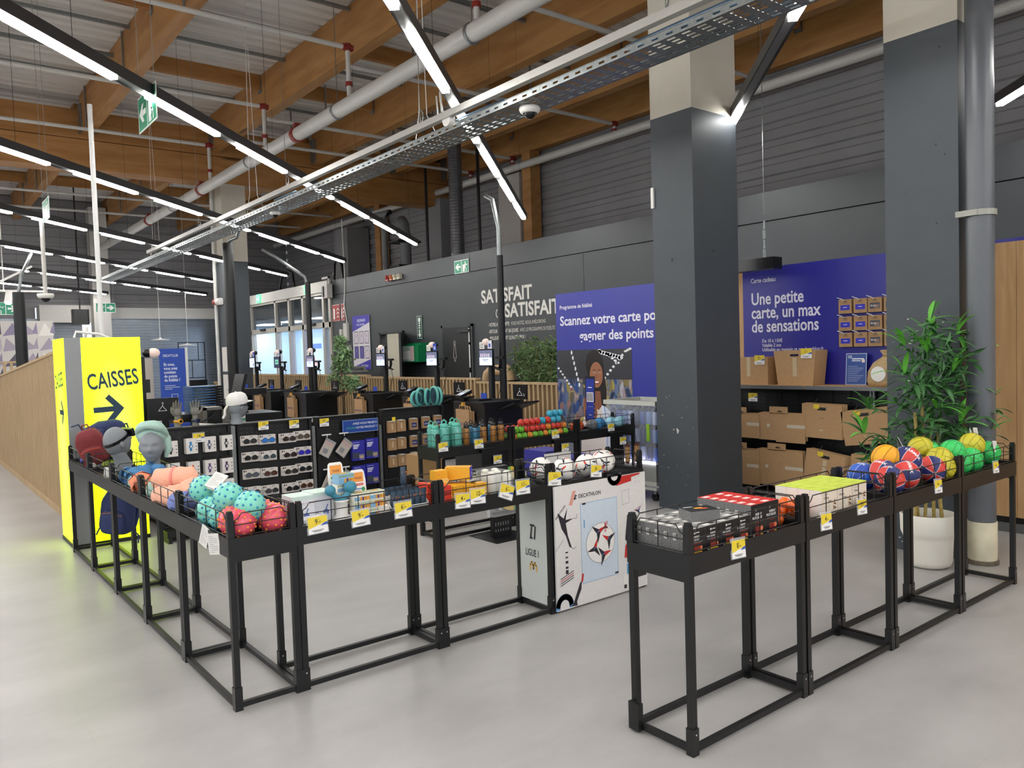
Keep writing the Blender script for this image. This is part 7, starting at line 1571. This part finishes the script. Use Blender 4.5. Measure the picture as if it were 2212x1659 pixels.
o = tag(MB(P('2a4f9a', .4)).bx(-.105, .105, -.003, .003, 0, .31).build('counter_poster', loc=(7.40, 3.94, 1.161), rot=(Matrix.Rotation(-PI/2, 4, 'Z') @ Matrix.Rotation(-.08, 4, 'X')).to_euler()[:]), 'blue framed information sheet leaning on the counter', 'poster')
e = MB(P('d8e0f0')); T = fr((-.105, -.0036, 0), (1, 0, 0), (0, 0, 1)); e.line([(.003, .003), (.207, .003), (.207, .307), (.003, .307)], .005, e.dm, T, .0004, True); e.quad(.12, .012, e.dm, T, .06, .25, .0004); e.quad(.09, .01, e.dm, T, .06, .232, .0004); e.quad(.04, .03, P('9aa6c8'), T, .02, .26, .0004); e.quad(.03, .03, P('e6d8d0'), T, .16, .22, .0004)
for k in range(9): e.quad(.1+.06*((k*3) % 4)/3, .004, P('a9b8dc'), T, .02, .18-.018*k, .0004)
e.build('sheet_print', o)
t = thing('jute_sack', 'beige drawstring sack with white print on the counter', 'sack', (7.3, 3.58, 1.161))
JU = mat('jute_cloth', 'b0966e', .9, var=.1, scale=40, bump=.3); MB(JU).lathe([(0, 0), (.16, .0), (.175, .05), (.165, .14), (.12, .22), (.05, .27), (.03, .285), (.06, .33), (.05, .34)], n=24).build('sack_body', t); MB(WHITEP).disc(0, .12, .07, None, fr((-.176, 0, 0), (0, -1, 0), (0, 0, 1)), 0, 20).build('round_print', t); MB(P('8a6f4a')).lathe([(.036, .275), (.042, .283), (.036, .291)], n=16).build('drawstring', t)
# flat boxes hanging in rows
def flat_box(y0, y1, z0, z1, k, label, tilt=0, kind='tab', n=4):
    w, h = y0-y1, z1-z0; t = thing('flat_carton', label, 'cardboard box', (7.22, (y0+y1)/2, z0), -PI/2); t.rotation_euler = (Matrix.Rotation(-PI/2, 4, 'Z') @ Matrix.Rotation(tilt, 4, 'Y')).to_euler()
    for i in range(n):
        o = MB(CARD).bx(-w/2+.012*i, w/2+.012*i, .009*i, .009*i+.006, .004*i, h+.003*i).build('cardboard_sheet', t)
    if kind == 'tab':
        MB(CARD).rbox((-.02, .003, h+.03), (w*.42, .006, .075), .002).build('hang_tab', t); MB(CARD).bx(-w*.1, w/2+.03, -.005, -.001, -.015, h*.98).build('cardboard_flap', t)
        e = MB(P('d2c6b2', .4)); T = fr((-w/2, -.0056, 0), (1, 0, 0), (0, 0, 1)); e.quad(w*.4, .035, e.dm, T, w*.66, h*.48, .0004); e.quad(.04, .035, e.dm, T, w*.2, h*.48, .0004 if 0 else .005); e.line([(w*.46, h*1.06), (w*.5, h*1.08), (w*.55, h*1.06)], .012, P('2a1f14'), T, .0062); e.build('tape_strip', t)
    else:
        e = MB(P('c9b795', .4)); T = fr((-w/2, -.0008, 0), (1, 0, 0), (0, 0, 1)); e.line([(w*.42, h*.86), (w*.58, h*.86)], .03, P('1a1410'), T, .0005); e.quad(w*.12, .004, P('4a3a26'), T, w*.44, h*.58, .0005); e.quad(w*.09, .012, e.dm, T, w*.44, h*.22, .0005)
        if kind == 'tape': e.quad(w*.1, h*.55, e.dm, T, w*.45, h*.22, .0005)
        e.build('tape_and_hand_hole', t); MB(YC).bx(-w*.2, -w*.2+.06, -.004, -.002, h*.86, h*.86+.045).build('yellow_tag', t); MB(STEEL).path([(-w*.17, -.003, h*.9+.04), (-w*.17, .05, h+.05)], .003, n=4).build('tag_hook', t)
    return t
flat_box(5.33, 4.94, .60, .845, 0, 'folded brown carton with tape beside the pine board, upper row'); flat_box(4.92, 4.41, .58, .865, 1, 'folded brown carton with hang tab under the counter joint, upper row')
flat_box(4.42, 3.99, .635, .975, 2, 'folded brown carton with hand hole and yellow tag, upper row', 0.02, 'hole'); flat_box(3.96, 3.5, .61, .94, 3, 'tilted folded carton with hand hole near the bamboo, upper row', -.14, 'hole')
flat_box(5.33, 4.95, .09, .46, 4, 'folded brown carton with tape beside the pine board, lower row'); flat_box(4.95, 4.44, .10, .48, 5, 'folded brown carton with hang tab, lower row'); flat_box(4.42, 4.0, .15, .50, 6, 'tilted folded carton with long tape strip, lower row', .14, 'tape', 5); flat_box(3.9, 3.48, .16, .505, 7, 'folded carton with hand hole behind the basketballs, lower row', 0, 'hole')
price_card('2.49', (7.17, 4.955, .985), -PI/2, 'price card 2.49 on the rack under the counter', .11, 0, 0, False)
tag(MB(P('2f3fa0')).rbox((7.2, 5.28, .07), (.2, .16, .05), .02).build('blue_parcel'), 'small blue parcel lying at the foot of the rack', 'parcel')
# ================================================================ plants
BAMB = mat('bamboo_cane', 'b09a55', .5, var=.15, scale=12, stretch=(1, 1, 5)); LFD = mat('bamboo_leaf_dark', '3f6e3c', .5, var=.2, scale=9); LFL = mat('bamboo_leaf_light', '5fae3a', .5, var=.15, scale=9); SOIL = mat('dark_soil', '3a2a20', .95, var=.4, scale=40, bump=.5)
t = thing('bamboo_plant', 'tall artificial bamboo plant in a white stepped pot', 'plant', (5.66, 2.50, 0))
POT = mat('white_pot_plastic', 'e6e2d6', .45, var=.02)
MB(POT).lathe([(0, 0), (.11, 0), (.14, .015), (.152, .05), (.158, .20), (.162, .215), (.172, .235), (.176, .25), (.18, .37), (.176, .375), (.17, .37), (.166, .30)], n=40).build('plant_pot', t); MB(SOIL).lathe([(0, .315), (.168, .31)], n=24).build('soil', t)
canes = [(-.06, .05, .78, .012), (-.01, .02, .9, .011), (.03, -.01, .8, .012), (.07, -.05, .72, .013), (.0, .06, .6, .009)]
for k, (x, y, h_, r_) in enumerate(canes):
    pts = []; rs = []
    for i in range(13): z = .3+(h_)*i/12; pts.append((x+.02*math.sin(i*.5+k), y+.015*math.cos(i*.4+k), z)); rs.append(r_*(1.0 if i % 3 else 1.13))
    MB(BAMB).path(pts, r_, n=9, rs=rs).build('cane', t)
lm = {}
def leaf_mesh(m):
    V = []; n = 6
    for i in range(n+1): s = i/n; w = .014*math.sin(PI*min(1, s*.95+.04))**.7; z = .03*math.sin(s*1.9)-.035*s*s; V += [(-w, s*.15, z-.003), (0, s*.15, z), (w, s*.15, z-.003)]
    F = []
    for i in range(n): F += [(3*i, 3*i+1, 3*i+4, 3*i+3), (3*i+1, 3*i+2, 3*i+5, 3*i+4)]
    return MB(m).add(V, F, None, True).build('leaf', t)
pd, pl_ = leaf_mesh(LFD), leaf_mesh(LFL); first = {pd: 1, pl_: 1}
q = random.Random(8); nleaf = 0
def put_leaf(p, az, el, s, light):
    global nleaf
    if nleaf >= 292: return
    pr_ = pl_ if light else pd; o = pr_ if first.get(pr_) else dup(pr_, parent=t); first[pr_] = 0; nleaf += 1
    o.location = p; o.rotation_euler = (el, 0, az); o.scale = (s, s, s)
def spray(base, tip, n, s, tipn=5):
    b, e_ = Vector(base), Vector(tip); mid = b.lerp(e_, .55)+Vector((0, 0, .05)); pts = [b, b.lerp(mid, .5)+Vector((0, 0, .02)), mid, mid.lerp(e_, .6)+Vector((0, 0, .012)), e_]
    MB(LFD).path(pts, .004, n=5, rs=[.005, .004, .0035, .003, .002]).build('twig', t)
    d = (e_-b); az0 = math.atan2(d.y, d.x)-PI/2
    for i in range(n):
        f_ = .25+.7*i/n; p = b.lerp(e_, f_)+Vector((0, 0, .05*math.sin(PI*f_)))
        put_leaf(tuple(p), az0+q.choice((-1, 1))*q.uniform(.4, 1.2), q.uniform(-.7, .35), s*q.uniform(.75, 1.1), False)
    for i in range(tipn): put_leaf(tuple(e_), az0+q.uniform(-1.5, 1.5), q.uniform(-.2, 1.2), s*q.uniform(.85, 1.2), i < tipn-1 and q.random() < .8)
R_ = Vector((.785, -.62, 0)); U_ = Vector((.62, .785, 0))          # across and away from the aisle
def at(rx, z, d=0): return tuple(R_*rx+U_*d+Vector((0, 0, z)))
for rx0, z0, rx1, z1, d, n_ in ((0, 1.35, .02, 1.72, 0, 9), (.02, 1.3, .22, 1.62, .03, 8), (0, 1.2, -.15, 1.55, .0, 8), (.05, 1.25, .3, 1.5, .05, 9), (0, 1.1, -.17, 1.35, -.03, 9), (.02, 1.1, .14, 1.36, -.06, 9), (.05, 1.0, .28, 1.25, .02, 9), (0, 1.05, -.02, 1.5, -.05, 10), (-.03, .95, -.2, 1.15, .02, 8), (-.05, .9, -.4, 1.12, .0, 8), (-.05, .75, -.45, .95, -.02, 9), (.1, .85, .42, 1.08, .0, 8), (.1, .72, .40, .90, -.02, 9), (0, .9, .02, 1.12, -.08, 8), (.05, .8, .2, 1.0, -.05, 8), (-.03, .7, -.26, .82, -.04, 9), (0, .68, -.08, .86, -.08, 7), (.06, .66, .18, .84, -.06, 7), (0, .62, -.3, .70, 0, 7), (.08, 1.15, .05, 1.6, .06, 8)):
    spray(at(rx0, z0, 0), at(rx1, z1, d), n_, 1.2, 5)
for p, a in ((at(0, .58), .5), (at(.05, .52), 2.0), (at(-.1, .5), 3.4), (at(.12, .55), 5.2)): put_leaf(p, a, .2, .7, False)
# dense leaf masses too fine to pick apart
def foliage(name, parent, blobs, n, ls, m, seed, w=.4):
    r_ = random.Random(seed); V = []; F = []
    for k in range(n):
        c, rad = r_.choice(blobs); d = Vector((r_.gauss(0, 1), r_.gauss(0, 1), r_.gauss(0, 1))).normalized()*rad*r_.uniform(.45, 1.0)
        p = Vector(c)+Vector((d.x, d.y, d.z*.85)); a = Vector((r_.uniform(-1, 1), r_.uniform(-1, 1), r_.uniform(-.9, .5))).normalized(); b = a.cross(Vector((r_.uniform(-1, 1), r_.uniform(-1, 1), r_.uniform(-1, 1)))).normalized(); s = ls*r_.uniform(.7, 1.2); i = len(V); u = a.cross(b)*s*.12
        V += [p, p+a*s*.5+b*s*w*.5+u, p+a*s, p+a*s*.5-b*s*w*.5+u, p+a*s*.5]; F += [(i, i+1, i+4), (i+1, i+2, i+4), (i+2, i+3, i+4), (i+3, i, i+4)]
    o = MB(m).add(V, F).build(name, parent); o['kind'] = 'stuff'; return o
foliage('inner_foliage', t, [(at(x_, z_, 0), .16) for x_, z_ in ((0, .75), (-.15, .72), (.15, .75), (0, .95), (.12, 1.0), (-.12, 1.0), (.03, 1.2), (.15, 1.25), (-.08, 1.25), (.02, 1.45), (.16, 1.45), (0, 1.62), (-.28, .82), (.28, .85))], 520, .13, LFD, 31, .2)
# ficus tree behind kiosk ten
t = thing('ficus_tree', 'leafy ficus tree in a pale grey pot beside kiosk ten', 'plant', (6.85, 13.95, 0))
MB(mat('pale_grey_pot', '8f908c', .6, var=.05)).lathe([(0, 0), (.15, 0), (.19, .42), (.185, .42), (.18, .38)], n=28).build('plant_pot', t); MB(SOIL).lathe([(0, .385), (.182, .38)], n=24).build('soil', t)
tr_ = MB(mat('ficus_bark', '6a543e', .8, var=.2, scale=20)); tr_.path([(0, 0, .38), (.02, .02, .9), (-.02, 0, 1.3), (.02, .02, 1.75)], .03, n=8, rs=[.028, .024, .02, .012]).path([(.0, .0, .8), (.1, -.15, 1.0), (.14, -.25, 1.1)], .012).path([(.0, .02, .78), (-.05, .2, 1.0), (-.06, .32, 1.12)], .012).path([(0, 0, 1.35), (.05, -.15, 1.5)], .01).path([(0, 0, 1.3), (-.05, .17, 1.5)], .01); tr_.build('trunk', t)
FL1 = mat('ficus_leaf', '7c9c6c', .55, var=.3, scale=6)
foliage('foliage', t, [((0, .3, 1.14), .2), ((.05, .12, 1.1), .2), ((.1, -.2, 1.08), .2), ((.05, -.33, 1.1), .13), ((0, .05, 1.42), .2), ((.02, -.1, 1.45), .19), ((0, .12, 1.5), .17), ((0, 0, 1.62), .18), ((.02, .03, 1.8), .13), ((.02, -.08, 1.7), .14), ((0, 0, 1.92), .09)], 800, .12, FL1, 4)
t = thing('bamboo_bush', 'thick feathery green bamboo bush behind the slatted fence', 'plant', (8.2, 9.6, 0))
MB(mat('black_planter', '1c1d1f', .5, var=.05)).bx(-.2, .2, -.5, .5, 0, .55).build('planter_box', t)
c = MB(mat('bush_cane', '7a7a45', .7, var=.2)); r_ = random.Random(2)
for k in range(26): y = r_.uniform(-.45, .45); c.path([(r_.uniform(-.1, .1), y, .5), (r_.uniform(-.12, .12), y*1.05, 1.2), (r_.uniform(-.15, .15), y*1.15+r_.uniform(-.1, .1), r_.uniform(1.5, 1.85))], .006, n=4)
o = c.build('canes', t); o['kind'] = 'stuff'
foliage('foliage', t, [((0, y, z), .2) for y in (-.4, -.2, 0, .2, .38) for z in (1.1, 1.3, 1.5, 1.65)]+[((0, .55, 1.55), .18), ((0, .6, 1.35), .1), ((0, -.5, 1.3), .15)], 1700, .13, mat('bush_leaf', '6c8756', .6, var=.35, scale=7), 9, .16)
